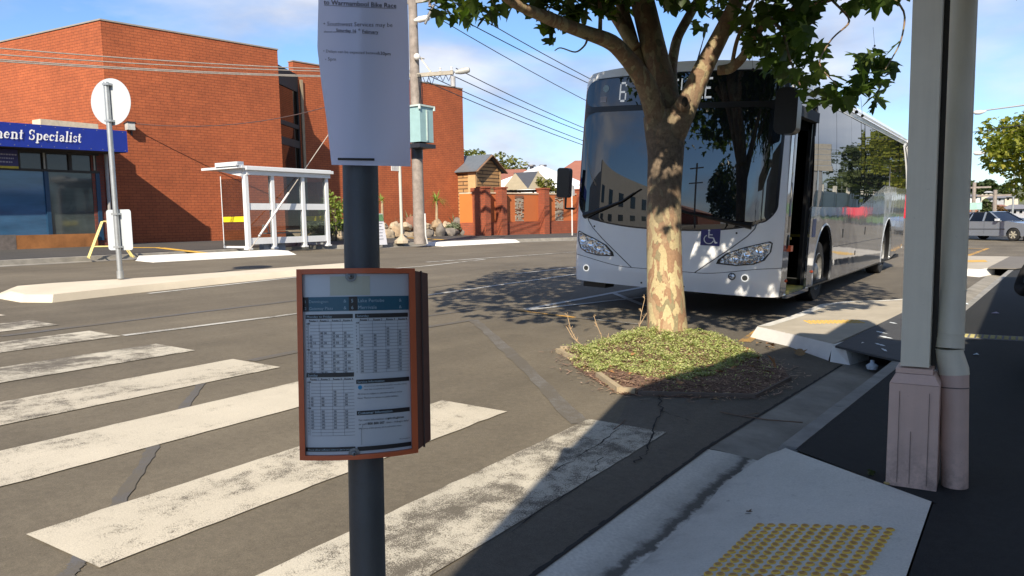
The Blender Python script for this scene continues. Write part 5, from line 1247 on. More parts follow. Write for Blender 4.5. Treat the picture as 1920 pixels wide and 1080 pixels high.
# ================================================================== TREES
def leaf_template():
    half = [(0, 0), (.10, -.06), (.30, -.02), (.50, .08), (.36, .17), (.34, .24), (.52, .40), (.60, .56), (.40, .50), (.26, .50), (.24, .60), (.20, .78), (.0, 1.0)]
    pts = half + [(-x, y) for x, y in half[-2:0:-1]]
    vs = [Vector((0, .32, 0))] + [Vector((x, y, .16 * abs(x) - .18 * (y - .3) ** 2)) for x, y in pts]
    n = len(pts); fs = [(0, 1 + i, 1 + (i + 1) % n) for i in range(n)]
    return vs, fs
LV, LF = leaf_template()
def add_leaves(items, mats, name, parent, origin=None):
    """items: (pos, size, matrix)"""
    V = []; Fc = []; o = 0; k = len(LV)
    for p, s, mt_ in items:
        for v in LV: q = mt_ @ (v * s); V.append((p.x + q.x, p.y + q.y, p.z + q.z))
        for f in LF: Fc.append((f[0] + o, f[1] + o, f[2] + o))
        o += k
    me = bpy.data.meshes.new(name); org = world_loc(parent)
    me.from_pydata([(a - org.x, b - org.y, c - org.z) for a, b, c in V], [], Fc)
    for mm in (mats if hasattr(mats, '__len__') else [mats]): me.materials.append(mm)
    me.polygons.foreach_set('use_smooth', [True] * len(me.polygons)); me.update()
    ob = bpy.data.objects.new(name, me); COL.objects.link(ob); ob.parent = parent; return ob
def rotm(droop=.5):
    from mathutils import Euler
    return Euler((radians(-60 * droop + U(-38, 38)), U(-.6, .6), U(0, 2 * pi)), 'ZYX').to_matrix() if False else (Matrix.Rotation(U(0, 2 * pi), 3, 'Z') @ Matrix.Rotation(radians(U(-85, 10)) * droop + U(-.35, .35), 3, 'X') @ Matrix.Rotation(U(-.7, .7), 3, 'Y'))
# bark of the plane tree: peeling patches
bark, N, K, b = newmat('plane_bark')
v = vcoord(N, K, 'pos'); mpn = N.new('ShaderNodeMapping'); mpn.inputs['Scale'].default_value = (1, 1, .42); K.new(v, mpn.inputs[0])
vo = N.new('ShaderNodeTexVoronoi'); vo.inputs['Scale'].default_value = 15; vo.inputs['Randomness'].default_value = 1
wn = N.new('ShaderNodeTexNoise'); wn.inputs['Scale'].default_value = 5; wn.inputs['Detail'].default_value = 4; K.new(mpn.outputs[0], wn.inputs['Vector'])
vm = N.new('ShaderNodeVectorMath'); vm.operation = 'MULTIPLY_ADD'; K.new(wn.outputs['Color'], vm.inputs[0]); vm.inputs[1].default_value = (.35, .35, .35); K.new(mpn.outputs[0], vm.inputs[2])
K.new(vm.outputs[0], vo.inputs['Vector'])
sv = N.new('ShaderNodeSeparateColor'); K.new(vo.outputs['Color'], sv.inputs[0])
pat = ramp(N, K, sv.outputs[0], [(0, (.44, .36, .20)), (.20, (.29, .175, .10)), (.40, (.36, .25, .145)), (.56, (.23, .195, .11)), (.66, (.28, .17, .10)), (.86, (.46, .39, .22))])
pat.node.color_ramp.interpolation = 'CONSTANT'
sep = N.new('ShaderNodeSeparateXYZ'); K.new(v, sep.inputs[0])
rough_ = nz(N, K, v, 17, 7, .7)
oldb = ramp(N, K, rough_, [(.3, (.06, .046, .032)), (.5, (.13, .095, .065)), (.7, (.22, .165, .11))])
hm = N.new('ShaderNodeMapRange'); hm.inputs[1].default_value = .95; hm.inputs[2].default_value = 1.9; K.new(sep.outputs[2], hm.inputs[0])
wv = nz(N, K, v, 3.2, 5, .7); ad = N.new('ShaderNodeMath'); ad.operation = 'MULTIPLY'; K.new(hm.outputs[0], ad.inputs[0]); K.new(ramp(N, K, wv, [(.33, 0), (.45, 1)]), ad.inputs[1])
h2 = N.new('ShaderNodeMapRange'); h2.inputs[1].default_value = 2.2; h2.inputs[2].default_value = 3.0; h2.inputs[3].default_value = 1; h2.inputs[4].default_value = .42; K.new(sep.outputs[2], h2.inputs[0])
ad2 = N.new('ShaderNodeMath'); ad2.operation = 'MULTIPLY'; K.new(ad.outputs[0], ad2.inputs[0]); K.new(h2.outputs[0], ad2.inputs[1])
col = mixc(N, K, ad2.outputs[0], pat, oldb)
fine = nz(N, K, v, 45, 5); col = mixc(N, K, 1.0, col, ramp(N, K, fine, [(.3, .82), (.7, 1.12)]), 'MULTIPLY')
K.new(col, b.inputs['Base Color']); b.inputs['Roughness'].default_value = .85
bump(N, K, b, mixc(N, K, .5, sv.outputs[1], rough_), .75, .018)
TD = (gp(1250, 648) - CAM).dot(fwd)
tb_ = gp(1252, 650)
tree = thing('plane_tree', (tb_.x, tb_.y, zg(tb_.x)), 'plane tree with peeling mottled bark and spreading limbs growing in the kerbside bed', 'tree')
def limb(pts, name, n=16, jit=.10, res=5):
    """pts: (px, py, depth offset, width px) measured along the limb"""
    P = []; Rr = []
    for a, c in zip(pts, pts[1:]):
        for i in range(res): t = i / res; P.append([lerp(x, y, t) for x, y in zip(a, c)])
    P.append(list(pts[-1]))
    # smooth
    for _ in range(3): P = [P[0]] + [[(P[i - 1][k] + 2 * P[i][k] + P[i + 1][k]) / 4 for k in range(4)] for i in range(1, len(P) - 1)] + [P[-1]]
    W = [atd(p[0], p[1], TD + p[2]) for p in P]; Rr = [p[3] / 2 / F * (TD + p[2]) for p in P]
    m = MB(); m.tube(W, Rr, n, jit=jit); o = m.build(name, bark, tree, smooth=180); return W
limb([(1252, 662, 0, 112), (1252, 640, 0, 84), (1250, 600, 0, 76), (1246, 520, 0, 66), (1245, 440, 0, 63), (1246, 360, 0, 64), (1248, 290, 0, 68), (1247, 250, 0, 74), (1240, 215, .02, 66)], 'trunk', 28, .08, 8)
LA = limb([(1243, 262, 0, 50), (1228, 205, -.1, 40), (1212, 160, -.2, 38), (1188, 122, -.3, 32), (1150, 78, -.5, 30), (1086, 57, -.8, 26), (1030, 34, -1.1, 24), (988, 18, -1.3, 19), (955, 2, -1.5, 17), (900, -50, -1.8, 12)], 'limb')
LB = limb([(1241, 240, .05, 40), (1220, 190, .1, 30), (1200, 130, .2, 24), (1182, 60, .3, 22), (1160, -5, .4, 20), (1120, -120, .5, 14)], 'limb')
LC = limb([(1256, 230, .1, 52), (1246, 165, .15, 50), (1226, 95, .2, 48), (1206, 10, .3, 44), (1185, -90, .4, 30)], 'limb')
LD_ = limb([(1260, 180, .2, 26), (1258, 130, .4, 20), (1268, 72, .6, 18), (1298, 20, .8, 17), (1330, -40, 1.0, 12)], 'limb')
LE = limb([(1252, 262, -.02, 60), (1272, 225, -.1, 50), (1292, 188, -.15, 40), (1314, 138, -.2, 38), (1342, 84, -.3, 33), (1374, 20, -.4, 28), (1410, -70, -.5, 20)], 'limb')
LF_ = limb([(1346, 132, -.3, 18), (1368, 130, -.35, 20), (1392, 110, -.45, 17), (1420, 58, -.6, 14), (1446, 22, -.7, 13), (1500, -50, -.9, 9)], 'limb')
limb([(1372, 124, -.35, 8), (1380, 80, -.45, 8), (1396, 40, -.5, 8), (1420, -20, -.6, 6)], 'branch', 8)
LG = limb([(1420, 58, -.6, 10), (1470, 20, -.9, 8), (1560, 0, -1.3, 6), (1650, -25, -1.7, 5)], 'branch', 8)
LG2 = limb([(1440, 30, -.7, 8), (1470, 60, -1.0, 7), (1480, 110, -1.2, 4), (1500, 160, -1.4, 3)], 'branch', 6)
LG3 = limb([(1560, 0, -1.3, 5), (1600, 40, -1.6, 4), (1560, 70, -1.7, 3), (1530, 120, -1.8, 3), (1570, 160, -1.9, 2)], 'twig', 6)
LG4 = limb([(1650, -25, -1.7, 5), (1700, 20, -1.9, 4), (1690, 80, -2.0, 3), (1660, 130, -2.1, 2)], 'twig', 6)
limb([(1103, 66, -.75, 5), (1098, 85, -.8, 4), (1080, 100, -.85, 3), (1050, 88, -.9, 2.5), (1040, 95, -.9, 2)], 'twig', 5)
limb([(1125, 60, -.6, 9), (1126, 30, -.6, 8), (1123, -20, -.6, 8)], 'branch', 8)
limb([(1190, 90, .1, 26), (1155, 30, .2, 22), (1120, -10, .3, 18)], 'branch', 10)
knot = atd(1282, 192, TD - .32)
m = MB(); m.ball(knot, .075, 14, 9, jit=.3, sq=(1, 1, 1.2)); m.build('knot', bark, tree)
m = MB(); m.ball(knot - fwd * .06 + Vector((0, 0, -.01)), .035, 10, 7, sq=(1, 1, 1.5)); m.build('knot_hollow', M('hollow', (.03, .025, .02), 1), tree)
# crown
leafm = leafmat('plane_leaf', (.042, .072, .016), (.080, .13, .030), (.18, .23, .06), .5)
def low(px):
    """lower edge of the leaves in the picture"""
    return pl([(800, -40), (815, 0), (822, 40), (870, 48), (905, 60), (922, 46), (945, 26), (995, 30), (1012, 62), (1024, 92), (1045, 98), (1075, 96), (1088, 80), (1100, 46), (1140, 44), (1190, 40), (1200, 10), (1238, 8), (1244, 20), (1290, 55), (1312, 72), (1345, 50), (1370, 62), (1400, 108), (1425, 120), (1450, 150), (1475, 160), (1500, 182), (1530, 210), (1575, 218), (1600, 200), (1640, 218), (1655, 185), (1700, 100), (1714, 90), (1720, -60)], px)
def dens(px, py):
    if py < -8: return 1
    if py > low(px): return 0
    if px > 1575 and py > 20 and not (px > 1595 and py > 95 - (px - 1595) * .2) and not (py > 150): return .04
    if 1640 < px < 1700 and 20 < py < 62: return .02
    if px > 1700 and 15 < py < 58: return 0
    if 1450 < px < 1600 and 15 < py < 60 and px > 1530: return .05
    if 1530 < px < 1600 and 60 < py < 150: return .35
    if 1040 < px < 1100 and 60 < py: return .25
    return 1
LSG = Vector((L.x, L.y, L.z))
def shade_ok(p):
    """keeps the shade where the photograph has it: sun patches on the bed, the crossing and the lower trunk"""
    t = (p.z - .05) / -L.z; g = p + L * t
    q = proj(Vector((g.x, g.y, zg(g.x))))
    if q[2] < .3: return False
    # segment behind trunk = its lower part stays sunlit
    a = Vector((tb_.x, tb_.y)); bq = a + Vector((LH.x, LH.y)) * 1.05; d = bq - a; w_ = Vector((g.x, g.y)) - a; s_ = max(0, min(1, w_.dot(d) / d.dot(d)))
    if (w_ - d * s_).length < .33: return False
    px, py = q[0], q[1]
    lim = pl([(700, 470), (805, 560), (830, 577), (905, 600), (960, 622), (1060, 628), (1190, 630), (1250, 645), (1330, 640), (1400, 632), (1425, 610), (1560, 600), (1700, 585), (2000, 560)], px)
    if py > lim: return False
    if py < 486 + 60 * max(0, (1010 - px)) / 190: return False
    if px < 818: return False
    return True
SUNSPOT = [(atd(x, y, TD - .3), r_) for x, y, r_ in ((1300, 168, .17), (1310, 145, .17), (1322, 120, .15), (1335, 98, .13))] + [(atd(x, y, TD - .15), r_) for x, y, r_ in ((1262, 236, .10), (1226, 410, .16), (1226, 450, .18), (1232, 490, .2), (1268, 400, .1))]
items = []
def try_leaf(p, s, droop=.75, chk=True):
    px, py, d = proj(p)
    if d < 1.2: return False
    if -12 < px < 1932 and py > -30:
        c = proj(p + Vector((0, 0, -s * .5)))
        if R() > dens(px, py) or R() > dens(c[0], c[1]): return False
    if chk and not shade_ok(p): return False
    for T in SUNSPOT:
        w_ = p - T[0]; a_ = -w_.dot(L)
        if a_ > .1 and (w_ + L * a_).length < T[1]: return False
    items.append((p, s, rotm(droop))); return True
# leaves seen in the frame: hang in small sprays from twigs
n = 0; k_ = 0
while n < 640 and k_ < 9000:
    k_ += 1; px = U(812, 1716); py = U(-30, 222)
    if py > low(px) or R() > dens(px, py): continue
    if px < 1150: D_ = TD - .4 - (1200 - px) / 400 * U(.4, 1.4)
    elif px < 1380: D_ = TD + U(-.9, 1.6)
    else: D_ = TD - .6 - (px - 1380) / 320 * U(.6, 1.7) + U(-.5, .9)
    p = atd(px, py, D_)
    for _ in range(random.choice((1, 1, 2))):
        if try_leaf(p + Vector((U(-.1, .1), U(-.1, .1), U(-.06, .06))), U(.12, .20), .85): n += 1
# crown above the frame
cc_ = Vector((tb_.x - .3, tb_.y - .2, 4.9)); n = 0; k_ = 0
while n < 7200 and k_ < 90000:
    k_ += 1
    d = Vector((random.gauss(0, 1), random.gauss(0, 1), random.gauss(0, 1))).normalized() * (R() ** .45)
    p = cc_ + Vector((d.x * 4.3, d.y * 4.5, d.z * 2.5))
    if noise.noise(p * .9) < -.26: continue
    px, py, dd_ = proj(p)
    if -12 < px < 1932 and py > -25 and dd_ > 0: continue
    if (p - CAM).length < 2.6: continue
    if try_leaf(p, U(.14, .21), .8): n += 1
n = 0; k_ = 0  # extra unseen leaves added so their shade covers the bus front
while n < 4200 and k_ < 120000:
    k_ += 1
    d = Vector((random.gauss(0, 1), random.gauss(0, 1), random.gauss(0, 1))).normalized() * (R() ** .4)
    p = cc_ + Vector((d.x * 4.5, d.y * 4.6, d.z * 2.6)); t = (10.75 - p.y) / L.y
    if t < 0: continue
    h_ = p + L * t
    if not (-6.1 < h_.x < -2.7 and .2 < h_.z < 3.5): continue
    if h_.x > -4.0 and h_.z < 1.5 and noise.noise(Vector((h_.x * 2.6, h_.z * 2.6, 5))) > .10: continue
    px, py, dd_ = proj(p)
    if -12 < px < 1932 and py > -25 and dd_ > 0: continue
    if (p - CAM).length < 2.6: continue
    if try_leaf(p, U(.15, .21), .8): n += 1
print('extra', n, k_)
def sub_branches(limbs, cnt):
    m = MB()
    return m
add_leaves(items, leafm, 'crown', tree)
print('leaves', len(items), k_)
ballm = M('seed_ball', (.03, .03, .018), .9)
for px, py, r_ in ((872, 45, 4.0), (922, 46, 2), (1606, 210, 3.4), (1617, 217, 2.8), (1412, 130, 2.5), (1640, 86, 2)):
    D_ = TD - 1.0; p = atd(px, py, D_); m = MB(); m.ball(p, r_ / F * D_, 10, 7); sb_ = m.build('seed_ball', ballm, tree)
    m = MB(); m.tube([p, atd(px - 3, py - 35, D_)], .0018, 4); m.build('stalk', ballm, sb_)

# ---- other trees: tapered trunk, limbs, leaf clumps spread through the crown
def make_tree(base, h, rx, rz, zc_, mats, label, group=None, nleaf=2200, lsize=.28, trunk=.16, barkm=None, seed=1, lump=.9, name='tree', ry=None):
    t = thing(name, base, label, 'tree', group)
    rs = random.Random(seed); ry = ry or rx
    bm_ = barkm or M('bark_brown', (.09, .07, .05), .9, .25, 6, .5)
    m = MB(); b0 = Vector(base); topp = b0 + Vector((rs.uniform(-.3, .3), rs.uniform(-.3, .3), zc_)); m.tube([b0, b0.lerp(topp, .5) + Vector((.05, 0, 0)), topp], [trunk, trunk * .75, trunk * .45], 10, jit=.1); m.build('trunk', bm_, t)
    for i in range(5):
        an = rs.uniform(0, 6.28); e = topp + Vector((cos(an) * rx * .55, sin(an) * ry * .55, rs.uniform(-.1, .55) * rz)); s0 = b0.lerp(topp, rs.uniform(.55, .95)); m = MB(); m.tube([s0, s0.lerp(e, .5) + Vector((0, 0, .15)), e], [trunk * .5, trunk * .3, trunk * .12], 7); m.build('limb', bm_, t)
    lumps = []
    for i in range(26):
        d = Vector((rs.gauss(0, 1), rs.gauss(0, 1), rs.gauss(0, 1))).normalized() * rs.uniform(.35, 1) ** .6
        lumps.append((Vector((d.x * rx * .8, d.y * ry * .8, d.z * rz * .8)), rs.uniform(.26, .42)))
    its = []
    while len(its) < nleaf:
        c, rr_ = rs.choice(lumps); d = Vector((rs.gauss(0, 1), rs.gauss(0, 1), rs.gauss(0, 1))).normalized() * rs.uniform(.5, 1) ** .5 * rr_
        p = b0 + Vector((0, 0, zc_)) + c + Vector((d.x * rx, d.y * ry, d.z * rz))
        its.append((p, lsize * rs.uniform(.6, 1.3), rotm(.7)))
    add_leaves(its, mats, 'crown', t); return t
ygreen = leafmat('leaf_yellowgreen', (.16, .19, .025), (.24, .25, .04), (.34, .30, .06), .4)
dgreen = leafmat('leaf_darkgreen', (.030, .050, .016), (.055, .080, .026), None, .2)
mgreen = leafmat('leaf_midgreen', (.06, .085, .03), (.09, .115, .04), None, .25)
olive = leafmat('leaf_olive', (.13, .15, .03), (.19, .19, .05), None, .3)
b = onz(1913, 437, 0); D_ = (Vector((b.x, b.y, 0)) - CAM).dot(fwd)
b = onz(1912, 452, 0.0)
tp = Vector((b.x + .25, b.y, 0))
k1 = (tp - CAM).dot(fwd) / F
make_tree(tp, 1, 72 * k1 / .8, 92 * k1, (452 - 288) * k1, ygreen, 'bright yellow green street tree behind the silver car at the right edge', nleaf=3800, lsize=.23, seed=5, trunk=.13)
# big round tree behind the shed
c = atd(912, 352, 70); make_tree((c.x, c.y, .8), 1, 4.2, 2.6, c.z + .1, olive, 'broad olive green tree dome behind the timber shed', nleaf=3800, lsize=.28, seed=8)
c = atd(1023, 338, 47.5)
make_tree((c.x, c.y, .7), 1, .7, .6, c.z - .7 - .3, olive, 'small bushy green tree under the tan shade sail', nleaf=400, lsize=.16, seed=3, trunk=.06)
# trees and houses on the far hill at the right
hz = lambda x, y: -1 + (13 * sm(95, 420, y) + 3 * noise.noise(Vector((x * .01, y * .01, 0)))) * (1 - .95 * sm(-5, 50, x))
def hillpt(px, py, Y): p = ony(px, py, Y); return p
specs = [(1832, 352, 190, 14, 10, dgreen, 'dark green hillside tree just right of the downpipe, leftmost on the skyline'), (1852, 350, 230, 17, 12, dgreen, 'tall dark hillside tree second from the downpipe on the skyline'), (1848, 392, 95, 12, 20, mgreen, 'mid green bushy tree below the hillside houses behind the car boot'), (1876, 402, 90, 10, 14, leafmat('leaf_reddish', (.16, .09, .04), (.20, .12, .05)), 'reddish brown leafy tree behind the silver car roof'), (1812, 350, 260, 20, 12, dgreen, 'dark hillside tree hidden mostly by the downpipe'), (1700, 345, 250, 26, 12, dgreen, 'dark hillside tree behind the bus'), (1890, 352, 240, 18, 10, dgreen, 'dark hillside tree behind the yellow green street tree')]
for i, (px, py, Y, wpx, hpx, mt_, lab) in enumerate(specs):
    c = ony(px, py, Y); k1 = (c - CAM).dot(fwd) / F; zb_ = hz(c.x, c.y) - .3 if Y > 85 else 0
    make_tree((c.x, c.y, zb_), 1, wpx * k1, hpx * k1 * 1.1, max(2, c.z - zb_), mt_, lab, 'trees on the far hillside', nleaf=900, lsize=2.6 * k1 * 2.2, seed=20 + i, trunk=.3)
wallms = [M('hs_cream', (.55, .50, .42), .8), M('hs_white', (.70, .70, .68), .8), M('hs_brick', (.30, .14, .09), .8), M('hs_grey', (.35, .36, .38), .8)]
roofms = [M('rf_grey', (.20, .20, .22), .7), M('rf_tile', (.28, .13, .09), .8), M('rf_pale', (.45, .45, .44), .6), M('rf_red', (.35, .10, .08), .8)]
hs = [(1826, 369, 170, 22, 6, 1, 0, 'white hillside house with grey roof beside the downpipe'), (1848, 362, 200, 24, 5, 0, 2, 'cream hillside house with pale roof in the top row'), (1868, 372, 150, 26, 7, 3, 0, 'grey hillside house with dark roof in the middle row'), (1892, 370, 160, 30, 8, 0, 0, 'cream hillside house beneath the yellow green tree'), (1830, 386, 120, 18, 6, 2, 3, 'brick hillside house with red roof above the car boot'), (1868, 388, 125, 30, 6, 1, 1, 'white hillside house with tiled roof above the silver car'), (1905, 392, 110, 34, 12, 3, 0, 'long grey hillside building beside the street tree trunk'), (1825, 408, 84, 26, 12, 2, 3, 'red brick house with red roof just behind the car boot'), (1890, 408, 82, 40, 10, 0, 2, 'long pale hillside house directly behind the silver car roof'), (1780, 372, 180, 30, 8, 1, 1, 'white hillside house hidden behind the veranda post'), (1660, 380, 150, 40, 10, 0, 1, 'cream hillside house hidden behind the bus')]
for px, py, Y, wpx, hpx, wi, ri, lab in hs:
    c = ony(px, py, Y); k1 = (c - CAM).dot(fwd) / F; t = thing('hillside_house', (c.x, c.y, min(hz(c.x, c.y), c.z - 2) if Y > 86 else 0), lab, 'house', 'houses on the far hillside')
    wd, hh_ = wpx * k1 / 2, hpx * k1; z0 = t.location.z - .5; z1 = c.z
    m = MB(); m.bbox((c.x - wd, c.y - 3, z0), (c.x + wd, c.y + 3, z1)); m.build('wall', wallms[wi], t, smooth=0)
    m = MB(); e = hh_ * .7; m.add([(c.x - wd - .4, c.y - 3.4, z1), (c.x + wd + .4, c.y - 3.4, z1), (c.x + wd + .4, c.y + 3.4, z1), (c.x - wd - .4, c.y + 3.4, z1), (c.x - wd * .6, c.y, z1 + e), (c.x + wd * .6, c.y, z1 + e)], [(0, 1, 5, 4), (1, 2, 5), (2, 3, 4, 5), (3, 0, 4)]); fixn(m.build('roof', roofms[ri], t, smooth=0))
    for s_ in (-.6, -.05, .5): m = MB(); m.bbox((c.x + wd * s_ - wd * .12, c.y - 3.06, z1 - hh_ * .62), (c.x + wd * s_ + wd * .12, c.y - 3.01, z1 - hh_ * .2)); m.build('window', win_dark, t, smooth=0)
# hillside poles and the green sign
for px, p0, p1, Y, lab in ((1824.5, 342, 405, 70, 'grey wooden power pole beside the downpipe behind the car'), (1864, 356, 405, 66, 'pale power pole rising behind the car windows')):
    a = ony(px, p1, Y); c = ony(px, p0, Y); t = thing('power_pole', (a.x, a.y, 0), lab, 'power pole'); m = MB(); m.tube([(a.x, a.y, 0), (a.x, a.y, c.z)], .13, 8); m.build('shaft', polew, t); m = MB(); m.bbox((a.x - 1.1, a.y - .05, c.z - .45), (a.x + 1.1, a.y + .05, c.z - .33)); m.build('crossarm', polew, t)
a = ony(1826, 412, 64); t = thing('pylon_sign', (a.x - .1, a.y, 0), 'pale green pylon sign standing behind the car boot', 'sign'); zt_ = ony(1826, 380, 64).z; zb_ = ony(1826, 393, 64).z
m = MB(); m.bbox((a.x - .55, a.y - .08, zb_), (a.x + .45, a.y + .08, zt_)); m.build('face', M('sign_palegreen', (.30, .48, .44), .5, .25, 3), t, smooth=0)
for s_ in (-.4, .3): m = MB(); m.tube([(a.x + s_, a.y, 0), (a.x + s_, a.y, zb_)], .05, 6); m.build('leg', galv, t)
# street lamps at the right
for px, py, Y, r_, lab in ((1838, 210.5, 42, 1.0, 'street lamp head on a long arm above the silver car, higher of two'), (1838, 287, 75, 1.0, 'small distant street lamp head to the left of the yellow green tree')):
    c = ony(px, py, Y); e = ony(px + 14 * r_, py - 1, Y); k1 = (c - CAM).dot(fwd) / F; t = thing('street_lamp', (c.x + 2.4 , c.y + .1, 0), lab, 'street lamp')
    m = MB(); q = [c + Vector((-11 * k1, 0, 1 * k1)), c + Vector((-8 * k1, 0, 0)), c, c + Vector((5 * k1, 0, .5 * k1)), c + Vector((10 * k1, 0, 2 * k1))]; m.tube(q, [1.5 * k1, 4.0 * k1, 4.4 * k1, 2.6 * k1, 1.2 * k1], 10); m.build('lamp_head', M('lamp_white', (.6, .6, .6), .4), t)
    m = MB(); m.tube([c + Vector((4 * k1, 0, 2.6 * k1)), c + Vector((2.2, 0, .2)), Vector((c.x + 2.4, c.y + .1, c.z - .4)), Vector((c.x + 2.4, c.y + .1, 0))], [.03, .04, .06, .09], 8); m.build('pole', galv, t)
a, b = ony(1812, 249.5, 45), ony(1900, 237, 43); m = MB(); m.tube([a - (b - a), a, b, b + (b - a)], .018, 5); tag(m.build('overhead_wire', wirem), 'single dark wire right of the downpipe running into the yellow green tree', 'wire')

# ================================================================== TREE BED
bedp = [gp(*q) for q in ((1050, 661), (1062, 668), (1078, 690), (1118, 716), (1165, 741), (1290, 747), (1420, 745), (1482, 712), (1468, 690), (1400, 665), (1340, 648), (1200, 640), (1120, 655))]
bc = Vector((sum(p.x for p in bedp) / len(bedp), sum(p.y for p in bedp) / len(bedp)))
def inside(x, y):
    c = False; j = len(bedp) - 1
    for i in range(len(bedp)):
        a, b = bedp[i], bedp[j]
        if (a.y > y) != (b.y > y) and x < (b.x - a.x) * (y - a.y) / (b.y - a.y) + a.x: c = not c
        j = i
    return c
def edged(x, y):
    d = 9
    for a, b in zip(bedp, bedp[1:] + bedp[:1]):
        ab = Vector((b.x - a.x, b.y - a.y)); w_ = Vector((x - a.x, y - a.y)); s_ = max(0, min(1, w_.dot(ab) / ab.dot(ab))); d = min(d, (w_ - ab * s_).length)
    return d
def bedz(x, y):
    r = math.hypot(x - tb_.x, (y - tb_.y))
    return zg(x) + .010 + .125 * (1 - sm(.15, 1.5, r)) + .045 * sm(0, .35, edged(x, y)) + .012 * noise.noise(Vector((x * 6, y * 6, 0)))
mulch, N, K, b = newmat('mulch_soil'); v = vcoord(N, K, 'pos'); f = nz(N, K, v, 45, 6, .7)
K.new(ramp(N, K, f, [(.3, (.08, .045, .032)), (.55, (.19, .115, .082)), (.75, (.36, .24, .17))]), b.inputs['Base Color']); b.inputs['Roughness'].default_value = .95; bump(N, K, b, f, .9, .02)
m = MB(); nr = 26; ring = [bedp[i].lerp(bedp[(i + 1) % len(bedp)], k / 4) for i in range(len(bedp)) for k in range(4)]; nn_ = len(ring)
c0 = Vector((tb_.x + .2, tb_.y - .35))
vs = []
for j in range(nr + 1):
    for p in ring:
        t = (j / nr); x, y = lerp(p.x, c0.x, t), lerp(p.y, c0.y, t); vs.append(Vector((x, y, bedz(x, y) if j else zg(x) + .006)))
m.add(vs, [(j * nn_ + i, j * nn_ + (i + 1) % nn_, (j + 1) * nn_ + (i + 1) % nn_, (j + 1) * nn_ + i) for j in range(nr) for i in range(nn_)])
struct(fixn(m.build('tree_bed_soil', mulch, origin=(0, 0, 0), smooth=60)))
# ground cover: many small leaves on low stems
gcov = leafmat('ground_cover', (.28, .345, .12), (.50, .53, .22), (.66, .57, .37), .3)
V = []; Fc = []; n = 0
def cover_mask(x, y):
    """the green mat leaves a band of bare mulch along the front edge"""
    px, py, _ = proj(Vector((x, y, .08)))
    lim = pl([(1040, 690), (1100, 696), (1160, 700), (1230, 712), (1290, 712), (1330, 704), (1380, 688), (1420, 668), (1475, 655)], px) + 6 * noise.noise(Vector((x * 5, y * 5, 3)))
    return py < lim
while n < 26000:
    p = random.choice(ring); t = R() ** .6; x = lerp(p.x, c0.x, t * 1.0) + U(-.05, .05); y = lerp(p.y, c0.y, t) + U(-.05, .05)
    x = U(-4.1, -1.7); y = U(5.7, 8.4)
    if not inside(x, y): continue
    if not cover_mask(x, y) and R() > .035: continue
    e_ = edged(x, y)
    if e_ < .10 and R() < .6: continue
    if noise.noise(Vector((x * 3.2, y * 3.2, 7))) > .10 and R() < .6: continue
    if noise.noise(Vector((x * 11, y * 11, 2))) > .12 and R() < .75: continue
    if math.hypot(x - tb_.x, y - tb_.y) < .2: continue
    hh_ = max(0, .5 + 1.2 * noise.noise(Vector((x * 7, y * 7, 9)))); z = bedz(x, y) + U(.0, .02 + .045 * hh_); s = U(.005, .013); a = U(0, 6.28); tl = U(-.7, .7); tl2 = U(-.7, .7)
    ux = Vector((cos(a), sin(a), tl)) * s; uy = Vector((-sin(a), cos(a), tl2)) * s * .7; o = len(V); c = Vector((x, y, z))
    V += [c - ux, c + uy * .9, c + ux, c - uy * .9]; Fc.append((o, o + 1, o + 2, o + 3)); n += 1
m = MB(); m.add(V, Fc); stuff(tag(m.build('ground_cover', gcov, origin=(tb_.x, tb_.y, 0), smooth=0), 'low green ground cover spreading round the plane tree trunk', 'ground cover'))
# mulch chips and dry bits
chip = leafmat('mulch_chip', (.14, .08, .055), (.40, .25, .17), (.66, .48, .32), .05)
V = []; Fc = []; n = 0
while n < 7500:
    x = U(-4.2, -1.6); y = U(5.6, 8.5); ins = inside(x, y)
    if not ins and (edged(x, y) > .22 * R() ** 2 or R() < .4): continue
    z = (bedz(x, y) if ins else zg(x) + .006) + .006; a = U(0, 6.28); s = U(.008, .035); wv_ = U(.002, .005); tl = U(-.15, .2)
    ux = Vector((cos(a), sin(a), tl)) * s; uy = Vector((-sin(a), cos(a), U(-.2, .2))) * wv_; o = len(V); c = Vector((x, y, z + .004))
    V += [c - ux - uy, c + ux - uy, c + ux + uy, c - ux + uy]; Fc.append((o, o + 1, o + 2, o + 3)); n += 1
m = MB(); m.add(V, Fc); stuff(tag(m.build('mulch_chips', chip, origin=(tb_.x, tb_.y, 0), smooth=0), 'dry brown mulch chips along the front of the tree bed', 'mulch'))
# edging boards round the bed
edgm = M('edging_timber', (.36, .29, .19), .9, .2, 9, .3)
for i, (p, q, w_, h_, lab) in enumerate((((1050, 658), (1112, 657), .05, .05, 'weathered timber edging board at the far left of the tree bed'), ((1046, 660), (1078, 676), .05, .04, 'short leaning edging board at the left corner of the tree bed'), ((1122, 709), (1162, 738), .05, .055, 'loose angled edging board at the front left of the tree bed'), ((1162, 737), (1192, 740), .045, .05, 'short broken edging block at the front corner of the tree bed'), ((1196, 742), (1415, 748), .02, .04, 'long shaded edging strip along the front of the tree bed'), ((1415, 748), (1482, 713), .02, .035, 'dark edging strip at the right end of the tree bed'))):
    a, b = gp(*p), gp(*q); a.z += h_ / 2; b.z += h_ / 2; m = MB(); m.beam(a, b, w_, h_); tag(m.build('edging_board', edgm if i < 4 else M('edging_dark', (.14, .11, .09), .9), smooth=0), lab, 'edging board')
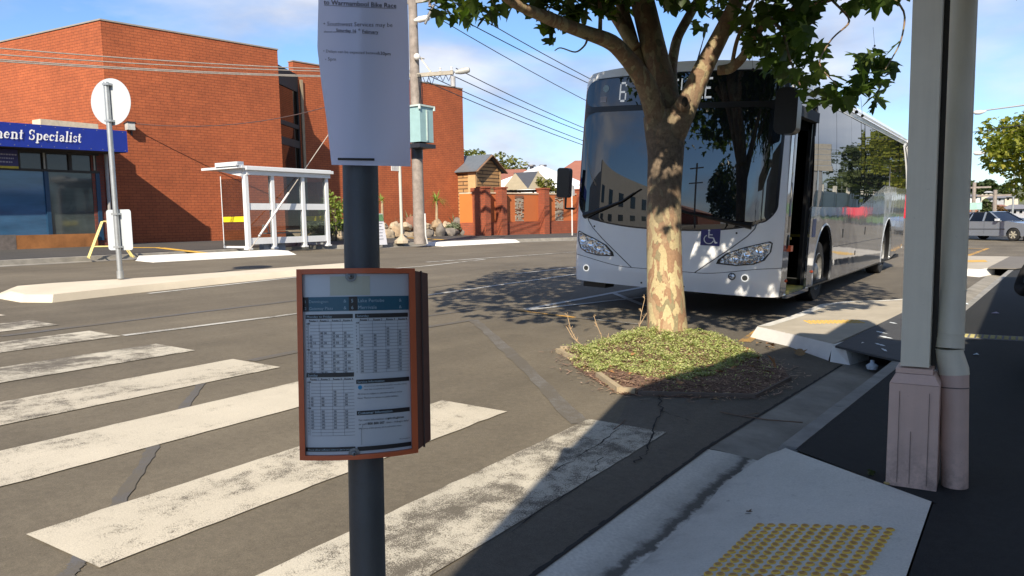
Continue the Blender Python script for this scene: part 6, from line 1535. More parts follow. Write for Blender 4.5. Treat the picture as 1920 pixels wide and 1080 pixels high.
# dry weed stalks
stalk = M('dry_stalk', (.42, .30, .18), .8, .15, 20)
for i, (pts, lab) in enumerate(((((1100, 655), (1082, 640), (1070, 618), (1064, 592)), 'leftmost dry weed stalk sprouting at the edge of the tree bed'), (((1082, 640), (1073, 632), (1062, 612)), None), (((1131, 650), (1127, 628), (1120, 612), (1114, 594)), 'dry weed stalk between the leftmost stalk and the trunk'), (((1131, 655), (1128, 640), (1140, 632)), None), (((1205, 632), (1199, 612), (1203, 585), (1209, 560)), 'tall dry weed stalk standing just left of the trunk'), (((1199, 610), (1208, 595), (1216, 582)), None), (((1175, 640), (1180, 625), (1188, 620)), 'short bent dry stalk left of the trunk'))):
    D_ = (gp(*pts[0]) - CAM).dot(fwd); P = [atd(a, b, D_) for a, b in pts]
    m = MB(); m.tube(P, [.005, .004, .004, .003][:len(P)], 5)
    for q in P[1:]:
        for _ in range(3): e = q + Vector((U(-.03, .03), U(-.03, .03), U(.0, .05))); m.tube([q, e], .0025, 4)
    if lab: cur = m.build('dry_stalk', stalk, origin=P[0]); tag(cur, lab, 'weed')
    else: m.build('side_stem', stalk, cur)
# fallen leaves and twigs
dry = [M('dry_leaf_a', (.34, .17, .07), .8, .2, 30), M('dry_leaf_b', (.24, .15, .07), .8, .2, 30), M('dry_leaf_c', (.13, .09, .06), .8, .2, 30)]
leafme = {}
def drop(px, py, z, s, mi, lab, tilt=.25, grp=None):
    p = onz(px, py, z) if z > .1 else gp(px, py, z)
    m = MB(); mt_ = Matrix.Rotation(U(0, 6.28), 3, 'Z') @ Matrix.Rotation(tilt, 3, 'X'); m.add([p + Vector((0, 0, .012)) + mt_ @ Vector((v.x * s, v.y * s, (v.z * 2.2) * s)) for v in LV], LF); o = m.build('fallen_leaf', dry[mi], smooth=180); tag(o, lab, 'fallen leaf', grp)
drop(1452, 690, .06, .13, 0, 'curled orange brown leaf standing upright at the right of the bed', 1.2)
drop(1398, 967, .02, .05, 2, 'small dark brown leaf on the gutter apron near the yellow studs')
drop(1335, 752, .01, .06, 1, 'small tan leaf on the asphalt in front of the tree bed')
drop(1448, 650, .02, .10, 0, 'brown leaf lying at the foot of the white kerb extension', .5)
drop(1500, 668, .02, .12, 1, 'large dull leaf against the shaded white kerb', .6)
GR = 'fallen leaves on the tree bed'
for px, py in ((1290, 668), (1310, 690), (1205, 682), (1360, 672), (1300, 712), (1150, 690), (1395, 660), (1242, 704), (1265, 660), (1330, 668), (1420, 672), (1185, 668), (1345, 660), (1405, 655), (1318, 676), (1372, 694), (1260, 690), (1226, 716), (1180, 704), (1140, 700), (1412, 690), (1440, 700), (1388, 712), (1352, 700), (1275, 722), (1100, 690)):
    q = gp(px, py, .09); drop(px, py, .10 if inside(q.x, q.y) else .01, U(.035, .075), random.choice((0, 0, 1)), 'dry orange brown leaf lying in the ground cover of the tree bed', U(-.4, .6), GR)
for px, py in ((1425, 645), (1452, 655), (1438, 652)): drop(px, py, .02, U(.04, .07), 1, 'dry leaf crumbs on the asphalt between tree bed and white kerb', .2, 'leaf crumbs beside the white kerb')
tw = M('twig_brown', (.16, .11, .08), .85)
for pts, lab in ((((1350, 772), (1390, 780), (1440, 787), (1505, 792)), 'long thin twig lying across the edge of the gutter'), (((1345, 1), (1345, 1)), None)):
    if lab: P = [gp(a, b, .012) for a, b in pts]; m = MB(); m.tube(P, .005, 5); m.tube([P[1], P[1] + Vector((.1, .12, .01))], .003, 4); tag(m.build('fallen_twig', tw), lab, 'twig')
P = [gp(a, b, .010) for a, b in ((1150, 805), (1165, 795), (1172, 786))]; m = MB(); m.tube(P, .003, 4); tag(m.build('fallen_twig', tw), 'short twig at the shadow edge by the last white stripe', 'twig')
# litter
lit = M('litter_white', (.60, .68, .75), .6, .1, 40); 
def scrap(px, py, z, w_, d_, lab, mat=lit):
    p = onz(px, py, z); a = U(-.3, .3); m = MB(); m.add([p + Vector((-w_ / 2, 0, .004)), p + Vector((0, -d_ / 2, .012)), p + Vector((w_ / 2, .01, .005)), p + Vector((.1 * w_, d_ / 2, .02))], [(0, 1, 2, 3)]); tag(m.build('litter_scrap', mat, smooth=0), lab, 'litter')
scrap(1830, 666, .12, .05, .05, 'small pale blue scrap of litter on the dark footpath, nearest the downpipe'); scrap(1866, 588, .12, .10, .12, 'crumpled lilac wrapper on the shaded footpath beyond the yellow strip', M('litter_lilac', (.45, .38, .50), .6)); scrap(1811, 571, .13, .08, .10, 'white paper scrap on the kerb right behind the downpipe')
c = onz(1635, 692, .0); t = thing('drink_carton', c, 'crumpled white drink carton lying in the gutter under the rubber plate', 'litter')
m = MB(); m.lathe(c + Vector((0, 0, .0)), [(.045, 0), (.055, .035), (.035, .05), (.018, .058), (.018, .085), (.0, .088)], 10); m.build('body', lit, t)
wd_ = onz(1633, 890, .12); t = thing('weed', wd_, 'tiny green weed in the joint between kerb ramp and footpath', 'weed')
its = []
for i in range(10): its.append((wd_ + Vector((U(-.012, .012), U(-.012, .012), U(.002, .02))), U(.018, .032), rotm(.4)))
add_leaves(its, mgreen, 'leaves', t)
st = onz(1664, 908, .12); m = MB(); m.ball(st + Vector((0, 0, .006)), .013, 8, 6, jit=.5, sq=(1.3, 1, .6)); tag(m.build('pebble', M('pebble_tan', (.40, .30, .12), .8)), 'small tan pebble at the foot of the veranda post base', 'pebble')

# ================================================================== GARDEN along the brick wall
rockm = [M('rock_tan', (.34, .25, .16), .9, .3, 3, .8, bscale=14), M('rock_grey', (.18, .16, .14), .9, .3, 4, .8, bscale=14), M('rock_pale', (.42, .34, .24), .9, .25, 3, .8, bscale=14), M('rock_red', (.20, .09, .06), .9, .3, 4, .8, bscale=14)]
rocks = [(588, 446, 26, 16, 0), (612, 447, 18, 11, 2), (632, 440, 26, 22, 2), (662, 440, 30, 26, 0), (700, 444, 26, 18, 0), (728, 440, 24, 18, 2), (745, 438, 26, 20, 0), (741, 432, 20, 14, 2), (772, 432, 24, 22, 3), (783, 440, 18, 12, 0), (806, 437, 18, 14, 1), (820, 430, 20, 16, 0), (826, 437, 18, 22, 1), (845, 438, 26, 16, 1), (862, 432, 24, 20, 1), (872, 440, 16, 14, 1), (888, 440, 18, 16, 2), (836, 424, 16, 12, 2), (795, 424, 24, 12, 2), (758, 424, 28, 12, 2), (715, 430, 24, 14, 2)]
for i, (px, py, w_, h_, mi) in enumerate(rocks):
    X_ = -23.1 - (.6 if py < 433 else 0) if px < 800 else -22.9 - (.5 if py < 433 else 0)
    c = onx(px, py + 4, X_); k1 = (c - CAM).dot(fwd) / F; m = MB(); c.z = zg(X_) + .12 + h_ * k1 * .35 + (.35 if py < 433 else 0)
    m.ball(c, 1, 14, 10, jit=.45, sq=(w_ * k1 * .45, w_ * k1 * .6, h_ * k1 * .62), seed=i * 3.1)
    tag(m.build('garden_rock', rockm[mi], smooth=50), ['rounded tan boulder in the rock border under the brick wing', 'grey boulder in the rock border near the garden wall', 'pale boulder in the rock border under the brick wing', 'dark red boulder beside the utility pole'][mi], 'rock', ['tan boulders in the rock border', 'grey boulders in the rock border', 'pale boulders in the rock border', None][mi])
m = MB(); a, b = onx(575, 440, -23.4), onx(885, 436, -23.2)
m.grid(lambda u, v: Vector((lerp(-23.0, -24.7, v), lerp(a.y - .5, b.y + .6, u), zg(-23) + .10 + .45 * sm(0, .6, v) + .06 * noise.noise(Vector((u * 20, v * 4, 0))))), 40, 8)
struct(fixn(m.build('garden_bed', M('bed_gravel', (.33, .27, .19), .95, .3, 9, .6), origin=(0, 0, 0))))
def blades(base, n, ln, mats, lab, cat='plant', name='strap_plant', stem=0, w_=.05, droop=.6, group=None):
    t = thing(name, base, lab, cat, group); b0 = Vector(base)
    if stem: m = MB(); m.tube([b0, b0 + Vector((.03, 0, stem))], [.07, .05], 8, jit=.1); m.build('trunk', M('palm_trunk', (.36, .27, .17), .9, .3, 12, .5), t)
    m = MB()
    for i in range(n):
        a = U(0, 6.28); el = U(.15, 1.35); l = ln * U(.6, 1.1); P = []
        for k in range(6):
            s = k / 5; r = l * s * cos(el) + .02; z = l * s * sin(el) - droop * l * s * s * cos(el)
            P.append(b0 + Vector((cos(a) * r, sin(a) * r, stem + z)))
        sd_ = Vector((-sin(a), cos(a), 0)) * w_ / 2
        for k in range(5):
            w0, w1 = 1 - (k / 5) ** 2, 1 - ((k + 1) / 5) ** 2; m.quad(P[k] - sd_ * w0, P[k] + sd_ * w0, P[k + 1] + sd_ * w1, P[k + 1] - sd_ * w1)
    m.build('fronds', mats, t, smooth=0); return t
pg = leafmat('frond_green', (.16, .24, .04), (.28, .34, .08), None, .3); ag = leafmat('agave_green', (.14, .18, .09), (.24, .27, .14), None, .1)
c = onx(819, 420, -23.9); blades((c.x, c.y, c.z), 46, .85, pg, 'young palm with bright green fronds right of the utility pole', stem=1.1, w_=.05, name='palm', droop=.9)
c = onx(717, 424, -23.9); blades((c.x, c.y, c.z - .1), 26, .55, pg, 'thin young palm just right of the bus stop pole', stem=1.2, w_=.04, name='palm', droop=.9)
c = onx(768, 418, -24.1); blades((c.x, c.y, c.z), 46, .75, ag, 'grey green strap leaved plant in front of the brick wing beside the utility pole', droop=.2)
c = onx(851, 421, -23.9); blades((c.x, c.y, c.z), 34, .65, ag, 'spiky strap leaved plant near the corner of the garden wall', droop=.3)
c = onx(742, 420, -24.1); blades((c.x, c.y, c.z), 22, .45, leafmat('dry_red', (.22, .10, .06), (.34, .20, .12), None, .1), 'sparse reddish dry plant low against the brick wing', droop=.2, w_=.02)
c = onx(628, 400, -22.6); make_tree((c.x, c.y, zg(-22.6) + .12), 1, .65, 1.0, c.z - .6, pg, 'bright green feathery shrub beside the right end of the bus shelter', nleaf=700, lsize=.09, seed=11, trunk=.04, name='shrub')
for px, X_, lab in ((595, -23.3, 'grey green cushion shrub on the rocks seen through the shelter glass'), (640, -23.3, 'grey green cushion shrub on the rocks right of the shelter'), (845, -23.4, 'low pale green cushion shrub among the grey boulders')):
    c = onx(px, 430, X_); t = thing('cushion_shrub', (c.x, c.y, c.z - .2), lab, 'shrub'); its = []
    for i in range(500): d = Vector((random.gauss(0, 1), random.gauss(0, 1), abs(random.gauss(0, .6)))).normalized(); its.append((c + Vector((d.x * .5, d.y * .7, d.z * .35)) , U(.05, .1), rotm(.3)))
    add_leaves(its, leafmat('cushion' + str(px), (.16, .20, .12), (.25, .28, .18), None, .1), 'foliage', t)
    m = MB(); m.ball(c, 1, 12, 8, jit=.3, sq=(.45, .62, .3)); m.build('core', M('cushion_core', (.10, .12, .07), .9), t)

# ================================================================== BUS
BW = 1.46
bus = thing('bus', (-4.40, 10.6, .125), 'white city bus with open front door parked at the kerb behind the plane tree', 'bus', rot=(0, radians(3.3), 0))
bus.scale = (1.07, 1, 1.022)
bwhite = M('bus_white', (.84, .86, .88), .32, .03, 2, coat=.6)
bsilver, N, K, b = newmat('bus_silver'); v = vcoord(N, K); f = nz(N, K, v, .8, 3)
b.inputs['Base Color'].default_value = (.50, .53, .57, 1); b.inputs['Metallic'].default_value = .75; b.inputs['Roughness'].default_value = .05
bump(N, K, b, f, .12, .05)
screen = glassy('windscreen', (.22, .26, .28), 2.6)
sglass, N, K, b = newmat('bus_side_glass'); v = vcoord(N, K); f = nz(N, K, v, 1.1, 2)
b.inputs['Base Color'].default_value = (.008, .010, .014, 1); b.inputs['Roughness'].default_value = .015; b.inputs['IOR'].default_value = 2.7; bump(N, K, b, f, .05, .04)
bblack = M('bus_black', (.010, .010, .011), .35, .1); rubber = M('tyre_rubber', (.018, .018, .018), .85, .2, 20, .3); inside = M('bus_interior', (.022, .024, .027), .8, .2); seatm_ = M('bus_seat', (.05, .055, .07), .8, .2)
def yf(x, z):
    k = min(1, abs(x) / BW)
    return .30 * (1 - (1 - k ** 8) ** (1 / 2.3)) + .09 * k * k + .13 * max(0, (z - 1.25) / 2) ** 1.4 + .04 * max(0, (.5 - z) / .2)
def FS(x, z, o=0): return Vector((x, yf(x, z) - o, z))
ztopf = lambda x: 3.40 - .10 * (abs(x) / BW) ** 2 - .22 * max(0, (abs(x) / BW - .86) / .14) ** 2
seam = lambda x: .57 + .12 * sm(.5, 1.46, abs(x))
wsb = lambda x: 1.14 + .17 * (abs(x) / 1.38) ** 2.5
wst = lambda x: 3.24 - .03 * (abs(x) / 1.38) ** 2
def xs_(u): s_ = 2 * u - 1; return BW * (abs(s_) ** .8) * (1 if s_ > 0 else -1)
def bb(m, name, mats, parent=bus, smooth=40): return fixn(m.build(name, mats, parent, local=True, smooth=smooth))
m = MB(); m.grid(lambda u, v: FS(xs_(u), lerp(.30, seam(xs_(u)) - .008, v)), 60, 6); m.grid(lambda u, v: FS(xs_(u), .30) + Vector((0, .25 * v, .04 * v)), 60, 2)
m.build('bumper', bwhite, bus, local=True)
m = MB(); m.grid(lambda u, v: FS(xs_(u), lerp(seam(xs_(u)) - .008, seam(xs_(u)), v), -.012), 60, 1); m.build('seam', bblack, bus, local=True)
m = MB(); m.grid(lambda u, v: FS(xs_(u), lerp(seam(xs_(u)), ztopf(xs_(u)), v)), 60, 40); m.build('front_panel', bwhite, bus, local=True)
def WS(u, v, o, z0f, z1f, hw, rc):
    z0, z1 = z0f(0), z1f(0); hgt = z1 - z0; w_ = hw
    dv = min(v, 1 - v) * hgt
    if dv < rc: w_ = hw - rc + sqrt(max(0, rc * rc - (rc - dv) ** 2))
    x = (2 * u - 1) * w_; return FS(x, lerp(z0f(x), z1f(x), v), o)
m = MB(); m.grid(lambda u, v: WS(u, v, .004, lambda x: wsb(x) - .02, lambda x: wst(x) + .02, 1.40, .24), 40, 60); m.build('windscreen_rubber', bblack, bus, local=True)
# the opening behind the glass is real: hollow cab seen through tinted panes is suggested by a dark recessed cab
wglass, N, K, b = newmat('windscreen_glass'); b.inputs['Base Color'].default_value = (.008, .012, .016, 1); b.inputs['Roughness'].default_value = .01; b.inputs['IOR'].default_value = 1.95
m = MB(); m.grid(lambda u, v: WS(u, v, .012, wsb, lambda x: 2.76, 1.37, .20), 40, 40); m.build('windscreen', wglass, bus, local=True)
ws_o = bus
m = MB(); m.grid(lambda u, v: WS(u, v, .012, lambda x: 2.84, lambda x: wst(x), 1.36, .14), 40, 12); m.build('destination_glass', wglass, bus, local=True)
m = MB(); m.grid(lambda u, v: WS(u, v, .014, lambda x: 2.762, lambda x: 2.838, 1.38, .01), 40, 2); m.build('screen_divider', bblack, bus, local=True)
m = MB(); m.grid(lambda u, v: FS(-.006 + .012 * u, lerp(wsb(0), 2.76, v), .014), 1, 20); m.build('screen_joint', bblack, bus, local=True)
# cab contents that read through the glass: pale driver seat, pillars and grab rails behind the screen
vg = M('cab_grey', (.10, .13, .15), .6, .2)
# LED destination display
FONT = {'6': ('01110', '10001', '10000', '10000', '11110', '10001', '10001', '10001', '01110'), 'M': ('10001', '11011', '11011', '10101', '10101', '10001', '10001', '10001', '10001'), 'E': ('11111', '10000', '10000', '10000', '11110', '10000', '10000', '10000', '11111'), 'R': ('11110', '10001', '10001', '10001', '11110', '10100', '10010', '10001', '10001'), 'I': ('01110', '00100', '00100', '00100', '00100', '00100', '00100', '00100', '01110'), 'V': ('10001', '10001', '10001', '10001', '10001', '01010', '01010', '00100', '00100'), 'A': ('01110', '10001', '10001', '10001', '11111', '10001', '10001', '10001', '10001'), 'L': ('10000', '10000', '10000', '10000', '10000', '10000', '10000', '10000', '11111')}
led, N, K, b = newmat('led_white'); b.inputs['Base Color'].default_value = (.7, .7, .7, 1); b.inputs['Emission Color'].default_value = (.9, .95, 1, 1); b.inputs['Emission Strength'].default_value = .32
m = MB()
def led_text(txt, x, z, cw, chh):
    for ch in txt:
        if ch in FONT:
            rows_ = FONT[ch]
            for r_, row in enumerate(rows_):
                for c_, bit in enumerate(row):
                    if bit == '1':
                        xx = x + c_ * cw; zz = z - r_ * chh * 2 / 2
                        for q in (0, 1):
                            z2 = zz - q * chh / 2; m.add([FS(xx, z2, .016), FS(xx + cw * .92, z2, .016), FS(xx + cw * .92, z2 + chh * .30, .016), FS(xx, z2 + chh * .30, .016)], [(0, 1, 2, 3)])
        x += cw * 6
led_text('6', -.80, 3.155, .021, .031); led_text('MERRIVALE', -.46, 3.155, .0180, .031)
m.build('destination_display', led, bus, local=True, smooth=0)
m = MB()
c = FS(-1.02, 3.09, .016); m.add([FS(-1.02 + cos(i * pi / 10) * .05, 3.09 + sin(i * pi / 10) * .05, .016) for i in range(20)], [list(range(20))]); m.build('round_sticker', M('sticker_pale', (.30, .42, .48), .4), bus, local=True, smooth=0)
m = MB(); m.add([FS(-1.10, 2.90, .016), FS(-1.0, 2.90, .016), FS(-1.0, 2.98, .016), FS(-1.10, 2.98, .016)], [(0, 1, 2, 3)]); m.build('square_sticker', M('sticker_grey', (.42, .40, .45), .5), bus, local=True, smooth=0)
# V-shaped panel lines
ln_ = M('panel_gap', (.06, .065, .075), .7)
for sgn in (-1, 1):
    m = MB(); P = [(.44, .57), (.60, .70), (.90, .94), (1.08, 1.10), (1.16, 1.20), (1.18, 1.27)]
    for (x0, z0), (x1, z1) in zip(P, P[1:]): m.add([FS(sgn * x0, z0, .002), FS(sgn * x1, z1, .002), FS(sgn * (x1 + .010), z1 - .008, .002), FS(sgn * (x0 + .010), z0 - .008, .002)], [(0, 1, 2, 3)])
    m.build('bonnet_seam', ln_, bus, local=True, smooth=0)
# headlights
lens, N, K, b = newmat('headlight_lens'); v = vcoord(N, K); vo = N.new('ShaderNodeTexVoronoi'); vo.inputs['Scale'].default_value = 26; K.new(v, vo.inputs['Vector'])
K.new(ramp(N, K, vo.outputs['Distance'], [(.1, (.55, .58, .62)), (.35, (.12, .13, .15)), (.6, (.75, .78, .8))]), b.inputs['Base Color']); b.inputs['Metallic'].default_value = .5; b.inputs['Roughness'].default_value = .12; bump(N, K, b, vo.outputs['Distance'], .8, .02)
HL = [(.74, .715), (.76, .77), (.86, .86), (1.06, .945), (1.33, 1.03), (1.36, 1.01), (1.35, .90), (1.29, .79), (1.18, .735), (.98, .705)]
for sgn, nm in ((-1, 'headlight'), (1, 'headlight')):
    cx = sum(p[0] for p in HL) / len(HL); cz = sum(p[1] for p in HL) / len(HL)
    def hpoly(k, o, n=4):
        pts = []
        for (a, b_), (c, d) in zip(HL, HL[1:] + HL[:1]):
            for i in range(n): x, z = lerp(a, c, i / n), lerp(b_, d, i / n); pts.append(FS(sgn * (cx + (x - cx) * k), cz + (z - cz) * k, o))
        return pts
    P1, P2 = hpoly(1.06, .006), hpoly(.93, .010); n = len(P1); m = MB(); m.add(P1 + [FS(sgn * cx, cz, .006)], [(i, (i + 1) % n, n) for i in range(n)]); hd = m.build('headlight', bblack, bus, local=True, smooth=0)
    m = MB(); m.add(P2 + [FS(sgn * cx, cz, .010)], [(i, (i + 1) % n, n) for i in range(n)]); m.build('lens', lens, hd, local=True, smooth=0)
    for x, z, r_ in ((1.24, .93, .055), (1.10, .87, .048), (.96, .81, .038)): m = MB(); m.lathe(FS(sgn * x, z, .012), [(r_, 0), (r_ * .9, .006), (r_ * .5, -.001), (0, .003)], 18, (0, -1, 0)); m.build('reflector', M('chrome', (.8, .8, .82), .08, metal=1), hd, local=True)
    m = MB()
    for i in range(7): x = .90 + i * .058; z = .735 + .006 * i; m.ball(FS(sgn * x, z, .012), .013, 8, 5, sq=(1.4, .4, 1))
    m.build('indicator_row', M('amber_dull', (.45, .30, .20), .3), hd, local=True)
ring_lit, N, K, b = newmat('lamp_ring_lit'); b.inputs['Base Color'].default_value = (.8, .8, .78, 1); b.inputs['Emission Color'].default_value = (1, .96, .85, 1); b.inputs['Emission Strength'].default_value = .42
for x, z, mt_, nm in ((-1.17, .50, 'w', 'fog_lamp'), (1.09, .545, 'w', 'fog_lamp'), (.93, .555, 'd', 'round_lamp')):
    m = MB(); m.lathe(FS(x, z, .003), [(.048, -.002), (.048, .006), (.036, .008)], 24, (0, -1, 0)); fo = m.build(nm, ring_lit if mt_ == 'w' else bblack, bus, local=True)
    m = MB(); m.lathe(FS(x, z, .009), [(.036, 0), (.018, .003), (0, .003)], 24, (0, -1, 0)); m.build('lens', M('fog_centre', (.25, .22, .16), .3) if mt_ == 'w' else lens, fo, local=True)
# blue wheelchair symbol plate
m = MB(); m.grid(lambda u, v: FS(.50 + .25 * u, 0.945 + .235 * v, .005), 4, 2); wp = m.build('access_sticker', M('sticker_blue', (.022, .022, .16), .4), bus, local=True, smooth=0)
m = MB()
q2c = [0]
def q2(x, z): return FS(.50 + .25 * x, 0.945 + .235 * z, .008 + q2c[0] * .0004)
def st_(pts, w_):
    for (a, b_), (c, d) in zip(pts, pts[1:]):
        q2c[0] += 1; dx, dz = c - a, d - b_; l = math.hypot(dx, dz) or 1; nx, nz_ = -dz / l * w_ / 2, dx / l * w_ / 2
        m.add([q2(a - nx, b_ - nz_), q2(c - nx, d - nz_), q2(c + nx, d + nz_), q2(a + nx, b_ + nz_)], [(0, 1, 2, 3)])
m.add([q2(.42 + .06 * cos(i * pi / 6), .86 + .065 * sin(i * pi / 6)) for i in range(12)], [list(range(12))])
st_([(.42, .78), (.42, .46), (.66, .46), (.78, .16), (.88, .20)], .075); st_([(.42, .62), (.62, .62)], .06)
st_([(.44 + .25 * cos(radians(a)), .36 + .25 * sin(radians(a))) for a in range(118, 345, 15)], .055)
m.build('wheelchair_symbol', M('sticker_white', (.75, .75, .78), .5), wp, local=True, smooth=0)
# wipers and small fittings
for P, w_ in (([(-1.22, 1.27), (-1.05, 1.33), (-.62, 1.50), (-.45, 1.62)], .05), ([(1.14, 1.235), (.95, 1.26), (.30, 1.37), (-.10, 1.50)], .05)):
    m = MB(); m.tube([FS(x, z, .045) for x, z in P], [w_, w_ * .6, .014, .010], 8); wi = m.build('wiper', bblack, bus, local=True)
    m = MB(); m.tube([FS(lerp(P[1][0], P[3][0], t) , lerp(P[1][1], P[3][1], t) - .03 * sin(t * 3), .03) for t in (0, .3, .6, 1, 1.15)], .009, 6); m.build('blade', rubber, wi, local=True)
m = MB()
for x, z in ((-1.06, 1.12), (.95, 1.13), (.30, .36), (-.30, .36)): m.lathe(FS(x, z, .001), [(.014, 0), (.010, .004), (0, .004)], 10, (0, -1, 0))
m.build('screw', bblack, bus, local=True)
# mirrors
def rbox(m, c, d, rr_, n=5):
    hx, hz = d[0] / 2, d[2] / 2; pts = []
    for k, (sx, sz_) in enumerate(((1, 1), (-1, 1), (-1, -1), (1, -1))):
        for q in range(n): an = radians(90 * k + 90 * q / (n - 1)); pts.append(Vector((c[0] + sx * (hx - rr_) + cos(an) * rr_, c[1] - d[1] / 2, c[2] + sz_ * (hz - rr_) + sin(an) * rr_)))
    m.prism(pts, (0, d[1], 0))
m = MB(); rbox(m, (-1.60, .12, 1.74), (.20, .10, .44), .045); ml_ = bb(m, 'mirror', bblack)
m = MB(); m.tube([(-1.58, .14, 1.52), (-1.58, .14, 1.36), (-1.47, .22, 1.36)], .02, 8); m.build('mirror_arm', bblack, ml_, local=True)
m = MB(); rbox(m, (1.52, -.16, 2.66), (.26, .22, .56), .08); mr_ = bb(m, 'mirror', bblack)
m = MB(); m.tube([(1.50, -.14, 2.9), (1.44, -.02, 3.12), (1.32, .2, 3.22)], .035, 8); m.build('mirror_arm', bblack, mr_, local=True)
# body sides
def arch(cy, cz, r_, z0, n=16):
    a0 = math.acos(min(1, (cz - z0) / r_)) if cz > z0 else 0
    a_s = math.asin((cz - z0) / r_); return [(cy - r_ * cos(lerp(-a_s, pi + a_s, i / n)), cz + r_ * sin(lerp(-a_s, pi + a_s, i / n))) for i in range(n + 1)]
LN = 12.45
def side_poly(door=True):
    y0 = 1.86 if door else .38
    P = [(y0, .30)] + arch(2.93, .52, .70, .30) + [(8.4, .32)] + arch(9.66, .54, .72, .32) + [(10.6, .34), (LN, .55), (LN, 1.98), (8.72, 1.98), (5.75, 1.5), (y0, 1.5)]
    return P
def sidex(z): return BW - .10 * max(0, (z - 1.5) / 1.7) ** 2
for sgn in (1, -1):
    m = MB(); m.prism([Vector((sgn * BW, y, z)) for y, z in side_poly(sgn > 0)], (-sgn * .03, 0, 0)); bb(m, 'side_panel', bsilver, smooth=0)
    for cy, cz, r_ in ((2.93, .52, .70), (9.66, .54, .72)):
        m = MB(); A_2 = arch(cy, cz, r_, .31, 20); B_2 = arch(cy, cz, r_ + .03, .31, 20); nA = len(A_2)
        m.add([Vector((sgn * (BW + .012), y, z)) for y, z in A_2] + [Vector((sgn * (BW + .004), y, z)) for y, z in B_2] , [(i, i + 1, nA + i + 1, nA + i) for i in range(nA - 1)]); m.build('wheel_arch', M('arch_white', (.55, .57, .6), .35), bus, local=True, smooth=30)
    # window strip in separate panes
    y = 1.86 if sgn > 0 else .38
    cuts = [y] + [2.10, 3.45, 4.75, 6.15, 7.7, 9.3, 10.9, LN - .03] if sgn > 0 else [y, 1.9, 3.45, 4.75, 6.15, 7.7, 9.3, 10.9, LN - .03]
    bot = lambda y: 1.505 if y < 5.75 else lerp(1.505, 1.985, min(1, (y - 5.75) / 2.97))
    for a, b_ in zip(cuts, cuts[1:]):
        m = MB(); tl = [U(-.004, .004) for _ in range(2)]
        bx = [a + .008, b_ - .008]; mid = [y for y in (5.75, 8.72) if bx[0] < y < bx[1]]; ysq = [bx[0]] + mid + [bx[1]]
        for p0, p1 in zip(ysq, ysq[1:]):
            m.grid(lambda u, v: Vector((sgn * (sidex(lerp(bot(lerp(p0, p1, u)), 3.06, v)) - .004 + tl[0] * v + tl[1] * u), lerp(p0, p1, u), lerp(bot(lerp(p0, p1, u)), 3.06, v))), 2, 8)
        m.build('side_window', sglass, bus, local=True, smooth=60)
    m = MB(); m.grid(lambda u, v: Vector((sgn * (sidex(1.45 + 1.65 * v) - .014), lerp(1.87 if sgn > 0 else .5, LN - .02, u), 1.45 + 1.65 * v)), 2, 8); m.build('window_backing', bblack, bus, local=True)
# front post and door frame on the kerb side
m = MB(); m.grid(lambda u, v: Vector((lerp(BW, BW + .004, u), lerp(.38, .66, u), lerp(.30, 3.1, v))), 2, 6); m.grid(lambda u, v: Vector((BW - .10 * u, .66, lerp(.30, 2.75, v))), 1, 4); m.build('door_post', bsilver, bus, local=True)
m = MB(); m.grid(lambda u, v: Vector((BW + .006, lerp(.53, .62, u), lerp(1.15, 2.72, v))), 1, 6); m.build('post_glass', sglass, bus, local=True)
m = MB(); m.bbox((BW - .10, .66, 2.70), (BW - .002, 1.90, 2.84)); m.build('door_header', inside, bus, local=True, smooth=0)
m = MB(); m.grid(lambda u, v: Vector((sidex(2.845 + .215 * v) - .003, lerp(.67, 1.87, u), 2.845 + .215 * v)), 4, 3); m.build('header_glass', sglass, bus, local=True)
m = MB(); m.ball((BW + .008, .585, 1.02), .07, 12, 8, sq=(.15, .7, 1.5)); m.build('badge', bblack, bus, local=True)
m = MB(); m.bbox((BW + .002, .56, .90), (BW + .05, .68, .98)); m.build('side_marker', M('marker_orange', (.70, .10, .02), .3), bus, local=True, smooth=0)
m = MB(); m.ball((BW + .004, .62, .50), .022, 8, 6); m.ball((BW + .004, 2.16, .53), .022, 8, 6); m.build('side_reflector', M('marker_orange', (.70, .10, .02), .3), bus, local=True)
m = MB(); m.bbox((BW - .03, .62, .26), (BW + .03, 1.90, .31)); m.build('door_sill', bsilver, bus, local=True, smooth=0)
m = MB(); m.bbox((.35, .66, .30), (BW - .035, 1.88, .335)); m.build('door_floor', M('step_yellow', (.42, .36, .08), .7, .2, 12), bus, local=True, smooth=0)
m = MB(); m.bbox((.30, .60, .33), (.36, 1.9, .62)); m.bbox((.36, 1.86, .33), (BW - .04, 1.92, 3.0)); m.build('door_wall', inside, bus, local=True, smooth=0)
for y0 in (.70, 1.78):
    m = MB(); m.bbox((BW - .60, y0 - .02, .36), (BW - .06, y0 + .02, .42)); m.bbox((BW - .60, y0 - .02, 2.60), (BW - .06, y0 + .02, 2.68)); m.bbox((BW - .60, y0 - .02, .36), (BW - .55, y0 + .02, 2.68)); m.bbox((BW - .11, y0 - .02, .36), (BW - .06, y0 + .02, 2.68)); dl = m.build('door_leaf', bblack, bus, local=True, smooth=0)
    m = MB(); m.bbox((BW - .55, y0 - .006, .42), (BW - .11, y0 + .006, 2.6)); m.build('door_glass', screen, dl, local=True, smooth=0)
